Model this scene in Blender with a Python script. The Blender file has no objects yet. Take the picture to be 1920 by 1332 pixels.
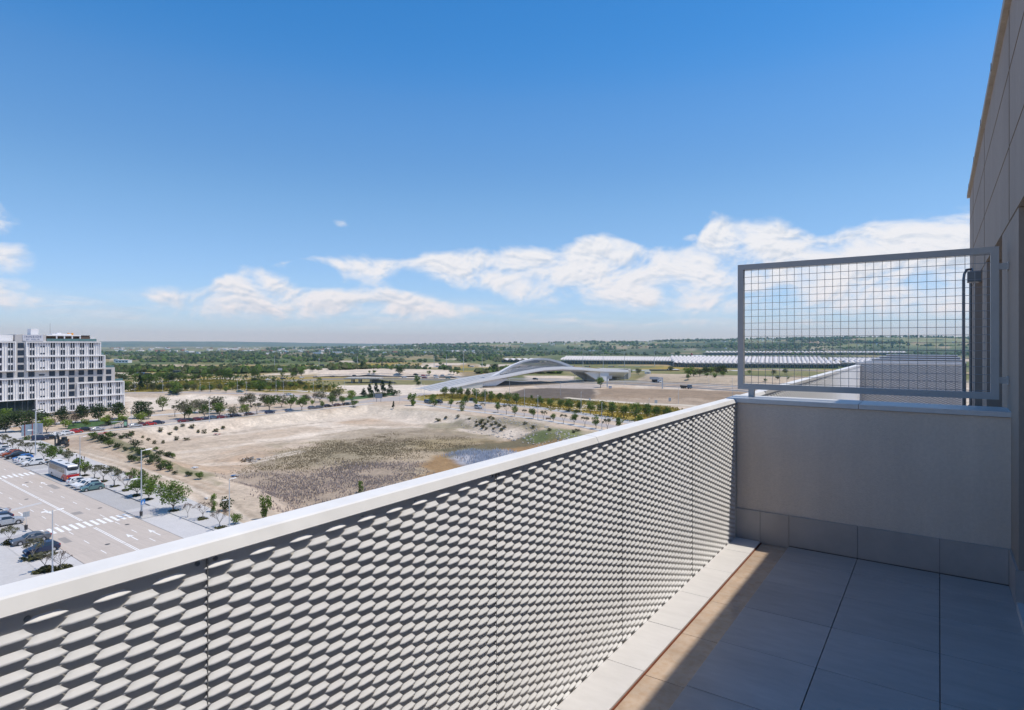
import bpy, math, random, numpy as np
from mathutils import Vector, Matrix
random.seed(7)
S = bpy.context.scene
C = S.collection
R = math.radians
# ------------------------------------------------------------------ camera
FPX, CX, CY, EYE = 1135.0, 960.0, 644.0, 30.0      # focal length and principal point measured on the photograph (1920 wide)
YAW = R(35.2)
SN, CS = math.sin(YAW), math.cos(YAW)
cd = bpy.data.cameras.new('camera')
cd.sensor_width = 36.0
cd.lens = 36.0*FPX/1920.0
cd.shift_y = -(666.0-CY)/1920.0
cd.clip_start, cd.clip_end = 0.05, 60000
cam = bpy.data.objects.new('camera', cd)
cam.location = (0, 0, EYE)
cam.rotation_euler = (R(90), 0, YAW)
C.objects.link(cam)
S.camera = cam
# ------------------------------------------------------------------ light
SUNV = Vector((0.364, 0.17, 1.0)).normalized()      # towards the sun
sun_el = math.asin(SUNV.z)
sun_az = math.atan2(SUNV.x, SUNV.y)
sl = bpy.data.lights.new('sun', 'SUN')
sl.energy = 3.95
sl.angle = R(0.53)
sl.color = (1.0, 0.915, 0.775)
so = bpy.data.objects.new('sun', sl)
so.rotation_euler = (-SUNV).to_track_quat('-Z', 'Y').to_euler()
so.location = (20, 10, 80)
C.objects.link(so)
S.view_settings.view_transform = 'Standard'
S.view_settings.look = 'None'
S.view_settings.exposure = 0.0
S.view_settings.gamma = 1.0
S.view_settings.use_curve_mapping = False
# ------------------------------------------------------------------ sky with clouds
W = bpy.data.worlds.new('World')
S.world = W
W.use_nodes = True
nt = W.node_tree
nt.nodes.clear()
def wn(t, **k):
    n = nt.nodes.new(t)
    for a, b in k.items(): setattr(n, a, b)
    return n
def lk(a, b): nt.links.new(a, b)
def wm(op, a, b=None, c=None, clamp=False):
    n = wn('ShaderNodeMath', operation=op); n.use_clamp = clamp
    for i, v in enumerate((a, b, c)):
        if v is None: continue
        if isinstance(v, (int, float)): n.inputs[i].default_value = v
        else: lk(v, n.inputs[i])
    return n.outputs[0]
def wramp(x, pts):                                    # piecewise linear function of x through Map Range + Float Curve
    xs = [p[0] for p in pts]; ys = [p[1] for p in pts]
    x0, x1, y0, y1 = min(xs), max(xs), min(ys), max(ys)
    fc = wn('ShaderNodeFloatCurve')
    cu = fc.mapping.curves[0]
    q = [((a-x0)/(x1-x0), (b-y0)/(y1-y0+1e-9)) for a, b in pts]
    cu.points[0].location = q[0]; cu.points[1].location = q[-1]
    for a in q[1:-1]: cu.points.new(*a)
    for p_ in cu.points: p_.handle_type = 'AUTO_CLAMPED'
    fc.mapping.update()
    t = wm('MULTIPLY_ADD', x, 1.0/(x1-x0), -x0/(x1-x0), clamp=True)
    lk(t, fc.inputs['Value'])
    return wm('MULTIPLY_ADD', fc.outputs[0], y1-y0, y0)
def wss(x, a, b):
    n = wn('ShaderNodeMapRange', interpolation_type='SMOOTHSTEP')
    lk(x, n.inputs[0]); n.inputs[1].default_value = a; n.inputs[2].default_value = b
    return n.outputs[0]
out = wn('ShaderNodeOutputWorld'); bg = wn('ShaderNodeBackground')
SKY_STRENGTH = 0.15
sky = wn('ShaderNodeTexSky', sky_type='NISHITA')
sky.sun_disc = False
sky.sun_elevation = sun_el; sky.sun_rotation = sun_az
sky.altitude = 650; sky.air_density = 1.0; sky.dust_density = 0.25; sky.ozone_density = 2.2
tc = wn('ShaderNodeTexCoord'); sp = wn('ShaderNodeSeparateXYZ'); lk(tc.outputs['Generated'], sp.inputs[0])
hor = wm('SQRT', wm('ADD', wm('MULTIPLY', sp.outputs[0], sp.outputs[0]), wm('MULTIPLY', sp.outputs[1], sp.outputs[1])))
az0 = wm('ARCTAN2', sp.outputs[0], sp.outputs[1])     # azimuth from north (+Y), east positive
az = wm('MULTIPLY', wm('WRAP', wm('ADD', az0, YAW), math.pi, -math.pi), 180/math.pi)
el = wm('MULTIPLY', wm('ARCTAN2', sp.outputs[2], hor), 180/math.pi)
hs = wn('ShaderNodeHueSaturation'); lk(sky.outputs[0], hs.inputs['Color'])
lk(wramp(el, [(-90, 1.0), (0, 1.0), (5, 1.12), (12, 1.22), (21, 1.30), (30, 1.37), (45, 1.36), (90, 1.32)]), hs.inputs['Saturation'])
lk(wramp(el, [(-90, 0.98), (0, 0.98), (6, 0.98), (12, 1.0), (21, 1.12), (30, 1.18), (45, 1.18), (90, 1.18)]), hs.inputs['Value'])
ht = wn('ShaderNodeMixRGB', blend_type='MULTIPLY'); ht.inputs[2].default_value = (0.58, 0.73, 1.03, 1); lk(hs.outputs[0], ht.inputs[1]); lk(wss(el, 14, 0), ht.inputs[0])
def sky_pt(px, py):                                   # authoring: photo pixel -> azimuth / elevation (degrees)
    a = math.atan((px-CX)/FPX)
    return math.degrees(a), math.degrees(math.atan((CY-py)/FPX*math.cos(a)))
def bank(tp, bt, tail=((-45, 2.4), (75, 2.0))):
    t_ = [sky_pt(*p) for p in tp]; b_ = [sky_pt(*p) for p in bt]
    return t_, b_
t1, b1 = bank(((520, 500), (545, 487), (610, 474), (700, 476), (790, 472), (900, 466), (1000, 462), (1090, 452), (1150, 432), (1200, 452), (1270, 456), (1320, 420), (1345, 403), (1420, 416), (1490, 420), (1540, 436), (1620, 410), (1700, 394), (1820, 386), (1900, 380)),
              ((520, 500), (560, 494), (620, 508), (680, 540), (760, 524), (850, 560), (920, 566), (1000, 584), (1200, 598), (1400, 600), (1600, 604), (1820, 610), (1900, 620)))
t2, b2 = bank(((215, 560), (235, 546), (300, 537), (395, 534), (422, 508), (460, 492), (508, 506), (560, 532), (690, 543), (800, 549), (900, 572), (1000, 588), (1200, 600), (1500, 600), (1900, 604)),
              ((215, 560), (240, 566), (320, 594), (420, 606), (600, 608), (760, 606), (900, 604), (1000, 606), (1200, 612), (1500, 616), (1900, 620)))
T1 = wramp(az, [(-180, 9.0), (-75, 6), (-45, 2.5)]+t1+[(75, 12), (120, 7), (180, 9.0)]); B1 = wramp(az, [(-180, 3.0), (-75, 4), (-45, 2.5)]+b1+[(75, 2), (120, 2), (180, 3.0)])
T2 = wramp(az, [(-180, 4.0), (-75, 3), (-45, 2.5)]+t2+[(75, 3), (180, 4.0)]); B2 = wramp(az, [(-180, 2.0), (-75, 2), (-45, 2.5)]+b2+[(75, 1.5), (180, 2.0)])
def wnoise(vec, sc, det, rough, dist=0.0):
    n = wn('ShaderNodeTexNoise'); n.inputs['Scale'].default_value = sc; n.inputs['Detail'].default_value = det
    n.inputs['Roughness'].default_value = rough; n.inputs['Distortion'].default_value = dist
    lk(vec, n.inputs['Vector']); return n.outputs[0]
cv = wn('ShaderNodeCombineXYZ'); lk(wm('MULTIPLY', az, 0.1), cv.inputs[0]); lk(wm('MULTIPLY', el, 0.17), cv.inputs[1])
cvo = wn('ShaderNodeVectorMath', operation='ADD'); cvo.inputs[1].default_value = (-0.02, 0.05, 0.0); lk(cv.outputs[0], cvo.inputs[0])   # a little up-sun, for self shading
n1 = wnoise(cv.outputs[0], 2.0, 10, 0.58, 0.35)
n1b = wnoise(cvo.outputs[0], 2.0, 10, 0.58, 0.35)
n2 = wnoise(cv.outputs[0], 0.9, 4, 0.5)
def bias_of(T_, B_, cap):
    up = wm('MULTIPLY', wm('SUBTRACT', T_, el), 0.60)
    dn = wm('MULTIPLY', wm('SUBTRACT', el, B_), 0.38)
    rel = wm('DIVIDE', wm('SUBTRACT', el, B_), wm('MAXIMUM', wm('SUBTRACT', T_, B_), 0.3))
    return wm('SUBTRACT', wm('MINIMUM', wm('MINIMUM', up, dn), cap), wm('MULTIPLY', wss(rel, 0.62, 0.05), 0.16)), rel
bi1, rel1 = bias_of(T1, B1, 0.50); bi2, rel2 = bias_of(T2, B2, 0.46)
bias = wm('MAXIMUM', bi1, bi2); relh = wm('MAXIMUM', rel1, wm('MINIMUM', rel2, 1.0))
bias = wm('ADD', bias, wm('MULTIPLY', wm('SUBTRACT', n2, 0.5), 0.9))
def blob(px, py, rx, ry, k):
    a, e = sky_pt(px, py)
    dx = wm('MULTIPLY', wm('SUBTRACT', az, a), 1.0/rx); dy = wm('MULTIPLY', wm('SUBTRACT', el, e), 1.0/ry)
    d2 = wm('ADD', wm('MULTIPLY', dx, dx), wm('MULTIPLY', dy, dy))
    return wm('MULTIPLY_ADD', d2, -k, k)
for b in ((8, 484, 2.0, 1.5, 0.55), (10, 552, 2.2, 1.5, 0.42), (62, 564, 1.5, 0.8, 0.4), (-25, 420, 1.6, 2.2, 0.4), (182, 577, 1.6, 0.45, 0.25), (170, 608, 1.7, 0.3, 0.25), (641, 421, 0.9, 0.5, 0.32), (1294, 447, 0.8, 0.4, 0.3), (88, 357, 0.6, 0.5, 0.08)):
    bias = wm('MAXIMUM', bias, blob(*b))
dens = wm('ADD', bias, wm('MULTIPLY', wm('SUBTRACT', n1, 0.5), 2.2))
cover = wm('MULTIPLY', wss(dens, -0.06, 0.62), wss(el, 0.2, 3.0))
nv_ = wn('ShaderNodeCombineXYZ'); lk(wm('MULTIPLY', az, 0.055), nv_.inputs[0]); lk(wm('MULTIPLY', el, 0.42), nv_.inputs[1]); nv_.inputs[2].default_value = 3.7
veil = wm('MULTIPLY', wm('MULTIPLY', wss(wnoise(nv_.outputs[0], 2.2, 7, 0.6, 0.4), 0.44, 0.70), wm('MULTIPLY', wss(el, 0.8, 1.9), wss(el, 4.6, 2.8))), 0.55)
cover = wm('MAXIMUM', cover, veil)
relief = wm('MULTIPLY', wm('SUBTRACT', n1, n1b), 7.0)
thick = wm('MULTIPLY', wss(dens, 0.3, 1.2), 0.30)
shade = wm('ADD', relief, wm('SUBTRACT', wm('MULTIPLY_ADD', wss(relh, 0.0, 0.9), 0.46, 0.55), thick), clamp=True)
ccol = wn('ShaderNodeMixRGB'); ccol.inputs[1].default_value = (3.7, 4.25, 5.0, 1); ccol.inputs[2].default_value = (6.15, 6.2, 6.3, 1)
lk(shade, ccol.inputs[0])
mx = wn('ShaderNodeMixRGB')
lk(wm('MULTIPLY', cover, 0.93), mx.inputs[0]); lk(ht.outputs[0], mx.inputs[1]); lk(ccol.outputs[0], mx.inputs[2])
lk(mx.outputs[0], bg.inputs[0]); bg.inputs[1].default_value = SKY_STRENGTH
lk(bg.outputs[0], out.inputs[0])
# ------------------------------------------------------------------ helpers
class MB:
    """collects shapes and links them as ONE mesh object"""
    def __init__(s): s.v = []; s.f = []; s.m = []
    def add(s, vs, fs, m=0):
        o = len(s.v); s.v.extend([tuple(p) for p in vs]); s.f.extend([tuple(i+o for i in q) for q in fs]); s.m.extend([m]*len(fs)); return s
    def box(s, x0, x1, y0, y1, z0, z1, m=0):
        return s.add([(x0,y0,z0),(x1,y0,z0),(x1,y1,z0),(x0,y1,z0),(x0,y0,z1),(x1,y0,z1),(x1,y1,z1),(x0,y1,z1)],
                     [(3,2,1,0),(4,5,6,7),(0,1,5,4),(1,2,6,5),(2,3,7,6),(3,0,4,7)], m)
    def obox(s, c, sx, sy, sz, rz=0, m=0, ry=0):
        M = Matrix.Translation(c) @ Matrix.Rotation(rz, 4, 'Z') @ Matrix.Rotation(ry, 4, 'Y')
        vs = [M @ Vector((a*sx/2, b*sy/2, d*sz/2)) for d in (-1, 1) for a, b in ((-1,-1),(1,-1),(1,1),(-1,1))]
        return s.add(vs, [(3,2,1,0),(4,5,6,7),(0,1,5,4),(1,2,6,5),(2,3,7,6),(3,0,4,7)], m)
    def tube(s, p0, p1, r0, r1=None, n=6, m=0, caps=True):
        r1 = r0 if r1 is None else r1
        p0, p1 = Vector(p0), Vector(p1); d = (p1-p0)
        if d.length < 1e-6: return s
        d.normalize(); a = d.orthogonal().normalized(); b = d.cross(a)
        vs = [p0+(a*math.cos(2*math.pi*i/n)+b*math.sin(2*math.pi*i/n))*r0 for i in range(n)] + [p1+(a*math.cos(2*math.pi*i/n)+b*math.sin(2*math.pi*i/n))*r1 for i in range(n)]
        fs = [(i, (i+1)%n, (i+1)%n+n, i+n) for i in range(n)]
        if caps: fs += [tuple(range(n-1, -1, -1)), tuple(range(n, 2*n))]
        return s.add(vs, fs, m)
    def path(s, pts, r, n=6, m=0):
        for a, b in zip(pts, pts[1:]): s.tube(a, b, r, r, n, m)
        return s
    def prism(s, poly, z0, z1, m=0):
        n = len(poly)
        ar = sum(poly[i][0]*poly[(i+1)%n][1]-poly[(i+1)%n][0]*poly[i][1] for i in range(n))
        if ar < 0: poly = poly[::-1]
        vs = [(p[0], p[1], z0) for p in poly] + [(p[0], p[1], z1) for p in poly]
        return s.add(vs, [tuple(range(n-1, -1, -1)), tuple(range(n, 2*n))] + [(i, (i+1)%n, (i+1)%n+n, i+n) for i in range(n)], m)
    def quad(s, *p, m=0): return s.add(p, [tuple(range(len(p)))], m)
    def ball(s, c, rx, ry, rz, nu=8, nv=5, m=0, jit=0.0):
        vs = [(c[0], c[1], c[2]-rz)]
        for j in range(1, nv):
            t = math.pi*j/nv-math.pi/2
            for i in range(nu):
                a = 2*math.pi*i/nu; k = 1+random.uniform(-jit, jit)
                vs.append((c[0]+rx*k*math.cos(t)*math.cos(a), c[1]+ry*k*math.cos(t)*math.sin(a), c[2]+rz*k*math.sin(t)))
        vs.append((c[0], c[1], c[2]+rz)); e = len(vs)-1
        fs = [(0, 1+(i+1)%nu, 1+i) for i in range(nu)]
        for j in range(nv-2):
            for i in range(nu):
                a = 1+j*nu+i; b = 1+j*nu+(i+1)%nu; fs.append((a, b, b+nu, a+nu))
        fs += [(e, e-nu+i, e-nu+(i+1)%nu) for i in range(nu)]
        return s.add(vs, fs, m)
    def mesh(s, name, mats=None, smooth=False):
        me = bpy.data.meshes.new(name); me.from_pydata(s.v, [], s.f)
        if mats is not None:
            for k in (mats if isinstance(mats, (list, tuple)) else [mats]): me.materials.append(k)
        if any(s.m): me.polygons.foreach_set('material_index', s.m)
        if smooth: me.polygons.foreach_set('use_smooth', [True]*len(me.polygons))
        me.update(); return me
    def build(s, name, mats, parent=None, loc=(0,0,0), smooth=False):
        return put(name, s.mesh(name, mats, smooth), parent, loc)
def put(name, me, parent=None, loc=(0,0,0), rz=0.0, sc=None):
    o = bpy.data.objects.new(name, me); o.location = loc
    if rz: o.rotation_euler.z = rz
    if sc is not None: o.scale = sc if isinstance(sc, (tuple, list)) else (sc, sc, sc)
    if parent is not None: o.parent = parent
    C.objects.link(o); return o
def tag(o, label, cat, group=None):
    o['label'] = label; o['category'] = cat
    if group: o['group'] = group
    return o
def thing(name, label, cat, loc=(0,0,0), rz=0.0, group=None, sc=None):
    return tag(put(name, None, None, loc, rz, sc), label, cat, group)
def struct(o): o['kind'] = 'structure'; return o
def stuff(o, label=None, cat=None):
    o['kind'] = 'stuff'
    if label: o['label'] = label; o['category'] = cat
    return o
def dup(root, loc, rz=0.0, label=None, group=None, sc=None, paint=None):
    """a copy of a thing with copies of its parts and sub-parts; paint = {part name: material}"""
    r = root.copy(); C.objects.link(r); r.location = loc; r.rotation_euler.z = rz
    if sc is not None: r.scale = sc if isinstance(sc, (tuple, list)) else (sc, sc, sc)
    if label: r['label'] = label
    if group: r['group'] = group
    for ch in root.children:
        c_ = ch.copy(); c_.parent = r; C.objects.link(c_)
        base = ch.name.split('.')[0]
        if paint and base in paint:
            c_.material_slots[0].link = 'OBJECT'; c_.material_slots[0].material = paint[base]
        for g in ch.children:
            d_ = g.copy(); d_.parent = c_; C.objects.link(d_)
    return r
ORD = 'first second third fourth fifth sixth seventh eighth ninth tenth eleventh twelfth thirteenth fourteenth fifteenth sixteenth seventeenth eighteenth nineteenth twentieth'.split()
def ordn(i):
    if i < 20: return ORD[i]
    n = i+1
    if n > 100: return 'hundred-and-'+ordn(n-101)
    if n == 100: return 'hundredth'
    t = 'twenty thirty forty fifty sixty seventy eighty ninety'.split()[n//10-2]; r = n % 10
    return t+'-'+ORD[r-1] if r else t[:-1]+'ieth'
# ------------------------------------------------------------------ materials
def mat(name, col, rough=0.7, metal=0.0, var=0.12, vs=3.0, bump=0.0, bs=60.0, spec=0.5, var2=0.0, vs2=0.3, tint=None, objspace=False, stretch=None, streak=0.0, objrand=0.0):
    m = bpy.data.materials.new(name); m.use_nodes = True
    t = m.node_tree; b = t.nodes['Principled BSDF']
    b.inputs['Roughness'].default_value = rough; b.inputs['Metallic'].default_value = metal
    b.inputs['Specular IOR Level'].default_value = spec
    if objspace: vec = t.nodes.new('ShaderNodeTexCoord').outputs['Object']
    else: vec = t.nodes.new('ShaderNodeNewGeometry').outputs['Position']
    if stretch:
        mp = t.nodes.new('ShaderNodeMapping'); mp.inputs['Scale'].default_value = stretch; t.links.new(vec, mp.inputs[0]); vec = mp.outputs[0]
    def noise(s, d=4, r=0.6):
        n = t.nodes.new('ShaderNodeTexNoise'); n.inputs['Scale'].default_value = s; n.inputs['Detail'].default_value = d; n.inputs['Roughness'].default_value = r
        t.links.new(vec, n.inputs['Vector']); return n.outputs[0]
    c = (*col, 1)
    cur = None
    def mulnoise(cur, s, amp, d=4):
        mr = t.nodes.new('ShaderNodeMapRange'); t.links.new(noise(s, d), mr.inputs[0])
        mr.inputs[1].default_value = 0.25; mr.inputs[2].default_value = 0.75; mr.inputs[3].default_value = 1-amp; mr.inputs[4].default_value = 1+amp
        mm = t.nodes.new('ShaderNodeMixRGB'); mm.blend_type = 'MULTIPLY'; mm.inputs[0].default_value = 1
        if cur is None: mm.inputs[1].default_value = c
        else: t.links.new(cur, mm.inputs[1])
        t.links.new(mr.outputs[0], mm.inputs[2]); return mm.outputs[0]
    if tint:
        mm = t.nodes.new('ShaderNodeMixRGB'); mr = t.nodes.new('ShaderNodeMapRange'); t.links.new(noise(vs2 if vs2 else 0.5, 5), mr.inputs[0])
        mr.inputs[1].default_value = 0.4; mr.inputs[2].default_value = 0.65
        mm.inputs[1].default_value = c; mm.inputs[2].default_value = (*tint, 1); t.links.new(mr.outputs[0], mm.inputs[0]); cur = mm.outputs[0]
    if var: cur = mulnoise(cur, vs, var)
    if var2: cur = mulnoise(cur, vs2, var2, 6)
    if streak:
        keep = vec
        mp = t.nodes.new('ShaderNodeMapping'); mp.inputs['Scale'].default_value = (1, 1, .06); t.links.new(t.nodes.new('ShaderNodeNewGeometry').outputs['Position'], mp.inputs[0]); vec = mp.outputs[0]
        cur = mulnoise(cur, 5.0, streak, 6); vec = keep
    if objrand:
        oi = t.nodes.new('ShaderNodeObjectInfo'); mr = t.nodes.new('ShaderNodeMapRange'); t.links.new(oi.outputs['Random'], mr.inputs[0]); mr.inputs[3].default_value = 1-objrand; mr.inputs[4].default_value = 1+objrand
        mm = t.nodes.new('ShaderNodeMixRGB'); mm.blend_type = 'MULTIPLY'; mm.inputs[0].default_value = 1
        if cur is None: mm.inputs[1].default_value = c
        else: t.links.new(cur, mm.inputs[1])
        t.links.new(mr.outputs[0], mm.inputs[2]); cur = mm.outputs[0]
    if cur is None: b.inputs['Base Color'].default_value = c
    else: t.links.new(cur, b.inputs['Base Color'])
    if bump:
        bp = t.nodes.new('ShaderNodeBump'); bp.inputs['Strength'].default_value = bump; bp.inputs['Distance'].default_value = 0.01
        t.links.new(noise(bs, 5, 0.65), bp.inputs['Height']); t.links.new(bp.outputs[0], b.inputs['Normal'])
    return m
M_dkst = mat('dark_steel', (.07,.085,.10), .4, .3, var=.05)
M_galv = mat('galvanised_steel', (.34,.36,.37), .4, .55, var=.06, vs=9)
M_lamp = mat('pale_lamp_steel', (.52,.55,.58), .4, .2, var=.04)
M_glass = mat('window_glass', (.03,.04,.05), .06, var=0, spec=.8)
M_rubber = mat('rubber', (.025,.025,.027), .8, var=0)
def leafmat(name, col, var=0.45):
    m = bpy.data.materials.new(name); m.use_nodes = True; t = m.node_tree; t.nodes.clear()
    o = t.nodes.new('ShaderNodeOutputMaterial'); d = t.nodes.new('ShaderNodeBsdfDiffuse'); tr = t.nodes.new('ShaderNodeBsdfTranslucent'); mx = t.nodes.new('ShaderNodeMixShader')
    g = t.nodes.new('ShaderNodeNewGeometry'); n = t.nodes.new('ShaderNodeTexNoise'); n.inputs['Scale'].default_value = 0.9; n.inputs['Detail'].default_value = 3
    t.links.new(g.outputs['Position'], n.inputs['Vector'])
    mr = t.nodes.new('ShaderNodeMapRange'); t.links.new(n.outputs[0], mr.inputs[0]); mr.inputs[1].default_value = 0.3; mr.inputs[2].default_value = 0.7
    mr.inputs[3].default_value = 1-var; mr.inputs[4].default_value = 1+var
    mm = t.nodes.new('ShaderNodeMixRGB'); mm.blend_type = 'MULTIPLY'; mm.inputs[0].default_value = 1; mm.inputs[1].default_value = (*col, 1); t.links.new(mr.outputs[0], mm.inputs[2])
    t.links.new(mm.outputs[0], d.inputs[0]); t.links.new(mm.outputs[0], tr.inputs[0]); mx.inputs[0].default_value = 0.35
    t.links.new(d.outputs[0], mx.inputs[1]); t.links.new(tr.outputs[0], mx.inputs[2]); t.links.new(mx.outputs[0], o.inputs[0]); return m
# ------------------------------------------------------------------ surveying: photo pixel -> place in the world
def ray(px, py):
    xc = (px-CX)/FPX
    return (-SN+xc*CS, CS+xc*SN, (CY-py)/FPX)
def P(px, py, z=0.0):
    r = ray(px, py); t = (z-EYE)/r[2]; return Vector((t*r[0], t*r[1], z))
def PD(px, depth, z=0.0):
    r = ray(px, CY); return Vector((r[0]*depth, r[1]*depth, z))
def ZD(py, depth): return EYE-(py-CY)/FPX*depth
# ------------------------------------------------------------------ terrain
def h2(ix, iy, seed):
    with np.errstate(over='ignore'):
        n = (ix.astype(np.int64)*374761393 + iy.astype(np.int64)*668265263 + seed*974634777) & 0xffffffff
        n = ((n ^ (n >> 13))*1274126177) & 0xffffffff
        n = n ^ (n >> 16)
    return (n & 0xffff)/65535.0
def vnoise(x, y, seed=1):
    ix, iy = np.floor(x), np.floor(y); fx, fy = x-ix, y-iy
    fx = fx*fx*(3-2*fx); fy = fy*fy*(3-2*fy); ix = ix.astype(np.int64); iy = iy.astype(np.int64)
    a, b, c, d = h2(ix, iy, seed), h2(ix+1, iy, seed), h2(ix, iy+1, seed), h2(ix+1, iy+1, seed)
    return (a*(1-fx)+b*fx)*(1-fy)+(c*(1-fx)+d*fx)*fy
def fbm(x, y, oct=4, seed=1):
    s = 0; a = 0.5; t = 0
    for i in range(oct):
        s = s+a*vnoise(x*2**i, y*2**i, seed+i*17); t += a; a *= 0.55
    return s/t
def sstep(x, a, b):
    t = np.clip((x-a)/(b-a), 0, 1); return t*t*(3-2*t)
def sdf(poly, x, y):
    """signed distance to a polygon, positive inside"""
    d = np.full(x.shape, 1e9); ins = np.zeros(x.shape, bool); n = len(poly)
    for i in range(n):
        ax, ay = poly[i][0], poly[i][1]; bx, by = poly[(i+1) % n][0], poly[(i+1) % n][1]
        ex, ey = bx-ax, by-ay; wx, wy = x-ax, y-ay
        t = np.clip((wx*ex+wy*ey)/(ex*ex+ey*ey+1e-9), 0, 1)
        d = np.minimum(d, (wx-ex*t)**2+(wy-ey*t)**2)
        cnd = ((ay > y) != (by > y)) & (x < (bx-ax)*(y-ay)/((by-ay) if abs(by-ay) > 1e-9 else 1e-9)+ax)
        ins ^= cnd
    d = np.sqrt(d); return np.where(ins, d, -d)
def pw(pts, z=0.0): return [tuple(P(a, b, z))[:2] for a, b in pts]
PIT = pw([(236,812),(330,797),(480,782),(600,769),(690,761),(760,767),(840,777),(920,788),(1000,802),(1046,815),(1068,832),(1090,870),(1000,960),(850,1060),(680,1080),(560,990),(470,925),(400,897),(330,872),(275,850),(244,832)])
LOT = pw([(236,742),(300,739),(420,741),(560,745),(560,752),(430,757),(330,766),(262,772),(236,772)])
BANK = pw([(545,706),(560,694),(640,692),(740,694),(800,696),(872,700),(868,709),(800,707),(700,706)])
RIDGE = pw([(985,729),(1100,731),(1200,732),(1400,737),(1480,745),(1470,757),(1300,757),(1130,750),(1000,745)])
RBANK = pw([(1180,706),(1290,708),(1400,711),(1560,716),(1560,728),(1400,726),(1290,720),(1200,716)])
BERM = pw([(168,822),(215,822),(290,850),(345,880),(335,884),(270,858),(200,836)])
def bbox_apply(z, x, y, poly, fn, pad):
    xs = [p[0] for p in poly]; ys = [p[1] for p in poly]
    m = (x > min(xs)-pad) & (x < max(xs)+pad) & (y > min(ys)-pad) & (y < max(ys)+pad)
    if m.any():
        d = sdf(poly, x[m], y[m]); z[m] += fn(d, x[m], y[m])
CREST = [(-90,4),(-60,2),(-42,0),(-23,-2),(-19,0),(-16,10),(-13,20),(-8,33),(-4,40),(2,50),(7,56),(12,65),(18,72),(21,82),(29,94),(33,95),(37,82),(60,80),(90,40)]
def hz(x, y):
    x = np.asarray(x, float); y = np.asarray(y, float); shp = x.shape; x = x.ravel(); y = y.ravel()
    r = np.hypot(x, y); D = -SN*x+CS*y; z = np.zeros(x.shape)
    az = np.degrees(np.arctan2(x*CS+y*SN, D))
    z += -18*sstep(D, 560, 1150)
    z += np.where(D > 600, (fbm(x/260, y/260, 3, 5)-0.5)*8*sstep(D, 600, 1200), 0)
    cr = np.interp(az, [c_[0] for c_ in CREST], [c_[1] for c_ in CREST])
    hill = sstep(r, 2900, 5600)
    n = fbm(x/1100, y/1100, 5, 9)
    z += hill*(cr*(0.90+0.20*n)) + (fbm(x/420, y/420, 4, 31)-0.5)*30*sstep(r, 3000, 4000)*(0.15+0.85*sstep(cr, 10, 70))*(1-0.6*sstep(r, 4800, 5600))
    z += -np.maximum(cr, 0)*0.9*sstep(r, 6200, 8200)
    mt = sstep(r, 11500, 14500)*np.interp(az, [-90,-60,-40,-30,-24,-15,0,90], [70,80,88,80,70,40,20,20])
    z += mt*(0.55+0.9*fbm(x/2600, y/2600, 4, 77))
    bbox_apply(z, x, y, PIT, lambda d, a, b: -3.1*sstep(d+ (fbm(a/9, b/9, 3, 3)-0.5)*5, -1.0, 9.5)+np.where(d > 6, (fbm(a/14, b/14, 3, 8)-0.5)*0.5, 0)+(fbm(a/3, b/3, 3, 21)-0.5)*0.7*sstep(d, -2, 3)*(1-sstep(d, 8, 16)), 4)
    bbox_apply(z, x, y, LOT, lambda d, a, b: -1.6*sstep(d, 0, 8)+sstep(d, 4, 10)*(fbm(a/9, b/9, 3, 8)-0.5)*0.8, 2)
    bbox_apply(z, x, y, BANK, lambda d, a, b: 3.6*sstep(d+(fbm(a/10, b/10, 3, 3)-0.5)*5, 0, 12), 4)
    bbox_apply(z, x, y, RIDGE, lambda d, a, b: 1.6*sstep(d, 0, 14), 2)
    bbox_apply(z, x, y, RBANK, lambda d, a, b: 3.6*sstep(d+(fbm(a/10, b/10, 3, 3)-0.5)*4, 0, 14), 4)
    bbox_apply(z, x, y, BERM, lambda d, a, b: 1.1*sstep(d+(fbm(a/5, b/5, 3, 3)-0.5)*3, -1, 3), 4)
    return z.reshape(shp)
TT = np.geomspace(20, 15000, 1500)
def G(px, py):
    """where the ray through a photo pixel meets the ground"""
    r = ray(px, py); z = EYE+TT*r[2]; g = hz(TT*r[0], TT*r[1]); k = np.nonzero(z < g)[0]
    if not len(k): return P(px, min(py, CY+6), 0)
    i = max(k[0], 1); a = (z-g)[i-1]; b = (z-g)[i]; t = TT[i-1]+(TT[i]-TT[i-1])*a/(a-b)
    return Vector((t*r[0], t*r[1], EYE+t*r[2]))
def depth_of(p): return -SN*p[0]+CS*p[1]
def onground(x, y): return float(hz(np.array([x]), np.array([y]))[0])
def hpx(p, px): return px*depth_of(p)/FPX             # a height of so many photo pixels at p, in metres
# the sheet: rings round the viewpoint, fine where the picture looks
rr = [0.5, 15, 35, 50, 60, 66]+[EYE*FPX/d for d in np.arange(500, 7.5, -1.05)]
rr += list(np.geomspace(rr[-1]*1.02, 16500, 75))
ph = list(np.radians(np.arange(-12.0, 82.0, 0.125)))+list(np.radians(np.arange(82.0, 347.9, 4.0)))
rr = np.array(rr); ph = np.array(ph)
gx = -np.outer(rr, np.sin(ph)).ravel(); gy = np.outer(rr, np.cos(ph)).ravel(); gz = hz(gx, gy)
nr, npn = len(rr), len(ph)
ii, jj = np.meshgrid(np.arange(nr-1), np.arange(npn), indexing='ij')
j2 = (jj+1) % npn
quads = np.stack([ii*npn+jj, (ii+1)*npn+jj, (ii+1)*npn+j2, ii*npn+j2], -1).reshape(-1, 4)[:, ::-1]
gm = bpy.data.meshes.new('ground')
gm.vertices.add(len(gx)); gm.vertices.foreach_set('co', np.stack([gx, gy, gz], -1).ravel().astype(np.float32))
nq = len(quads); gm.loops.add(nq*4); gm.polygons.add(nq)
gm.loops.foreach_set('vertex_index', quads.ravel().astype(np.int32))
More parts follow.
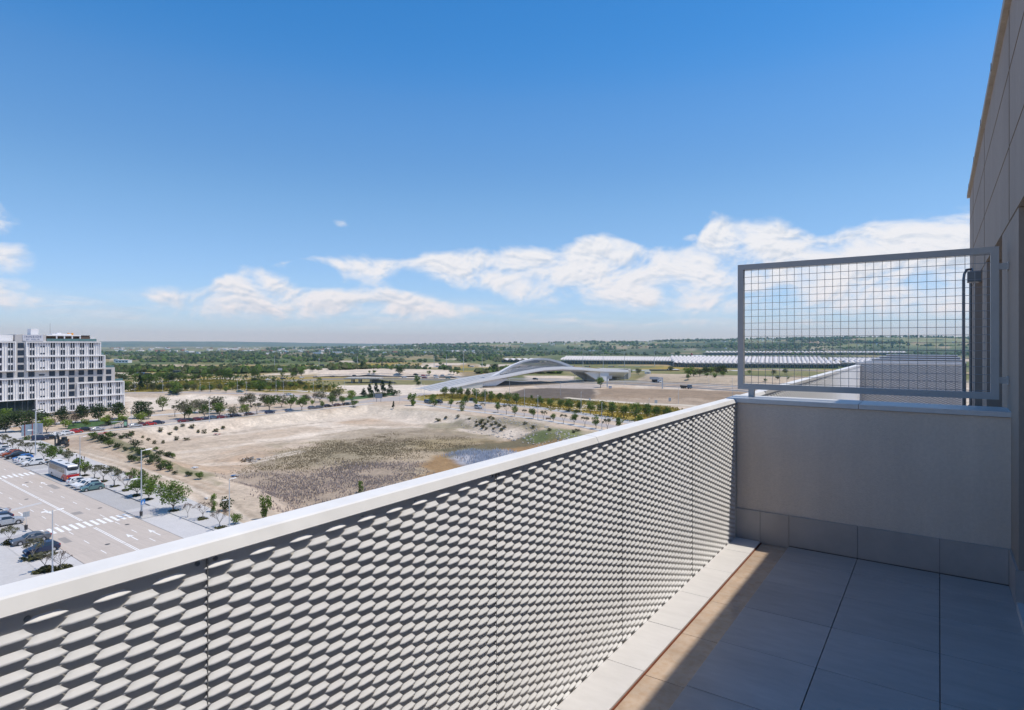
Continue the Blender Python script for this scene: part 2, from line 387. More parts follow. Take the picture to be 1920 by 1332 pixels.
gm.polygons.foreach_set('loop_start', np.arange(0, nq*4, 4, dtype=np.int32))
gm.polygons.foreach_set('use_smooth', np.ones(nq, bool))
gm.update(calc_edges=True); gm.validate()
# ground cover colours (albedo)
SOIL = np.array((.50,.405,.31)); PALE = np.array((.62,.535,.44)); RED = np.array((.46,.33,.225)); DRY = np.array((.31,.25,.18)); DARK = np.array((.13,.105,.085))
OLIVE = np.array((.135,.14,.055)); GREEN = np.array((.085,.12,.04)); YEL = np.array((.34,.245,.05)); WOOD = np.array((.06,.085,.04)); TAN = np.array((.33,.255,.15))
nbig = fbm(gx/60, gy/60, 4, 41); nmid = fbm(gx/14, gy/14, 4, 42); nsm = fbm(gx/4, gy/4, 4, 43)
gD = -SN*gx+CS*gy; gr = np.hypot(gx, gy)
col = np.zeros((len(gx), 3))
def lay(c_, w):
    global col
    w = np.clip(w, 0, 1)[:, None]; col = col*(1-w)+np.asarray(c_)*w
def zone(pts, c_, soft=3.0, warp=5.0, k=1.0, z=0.0):
    poly = pw(pts, z); xs = [p[0] for p in poly]; ys = [p[1] for p in poly]; pad = soft+warp+2
    m = np.nonzero((gx > min(xs)-pad) & (gx < max(xs)+pad) & (gy > min(ys)-pad) & (gy < max(ys)+pad))[0]
    if not len(m): return
    d = sdf(poly, gx[m], gy[m])+(nmid[m]-0.5)*2.4*warp+(nsm[m]-0.5)*1.2*warp
    w = np.clip(sstep(d, -soft, soft)*k, 0, 1)[:, None]; col[m] = col[m]*(1-w)+np.asarray(c_)*w
lay(SOIL, np.ones(len(gx)))
lay(PALE, sstep(nmid*0.6+nbig*0.4, 0.48, 0.68)); lay(RED, 0.75*sstep(fbm(gx/22, gy/22, 4, 47), 0.56, 0.74)); lay(DRY, 0.5*sstep(nsm, 0.55, 0.75)*sstep(nbig, 0.45, 0.6))
# the country beyond the motorway: grass, broom in flower, scrub, fields
far = sstep(gD, 430, 520)
f1 = fbm(gx/130, gy/130, 5, 51); f2 = fbm(gx/75, gy/190, 5, 52); f3 = fbm(gx/320, gy/320, 4, 53)
lay(OLIVE*1.15, far); lay(TAN, far*sstep(f1, 0.5, 0.62)); lay(YEL*0.95, far*sstep(f2, 0.55, 0.64)*(1-sstep(gD, 1500, 2200))*0.9); lay(GREEN, far*sstep(f3, 0.52, 0.6)*0.8); lay(PALE*0.9, far*sstep(f1, 0.68, 0.72)*(1-sstep(gD, 1500, 2500)))
fa = sstep(gD, 1500, 2600)
g1 = fbm(gx/900, gy/330, 5, 61); g2 = fbm(gx/420, gy/420, 4, 62); g3 = fbm(gx/240, gy/240, 3, 63)
lay(np.array((.115,.135,.05)), fa); lay(TAN*0.85, fa*sstep(g1, 0.52, 0.6)*0.8); lay(WOOD, fa*sstep(g2, 0.5, 0.56)*0.9); lay(PALE*0.85, fa*sstep(g3, 0.70, 0.76)*0.6)
hillm = sstep(gr, 3300, 4300)
q1 = fbm(gx/700, gy/700, 5, 71); q2 = fbm(gx/260, gy/260, 5, 72); q3 = fbm(gx/170, gy/300, 4, 73)
lay(np.array((.20,.22,.10)), hillm*0.8); lay(TAN*0.8, hillm*sstep(q1, 0.54, 0.62)*0.75); lay(WOOD, hillm*sstep(q2, 0.53, 0.59)*0.95); lay(np.array((.42,.32,.22)), hillm*sstep(q3, 0.67, 0.73)*0.75)
lay(WOOD*0.9, sstep(gr, 2500, 2900)*(1-sstep(gr, 3500, 4000))*sstep(fbm(gx/200, gy/500, 4, 74), 0.42, 0.5)*0.9)
lay(WOOD, sstep(gr, 9000, 10500)*0.7)
# named places
zone([(236,770),(330,790),(430,778),(560,768),(690,755),(690,748),(560,758),(420,766),(330,770)], SOIL*0.92, 3, 2)
zone([(236,738),(300,738),(560,744),(560,754),(430,758),(330,768),(236,772)], PALE, 3, 3)
zone([(215,745),(300,741),(420,737),(560,742),(700,750),(700,745),(560,735),(420,730),(236,733)], SOIL*0.9, 3, 3)
zone([(236,737),(420,732),(560,738),(600,738),(600,733),(560,728),(470,716),(340,716),(236,726)], YEL*0.55+OLIVE*0.45, 3, 9)
zone([(420,731),(560,733),(640,735),(580,722),(520,718),(440,717)], YEL, 3, 8, 0.85)
zone([(236,728),(330,722),(470,714),(470,708),(330,712),(236,718)], PALE*0.85, 3, 8, 0.8)
zone([(470,716),(600,713),(700,710),(700,703),(560,704),(430,705)], YEL*0.7+TAN*0.3, 3, 12, 0.9)
zone([(530,728),(660,726),(750,722),(870,722),(870,714),(700,713),(560,717)], OLIVE*0.8+TAN*0.3, 3, 7)
zone([(560,735),(660,742),(740,743),(860,737),(900,728),(860,723),(700,722),(560,725)], PALE, 3, 5)
zone([(560,744),(600,742),(680,745),(680,752),(560,750)], SOIL*0.9+OLIVE*0.15, 3, 3)
zone([(545,705),(600,694),(740,693),(870,699),(868,711),(760,708),(640,707)], PALE*0.8+RED*0.2, 3, 5)
zone([(700,697),(870,701),(930,699),(880,695),(720,692)], TAN*0.8+OLIVE*0.2, 4, 8, 0.6)
zone([(870,712),(985,700),(985,690),(860,695)], TAN*0.8, 4, 8, 0.8)
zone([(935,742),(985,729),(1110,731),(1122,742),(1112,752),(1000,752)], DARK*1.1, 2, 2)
zone([(985,717),(1060,718),(1140,723),(1110,731),(1010,727)], np.array((.40,.35,.31)), 2, 2)
zone([(1112,736),(1135,728),(1280,731),(1420,737),(1500,747),(1490,760),(1300,760),(1120,752)], RED*0.42+DRY*0.28, 3, 4)
zone([(1125,748),(1300,752),(1420,757),(1420,764),(1300,762),(1120,756)], RED*0.4+PALE*0.35, 2, 5, 0.55)
zone([(1180,707),(1290,709),(1400,712),(1560,718),(1560,726),(1400,725),(1290,720),(1200,716)], PALE*0.35+RED*0.4+OLIVE*.2, 3, 7)
zone([(1130,690),(1420,694),(1700,697),(1700,706),(1400,703),(1150,698)], OLIVE*1.05+TAN*.15, 5, 14, .9)
zone([(1240,700),(1320,704),(1400,708),(1480,712),(1480,704),(1400,699),(1280,696)], OLIVE*1.1, 4, 9)
zone([(1060,700),(1240,700),(1240,707),(1190,712),(1060,707)], OLIVE*0.8+TAN*0.3, 4, 6)
zone([(985,717),(1075,718),(1075,705),(985,705)], PALE*0.75+RED*0.25, 3, 4)
zone([(780,742),(850,738),(935,740),(1000,747),(1120,752),(1250,763),(1300,770),(1290,800),(1190,792),(1080,774),(960,760),(860,752),(780,752)], YEL*0.5+OLIVE*0.5, 2, 4)
zone([(860,744),(930,745),(1050,760),(1160,775),(1240,785),(1200,790),(1080,773),(960,758),(880,750)], YEL, 2, 5, 0.8)
zone([(1060,757),(1130,760),(1150,768),(1080,766)], PALE*0.9, 2, 3, 0.8)
zone([(940,742),(1000,746),(1120,751),(1120,755),(1000,751)], OLIVE*0.75, 2, 3)
zone([(300,735),(420,731),(560,733),(640,738),(640,728),(540,716),(400,714),(300,722)], OLIVE*0.6+YEL*0.5, 3, 9, .75)
zone([(690,766),(760,771),(860,782),(960,792),(1040,806),(1120,818),(1125,812),(1040,800),(960,787),(860,777),(760,766)], OLIVE*.6+SOIL*.4, 2, 3, .7)
# the building plot
zone([(440,782),(600,769),(700,760),(760,766),(760,774),(690,768),(600,777),(470,792)], SOIL*0.75+OLIVE*0.25, 2, 2, 0.8)
zone([(250,806),(480,786),(690,764),(850,780),(1040,816),(1050,826),(850,796),(690,776),(480,800),(300,818)], PALE, 3, 3, 0.75, -1)
zone([(470,905),(520,850),(600,824),(720,806),(840,806),(960,830),(1060,850),(960,960),(760,1080),(600,1010)], DRY*1.15+np.array((.02,.015,.0)), 4, 12, 0.85, -3)
zone([(540,832),(640,812),(780,805),(880,815),(820,845),(640,850)], DRY*0.75+OLIVE*0.35, 4, 14, 0.75, -3)
zone([(760,822),(860,818),(900,828),(830,845),(760,845)], YEL*0.35+DRY*0.6, 4, 8, 0.6, -3)
zone([(500,824),(560,812),(700,796),(800,800),(720,812),(590,828)], PALE*0.85+DRY*0.2, 4, 9, 0.8, -3)
zone([(610,812),(700,803),(800,806),(880,818),(760,830),(640,830)], DRY*0.95, 4, 9, 0.75, -3)
zone([(430,905),(480,882),(600,874),(720,862),(790,868),(720,930),(600,1000),(520,985)], DRY*0.8+np.array((.03,.015,.03)), 3, 8, 0.55, -3)
zone([(440,880),(520,850),(640,846),(760,842),(720,862),(560,880)], DRY*0.8+OLIVE*0.25, 3, 8, 0.7, -3)
zone([(800,868),(860,840),(960,826),(1050,826),(1070,840),(1000,880),(860,935),(790,910)], np.array((.30,.185,.085)), 3, 5, 0.9, -3)
zone([(848,851),(880,841),(945,842),(968,850),(935,875),(888,884)], np.array((.36,.37,.41)), 1.5, 2, 0.9, -3)
zone([(830,842),(900,834),(1000,822),(1046,824),(1030,833),(940,842),(850,852)], np.array((.13,.12,.075)), 2.5, 5, 0.85, -3)
zone([(985,820),(1060,815),(1085,818),(1070,836),(1030,832)], GREEN*1.2, 2, 3, 0.7, -2)
zone([(1015,800),(1060,808),(1110,818),(1080,834),(1050,815)], OLIVE*1.0+GREEN*0.3, 2, 3, 0.9)
zone([(880,795),(960,803),(1020,815),(1010,820),(940,808)], OLIVE*0.6+DRY*0.3, 1.5, 3, 0.75, -2.6)
zone([(790,792),(860,795),(880,802),(800,800)], OLIVE*0.6+DRY*0.4, 1.5, 3, 0.7, -2.6)
zone([(890,790),(960,787),(1030,800),(1010,812),(930,808),(880,797)], DARK*1.3+OLIVE*0.3, 1.5, 8, 0.35, -1.5)
zone([(112,830),(165,815),(215,818),(150,845)], DARK*1.6+RED*0.3, 2, 4, 0.8)
zone([(168,822),(215,822),(290,850),(420,905),(410,910),(335,886),(270,860),(200,836)], OLIVE*0.9+SOIL*0.1, 2, 3, 0.8)
zone([(345,890),(470,935),(590,1000),(560,1030),(440,985)], SOIL*0.9+OLIVE*0.12, 2, 3, 0.5)
def track(pts, c_, w_=0.55, gauge=1.0, k=0.6, z=-2.9):
    pl_ = [P(a, b, z) for a, b in pts]; xs = [p.x for p in pl_]; ys = [p.y for p in pl_]
    m = np.nonzero((gx > min(xs)-4) & (gx < max(xs)+4) & (gy > min(ys)-4) & (gy < max(ys)+4))[0]; d = np.full(len(m), 1e9)
    for a, b in zip(pl_, pl_[1:]):
        e = b-a; wx, wy = gx[m]-a.x, gy[m]-a.y; t_ = np.clip((wx*e.x+wy*e.y)/(e.x**2+e.y**2), 0, 1); d = np.minimum(d, np.hypot(wx-e.x*t_, wy-e.y*t_))
    d = d+(nsm[m]-.5)*1.2; w = (k*(1-sstep(np.abs(d-gauge), w_*.4, w_*1.6))*(0.5+nmid[m]))[:, None]; w = np.clip(w, 0, 1); col[m] = col[m]*(1-w)+np.asarray(c_)*w
TR = SOIL*0.72
track([(110,836),(200,862),(300,893),(400,932),(470,972),(540,1015)], TR, z=0); track([(130,846),(220,870),(320,905),(410,950),(480,1000)], PALE, z=0, gauge=1.4)
track([(180,838),(260,866),(330,892),(420,925)], RED*.8, z=0, k=.5)
for pts in ([(250,846),(330,838),(420,826),(520,812),(640,800),(760,795),(850,800)], [(290,868),(380,862),(450,846),(540,828),(660,806)], [(330,880),(400,872),(430,855),(470,845),(510,850),(500,872),(450,880),(410,872)], [(360,820),(480,806),(620,790),(740,784)], [(470,830),(580,822),(700,816),(800,812),(900,820)], [(260,838),(400,814),(560,796)]): track(pts, TR, .6, 1.0, .55)
for pts in ([(300,852),(420,838),(540,820),(680,802)], [(340,872),(470,866),(560,846)]): track(pts, PALE*1.05, .9, 1.2, .6)
col *= (0.86+0.28*nsm)[:, None]
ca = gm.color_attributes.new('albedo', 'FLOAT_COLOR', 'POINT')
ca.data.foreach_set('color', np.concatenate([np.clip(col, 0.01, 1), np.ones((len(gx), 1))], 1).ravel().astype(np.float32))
mg = bpy.data.materials.new('ground'); mg.use_nodes = True
t = mg.node_tree; b = t.nodes['Principled BSDF']; b.inputs['Roughness'].default_value = 0.95; b.inputs['Specular IOR Level'].default_value = 0.15
at = t.nodes.new('ShaderNodeAttribute'); at.attribute_name = 'albedo'
gp = t.nodes.new('ShaderNodeNewGeometry')
cur = at.outputs['Color']
for sc_, amp, det in ((0.9, 0.22, 6), (0.16, 0.16, 5), (0.012, 0.12, 5)):
    n = t.nodes.new('ShaderNodeTexNoise'); n.inputs['Scale'].default_value = sc_; n.inputs['Detail'].default_value = det; n.inputs['Roughness'].default_value = 0.68
    t.links.new(gp.outputs['Position'], n.inputs['Vector'])
    mr = t.nodes.new('ShaderNodeMapRange'); t.links.new(n.outputs[0], mr.inputs[0]); mr.inputs[1].default_value = 0.3; mr.inputs[2].default_value = 0.7; mr.inputs[3].default_value = 1-amp; mr.inputs[4].default_value = 1+amp
    mm = t.nodes.new('ShaderNodeMixRGB'); mm.blend_type = 'MULTIPLY'; mm.inputs[0].default_value = 1; t.links.new(cur, mm.inputs[1]); t.links.new(mr.outputs[0], mm.inputs[2]); cur = mm.outputs[0]
t.links.new(cur, b.inputs['Base Color'])
bp = t.nodes.new('ShaderNodeBump'); bp.inputs['Strength'].default_value = 0.7; bp.inputs['Distance'].default_value = 0.25
n = t.nodes.new('ShaderNodeTexNoise'); n.inputs['Scale'].default_value = 1.1; n.inputs['Detail'].default_value = 6; t.links.new(gp.outputs['Position'], n.inputs['Vector'])
t.links.new(n.outputs[0], bp.inputs['Height']); t.links.new(bp.outputs[0], b.inputs['Normal'])
gm.materials.append(mg)
ground = struct(put('ground', gm))
# ------------------------------------------------------------------ streets
M_road = mat('pale_asphalt', (.49,.43,.38), .9, var=.07, vs=1.3, var2=.07, vs2=5, bump=.15, bs=6, spec=.15, stretch=(.05, 1, 1))
M_park = mat('grey_pavers', (.41,.40,.395), .9, var=.05, vs=.4, var2=.10, vs2=3.2, spec=.15)
M_pave = mat('pale_pavement', (.50,.485,.475), .9, var=.05, vs=.3, var2=.09, vs2=2.6, spec=.15)
M_kerb = mat('kerb_stone', (.45,.44,.43), .9, var=.1, vs=1.5)
M_dark = mat('dark_gutter', (.09,.085,.085), .9, var=.2, vs=2)
M_paint = mat('road_paint', (.80,.79,.77), .7, var=.06, vs=2, var2=.1, vs2=9)
M_tact = mat('grey_tactile', (.42,.40,.40), .9, var=.08, vs=2)
M_asph = mat('motorway_asphalt', (.26,.26,.265), .9, var=.06, vs=.05, var2=.05, vs2=1.0, spec=.2)
M_street = mat('street_asphalt', (.40,.36,.34), .9, var=.06, vs=.2, var2=.06, vs2=1.6, spec=.15)
M_path = mat('sandy_path', (.56,.49,.39), .95, var=.08, vs=.3, var2=.1, vs2=2)
M_lawn = mat('lawn_grass', (.05,.105,.025), .95, var=.2, vs=.6, var2=.15, vs2=3)
A0 = P(275, 980); A1 = P(25, 870); UA = (A1-A0).normalized(); VA = Vector((-UA.y, UA.x, 0))     # avenue axis; b runs across it towards our building
AZR = math.atan2(UA.y, UA.x)
def av(a, b, z=0.0): p = A0+UA*a+VA*b; return Vector((p.x, p.y, z))
def avl(px, py):
    d = P(px, py)-A0; return d.dot(UA), d.dot(VA)
def strip(name, a0, a1, b0, b1, z, m, parent=None, z0=None):
    q = MB(); pl = [tuple(av(a, b))[:2] for a, b in ((a0, b0), (a1, b0), (a1, b1), (a0, b1))]
    if z0 is None:
        n = max(1, int(abs(a1-a0)/40)); 
        for i in range(n):
            u0, u1 = a0+(a1-a0)*i/n, a0+(a1-a0)*(i+1)/n
            q.quad(av(u0, b0, z), av(u0, b1, z), av(u1, b1, z), av(u1, b0, z))
    else: q.prism(pl, z0, z)
    return q.build(name, m, parent)
RA0, RA1, RW = -170, 330, 13.15
struct(strip('road', RA0, RA1, 0, RW, 0.03, M_road))
pvr = struct(strip('parking_bays', RA0, RA1, -4.75, -0.0, 0.025, M_park)); struct(strip('parking_bays', RA0, RA1, RW, RW+4.7, 0.025, M_park))
M_park2 = mat('light_pavers', (.53,.515,.51), .9, var=.05, vs=.4, var2=.08, vs2=3.2, spec=.15)
struct(strip('parking_bays', RA0, 2.6, -4.70, -0.05, 0.031, M_park2)); struct(strip('parking_bays', RA0, 2.6, RW+.05, RW+4.65, 0.031, M_park2))
q = MB()
for b in (-0.06, RW): q.quad(av(RA0, b, .036), av(RA0, b+.07, .036), av(RA1, b+.07, .036), av(RA1, b, .036))
struct(q.build('gutter_line', M_dark))
pv1 = struct(strip('pavement', RA0, RA1, -9.6, -4.75, 0.14, M_pave, None, -0.3))
q = MB()
for i in range(60):                                    # the pavement widens towards the far end: its back edge follows the photograph
    pass
wide = [(-60, -9.6), (-13, -9.6), (27, -12.5), (57, -13.5), (93, -14.5), (131, -15.5), (180, -16.5)]
pl = [tuple(av(a, b))[:2] for a, b in wide]+[tuple(av(180, -9.6))[:2], tuple(av(-60, -9.59))[:2]]
q = MB(); q.add([(x, y, 0.12) for x, y in pl], [tuple(range(len(pl)))]); struct(q.build('pavement', M_pave))
struct(strip('pavement', RA0, RA1, RW+4.7, RW+24, 0.14, M_pave, None, -0.3))
for b in (-4.75, RW+4.7): struct(strip('kerb', RA0, RA1, b-0.08, b+0.08, 0.155, M_kerb, None, -0.2))
q = MB(); q.quad(av(RA0, -4.67, .03), av(RA1, -4.67, .03), av(RA1, -4.5, .03), av(RA0, -4.5, .03)); struct(q.build('gutter_line', M_dark))
for a0, a1 in ((2.6, 10.4), (58.4, 66.8)):             # pavement noses at the crossings
    for b0, b1 in ((-4.9, -0.25), (RW+0.25, RW+4.85)):
        struct(strip('pavement', a0, a1, b0, b1, 0.13, M_pave, None, -0.2))
        for a in (a0, a1): struct(strip('kerb', a-0.08, a+0.08, b0, b1, 0.145, M_kerb, None, -0.2))
        struct(strip('tactile_paving', (a0+a1)/2-1.9, (a0+a1)/2+1.9, b0+0.1, b1-0.1, 0.1345, M_tact))
struct(strip('tactile_paving', 4.7, 6.6, -9.5, -4.9, 0.1445, M_tact)); struct(strip('tactile_paving', 4.9, 6.4, RW+4.9, RW+20, 0.1445, M_tact))
# markings: each dash, stripe and arrow is its own painted mark on the road
mk = tag(put('road_markings', None), 'white painted lines, arrows and crossings on the pale avenue', 'road marking')
def mark(name, a0, a1, b0, b1): 
    q = MB(); q.quad(av(a0, b0, .036), av(a0, b1, .036), av(a1, b1, .036), av(a1, b0, .036)); return q.build(name, M_paint, mk)
for c0 in (4.8, 60.6):
    for i in range(13): mark('crossing_stripe', c0, c0+3.8, 0.25+i*0.985, 0.25+i*0.985+0.5)
for a0, a1 in ((-60, -9.2), (-9.0, 3.6), (9.6, 33.2), (33.6, 59.6), (65.6, 180)):
    mark('centre_line', a0, a1, 6.22, 6.36); mark('centre_line', a0, a1, 6.50, 6.64)
for k in range(-6, 22):
    for b, o in ((3.2, 2.2), (9.75, 2.0)):
        a = o+k*6.93
        if any(c-2.2 < a < c+3.8 for c in (4.8, 60.6)): 
            a = (4.8 if a < 30 else 60.6)-2.3
        mark('lane_dash', a, a+2.2, b-0.06, b+0.06)
def arrow(a, b, d):                                    # d = +1 points along +a
    q = MB(); f = lambda u, v: av(a+d*u, b+d*v, .036)
    q.quad(f(0, -.09), f(0, .09), f(2.9, .09), f(2.9, -.09)); q.add([f(2.7, -.42), f(2.7, .42), f(4.6, 0)], [(0, 1, 2)] if d > 0 else [(0, 1, 2)])
    q.build('lane_arrow', M_paint, mk)
for a, b, d in ((-9.1, 1.5, 1), (-8.9, 4.6, 1), (45.6, 1.9, 1), (46.4, 4.9, 1), (23.3, 8.2, -1), (24.6, 11.5, -1), (100, 1.7, 1), (100, 4.9, 1), (80, 8.2, -1)): arrow(a, b, d)
q = MB(); q.quad(av(28.5, 7.0, .034), av(29.7, 7.0, .034), av(27.5, 13.0, .034), av(26.0, 13.0, .034)); struct(q.build('road_patch', M_pave))
M_tar = mat('tar_patch', (.30,.275,.255), .9, var=.08, vs=2); M_iron = mat('cast_iron', (.10,.095,.09), .6, .4, var=.1)
for a, b, la, wb in ((40, 1.0, 5.5, 1.1), (14.5, 4.6, 2.2, 1.4), (-2, 11.0, 3.5, 1.0), (75, 8.0, 6, 1.3), (28, 11.6, 2.0, 1.6)): struct(strip('road_patch', a, a+la, b, b+wb, .0325, M_tar))
for a, b in ((16.3, 1.6), (34.6, 8.0), (-7.5, 8.2), (52, 3.9), (1.2, 2.5)):
    c_ = av(a, b, 0); q = MB(); q.tube((c_.x, c_.y, .0), (c_.x, c_.y, .034), .36, .36, 14); struct(q.build('manhole_cover', M_iron))
q = MB()
for k in range(-5, 26): q.quad(av(k*9.1+.02, 0.1, .0315), av(k*9.1, RW-.1, .0315), av(k*9.1+.05, RW-.1, .0315), av(k*9.1+.07, 0.1, .0315))
struct(q.build('road_joint', M_tar))
# the far street along the building plot and the one turning right towards the bridge
def ribbon(name, pts, w, m, z=0.03, sides=False):
    """a road sheet along a centre line of world points, draped a little above the ground"""
    q = MB(); L = []
    P_ = [Vector((p[0], p[1], 0)) for p in pts]
    # resample
    rs_ = []
    for a, b in zip(P_, P_[1:]):
        n = max(1, int((b-a).length/6))
        rs_ += [a+(b-a)*i/n for i in range(n)]
    rs_.append(P_[-1])
    for i, p in enumerate(rs_):
        d = (rs_[min(i+1, len(rs_)-1)]-rs_[max(i-1, 0)]).normalized(); nrm = Vector((-d.y, d.x, 0))
        row = [p+nrm*w*k for k in (-0.5, -0.17, 0.17, 0.5)]
        zz = hz([c_.x for c_ in row], [c_.y for c_ in row]); h_ = max(zz)+z
        L.append([Vector((c_.x, c_.y, h_)) for c_ in row])
    vs = [c_ for r_ in L for c_ in r_]
    q.add(vs, [(i*4+k, i*4+k+1, i*4+k+5, i*4+k+4) for i in range(len(L)-1) for k in range(3)])
    e = q.build(name, m); return struct(e)
def gl(pts): return [G(*p) for p in pts]
ribbon('street', gl([(-40, 829), (60, 817), (150, 806), (250, 796), (350, 787), (480, 773), (600, 763), (690, 753), (760, 749)]), 9, M_street)
ribbon('pavement', gl([(-40, 838), (60, 825), (150, 814), (250, 803), (350, 793), (480, 779), (600, 768), (700, 757)]), 2.2, M_pave, 0.07)
ribbon('street', gl([(690, 753), (760, 751), (800, 754), (860, 762), (920, 770), (1000, 779), (1080, 790), (1160, 802), (1240, 816), (1320, 832)]), 6.5, M_street, 0.035)
ribbon('pavement', gl([(780, 757), (860, 769), (940, 778), (1000, 785), (1060, 795), (1120, 806), (1190, 820)]), 3.0, M_pave, 0.07)
ribbon('street', gl([(860, 752), (930, 757), (1000, 764), (1060, 772), (1110, 779), (1170, 790), (1240, 802), (1300, 812)]), 7, M_park, 0.035)
ribbon('street', gl([(690, 753), (760, 744), (800, 738)]), 10, M_street, 0.04)
ribbon('street', gl([(-20, 737), (220, 737), (330, 736), (430, 738), (520, 740), (600, 746), (660, 752)]), 8, M_street, 0.03)
ribbon('street', gl([(236, 730.5), (420, 730), (560, 733), (640, 740)]), 3, M_pave, 0.03)
ribbon('footpath', gl([(845, 738), (900, 741), (960, 752), (1010, 761), (1060, 767), (1130, 771), (1200, 775), (1280, 784)]), 2.6, M_path, 0.05)
ribbon('track', gl([(1060, 747), (1120, 751), (1200, 757), (1280, 760), (1380, 768)]), 6, M_path, 0.05)
ribbon('forecourt', gl([(-40, 806), (60, 797), (150, 790), (250, 782), (330, 776), (430, 768)]), 5, M_pave, 0.03)
for k, pts in enumerate(([(640, 752), (690, 747), (740, 741), (740, 737), (690, 741), (645, 746)], [(125, 806), (215, 796), (240, 786), (130, 794)])):
    pl = [G(*p) for p in pts]
    q = MB(); q.prism([(p.x, p.y) for p in pl], -0.5, 0.09); stuff(q.build('lawn', M_lawn), ('mown green lawn in front of the conifer clump' if k == 0 else 'green lawn strip in front of the white hotel'), 'lawn')
# motorway
HW1 = [G(*p) for p in ((430, 722), (520, 716), (600, 712.5), (690, 710.5), (760, 711.5), (830, 713), (900, 714), (1000, 716), (1080, 718), (1180, 721), (1300, 727.5), (1400, 734), (1480, 741))]
HW2 = [G(*p) for p in ((430, 708), (560, 706.5), (690, 706), (780, 707), (900, 709.5), (1000, 711.5), (1080, 713.5), (1180, 716), (1300, 721.5), (1400, 727), (1500, 733))]
ribbon('motorway', HW1, 10, M_asph, 0.06); ribbon('motorway', HW2, 10, M_asph, 0.06)
def rail(name, line, off, label):
    q = MB(); pts = []
    for i, p in enumerate(line):
        d = (line[min(i+1, len(line)-1)]-line[max(i-1, 0)]); d.z = 0; d.normalize(); n = Vector((-d.y, d.x, 0)); c_ = p+n*off
        pts.append(Vector((c_.x, c_.y, onground(c_.x, c_.y))))
    for a, b in zip(pts, pts[1:]):
        d = b-a; n = max(1, int(d.length/8))
        q.add([a+Vector((0,0,.45)), b+Vector((0,0,.45)), b+Vector((0,0,.8)), a+Vector((0,0,.8)), a+Vector((.08,.08,.45)), b+Vector((.08,.08,.45)), b+Vector((.08,.08,.8)), a+Vector((.08,.08,.8))], [(0,1,2,3), (7,6,5,4), (3,2,6,7)])
        for k in range(n): c_ = a+d*k/n; q.box(c_.x-.05, c_.x+.05, c_.y-.05, c_.y+.05, c_.z-.2, c_.z+.75)
    return tag(q.build(name, M_kerb), label, 'guard rail')
rail('guard_rail', HW1, -5.4, 'pale guard rail along the near side of the motorway'); rail('guard_rail', HW2, 5.4, 'pale guard rail along the far side of the motorway'); rail('guard_rail', HW1, 5.6, 'pale guard rail between the two carriageways of the motorway')
# ------------------------------------------------------------------ the white hotel
M_white = mat('white_cladding', (.80,.79,.79), .6, var=.03, vs=.3, var2=.02, vs2=4)
M_grey = mat('pale_grey_render', (.50,.48,.47), .8, var=.04, vs=.3)
M_bay = mat('pale_lilac_panel', (.55,.53,.56), .7, var=.03)
M_win = mat('dark_glazing', (.022,.035,.06), .3, var=.35, vs=.35, spec=.3)
M_lobby = mat('lobby_glass', (.018,.028,.035), .08, var=.3, vs=.2, spec=.6)
M_sign = mat('sign_panel', (.56,.57,.62), .5, var=.02)
M_let = mat('sign_letter', (.14,.16,.25), .5, var=0)
M_brown = mat('brown_cladding', (.16,.10,.065), .8, var=.2, vs=1)
M_orange = mat('orange_plastic', (.75,.33,.04), .5, var=.05)
M_green_glass = mat('glass_rail', (.10,.19,.20), .1, var=.1, vs=.5)
HX = -300.0
def HY(px8): 
    xc = (px8/8.0-CX)/FPX; return 300*(CS+xc*SN)/(SN-xc*CS)
hotel = thing('hotel_building', 'stepped white hotel with vertical fins and rows of dark windows at far left', 'hotel', (0, 0, 0))
ZB = lambda k: 1.3+2.93*k
yL, yR = HY(-900), HY(1865)
gw = MB()
gw.box(HX-17, HX-1.0, yL, HY(240), 0, ZB(10)+0.2); gw.box(HX-17, HX-1.0, HY(240), HY(705), 0, ZB(10)+2.9); gw.box(HX-17, HX-1.0, HY(705), HY(1500), 0, ZB(10)+0.3); gw.box(HX-17, HX-1.0, HY(1500), HY(1570), 0, ZB(8)+.2); gw.box(HX-17, HX-1.0, HY(1570), HY(1738), 0, ZB(6)+.4); gw.box(HX-17, HX-1.0, HY(1738), yR-0.3, 0, ZB(4)+.2)
gw.build('wall', M_grey, hotel)
colc = [10, 160, 312, 480, 640, 795, 940, 1085, 1228, 1368, 1505, 1638, 1775]
CY_ = [HY(c_) for c_ in colc]; CY_ = [CY_[1]-2*(CY_[12]-CY_[1])/11, CY_[1]-3*(CY_[12]-CY_[1])/11]+[CY_[1]+(CY_[12]-CY_[1])*(i-1)/11 for i in range(13)]
STEP = CY_[5]-CY_[4]; CD = {c_: CY_[i+2] for i, c_ in enumerate(colc)}
def winmesh(w, h, mull=False):
    q = MB(); q.box(-.06, .05, -w/2, w/2, -h/2, h/2, 0); t_ = .06
    for s in (-1, 1): q.box(-.05, .09, s*w/2-(t_ if s > 0 else 0), s*w/2+(t_ if s < 0 else 0), -h/2, h/2, 1)
    if mull: q.box(-.05, .085, -w*0.1-.03, -w*0.1+.03, -h/2, h/2, 1); q.box(-.05, .08, -w/2+.06, w/2-.06, -h*.12-.03, -h*.12+.03, 1)
    else: q.box(-.05, .08, -w/2+.06, w/2-.06, -h*.2-.025, -h*.2+.025, 1)
    return q.mesh('window', [M_win, M_dkst])
WM_N = winmesh(0.80, 2.05); WM_W = winmesh(2.05, 2.05, True); WM_S = winmesh(.62, .62); WM_V = winmesh(1.9, .6)
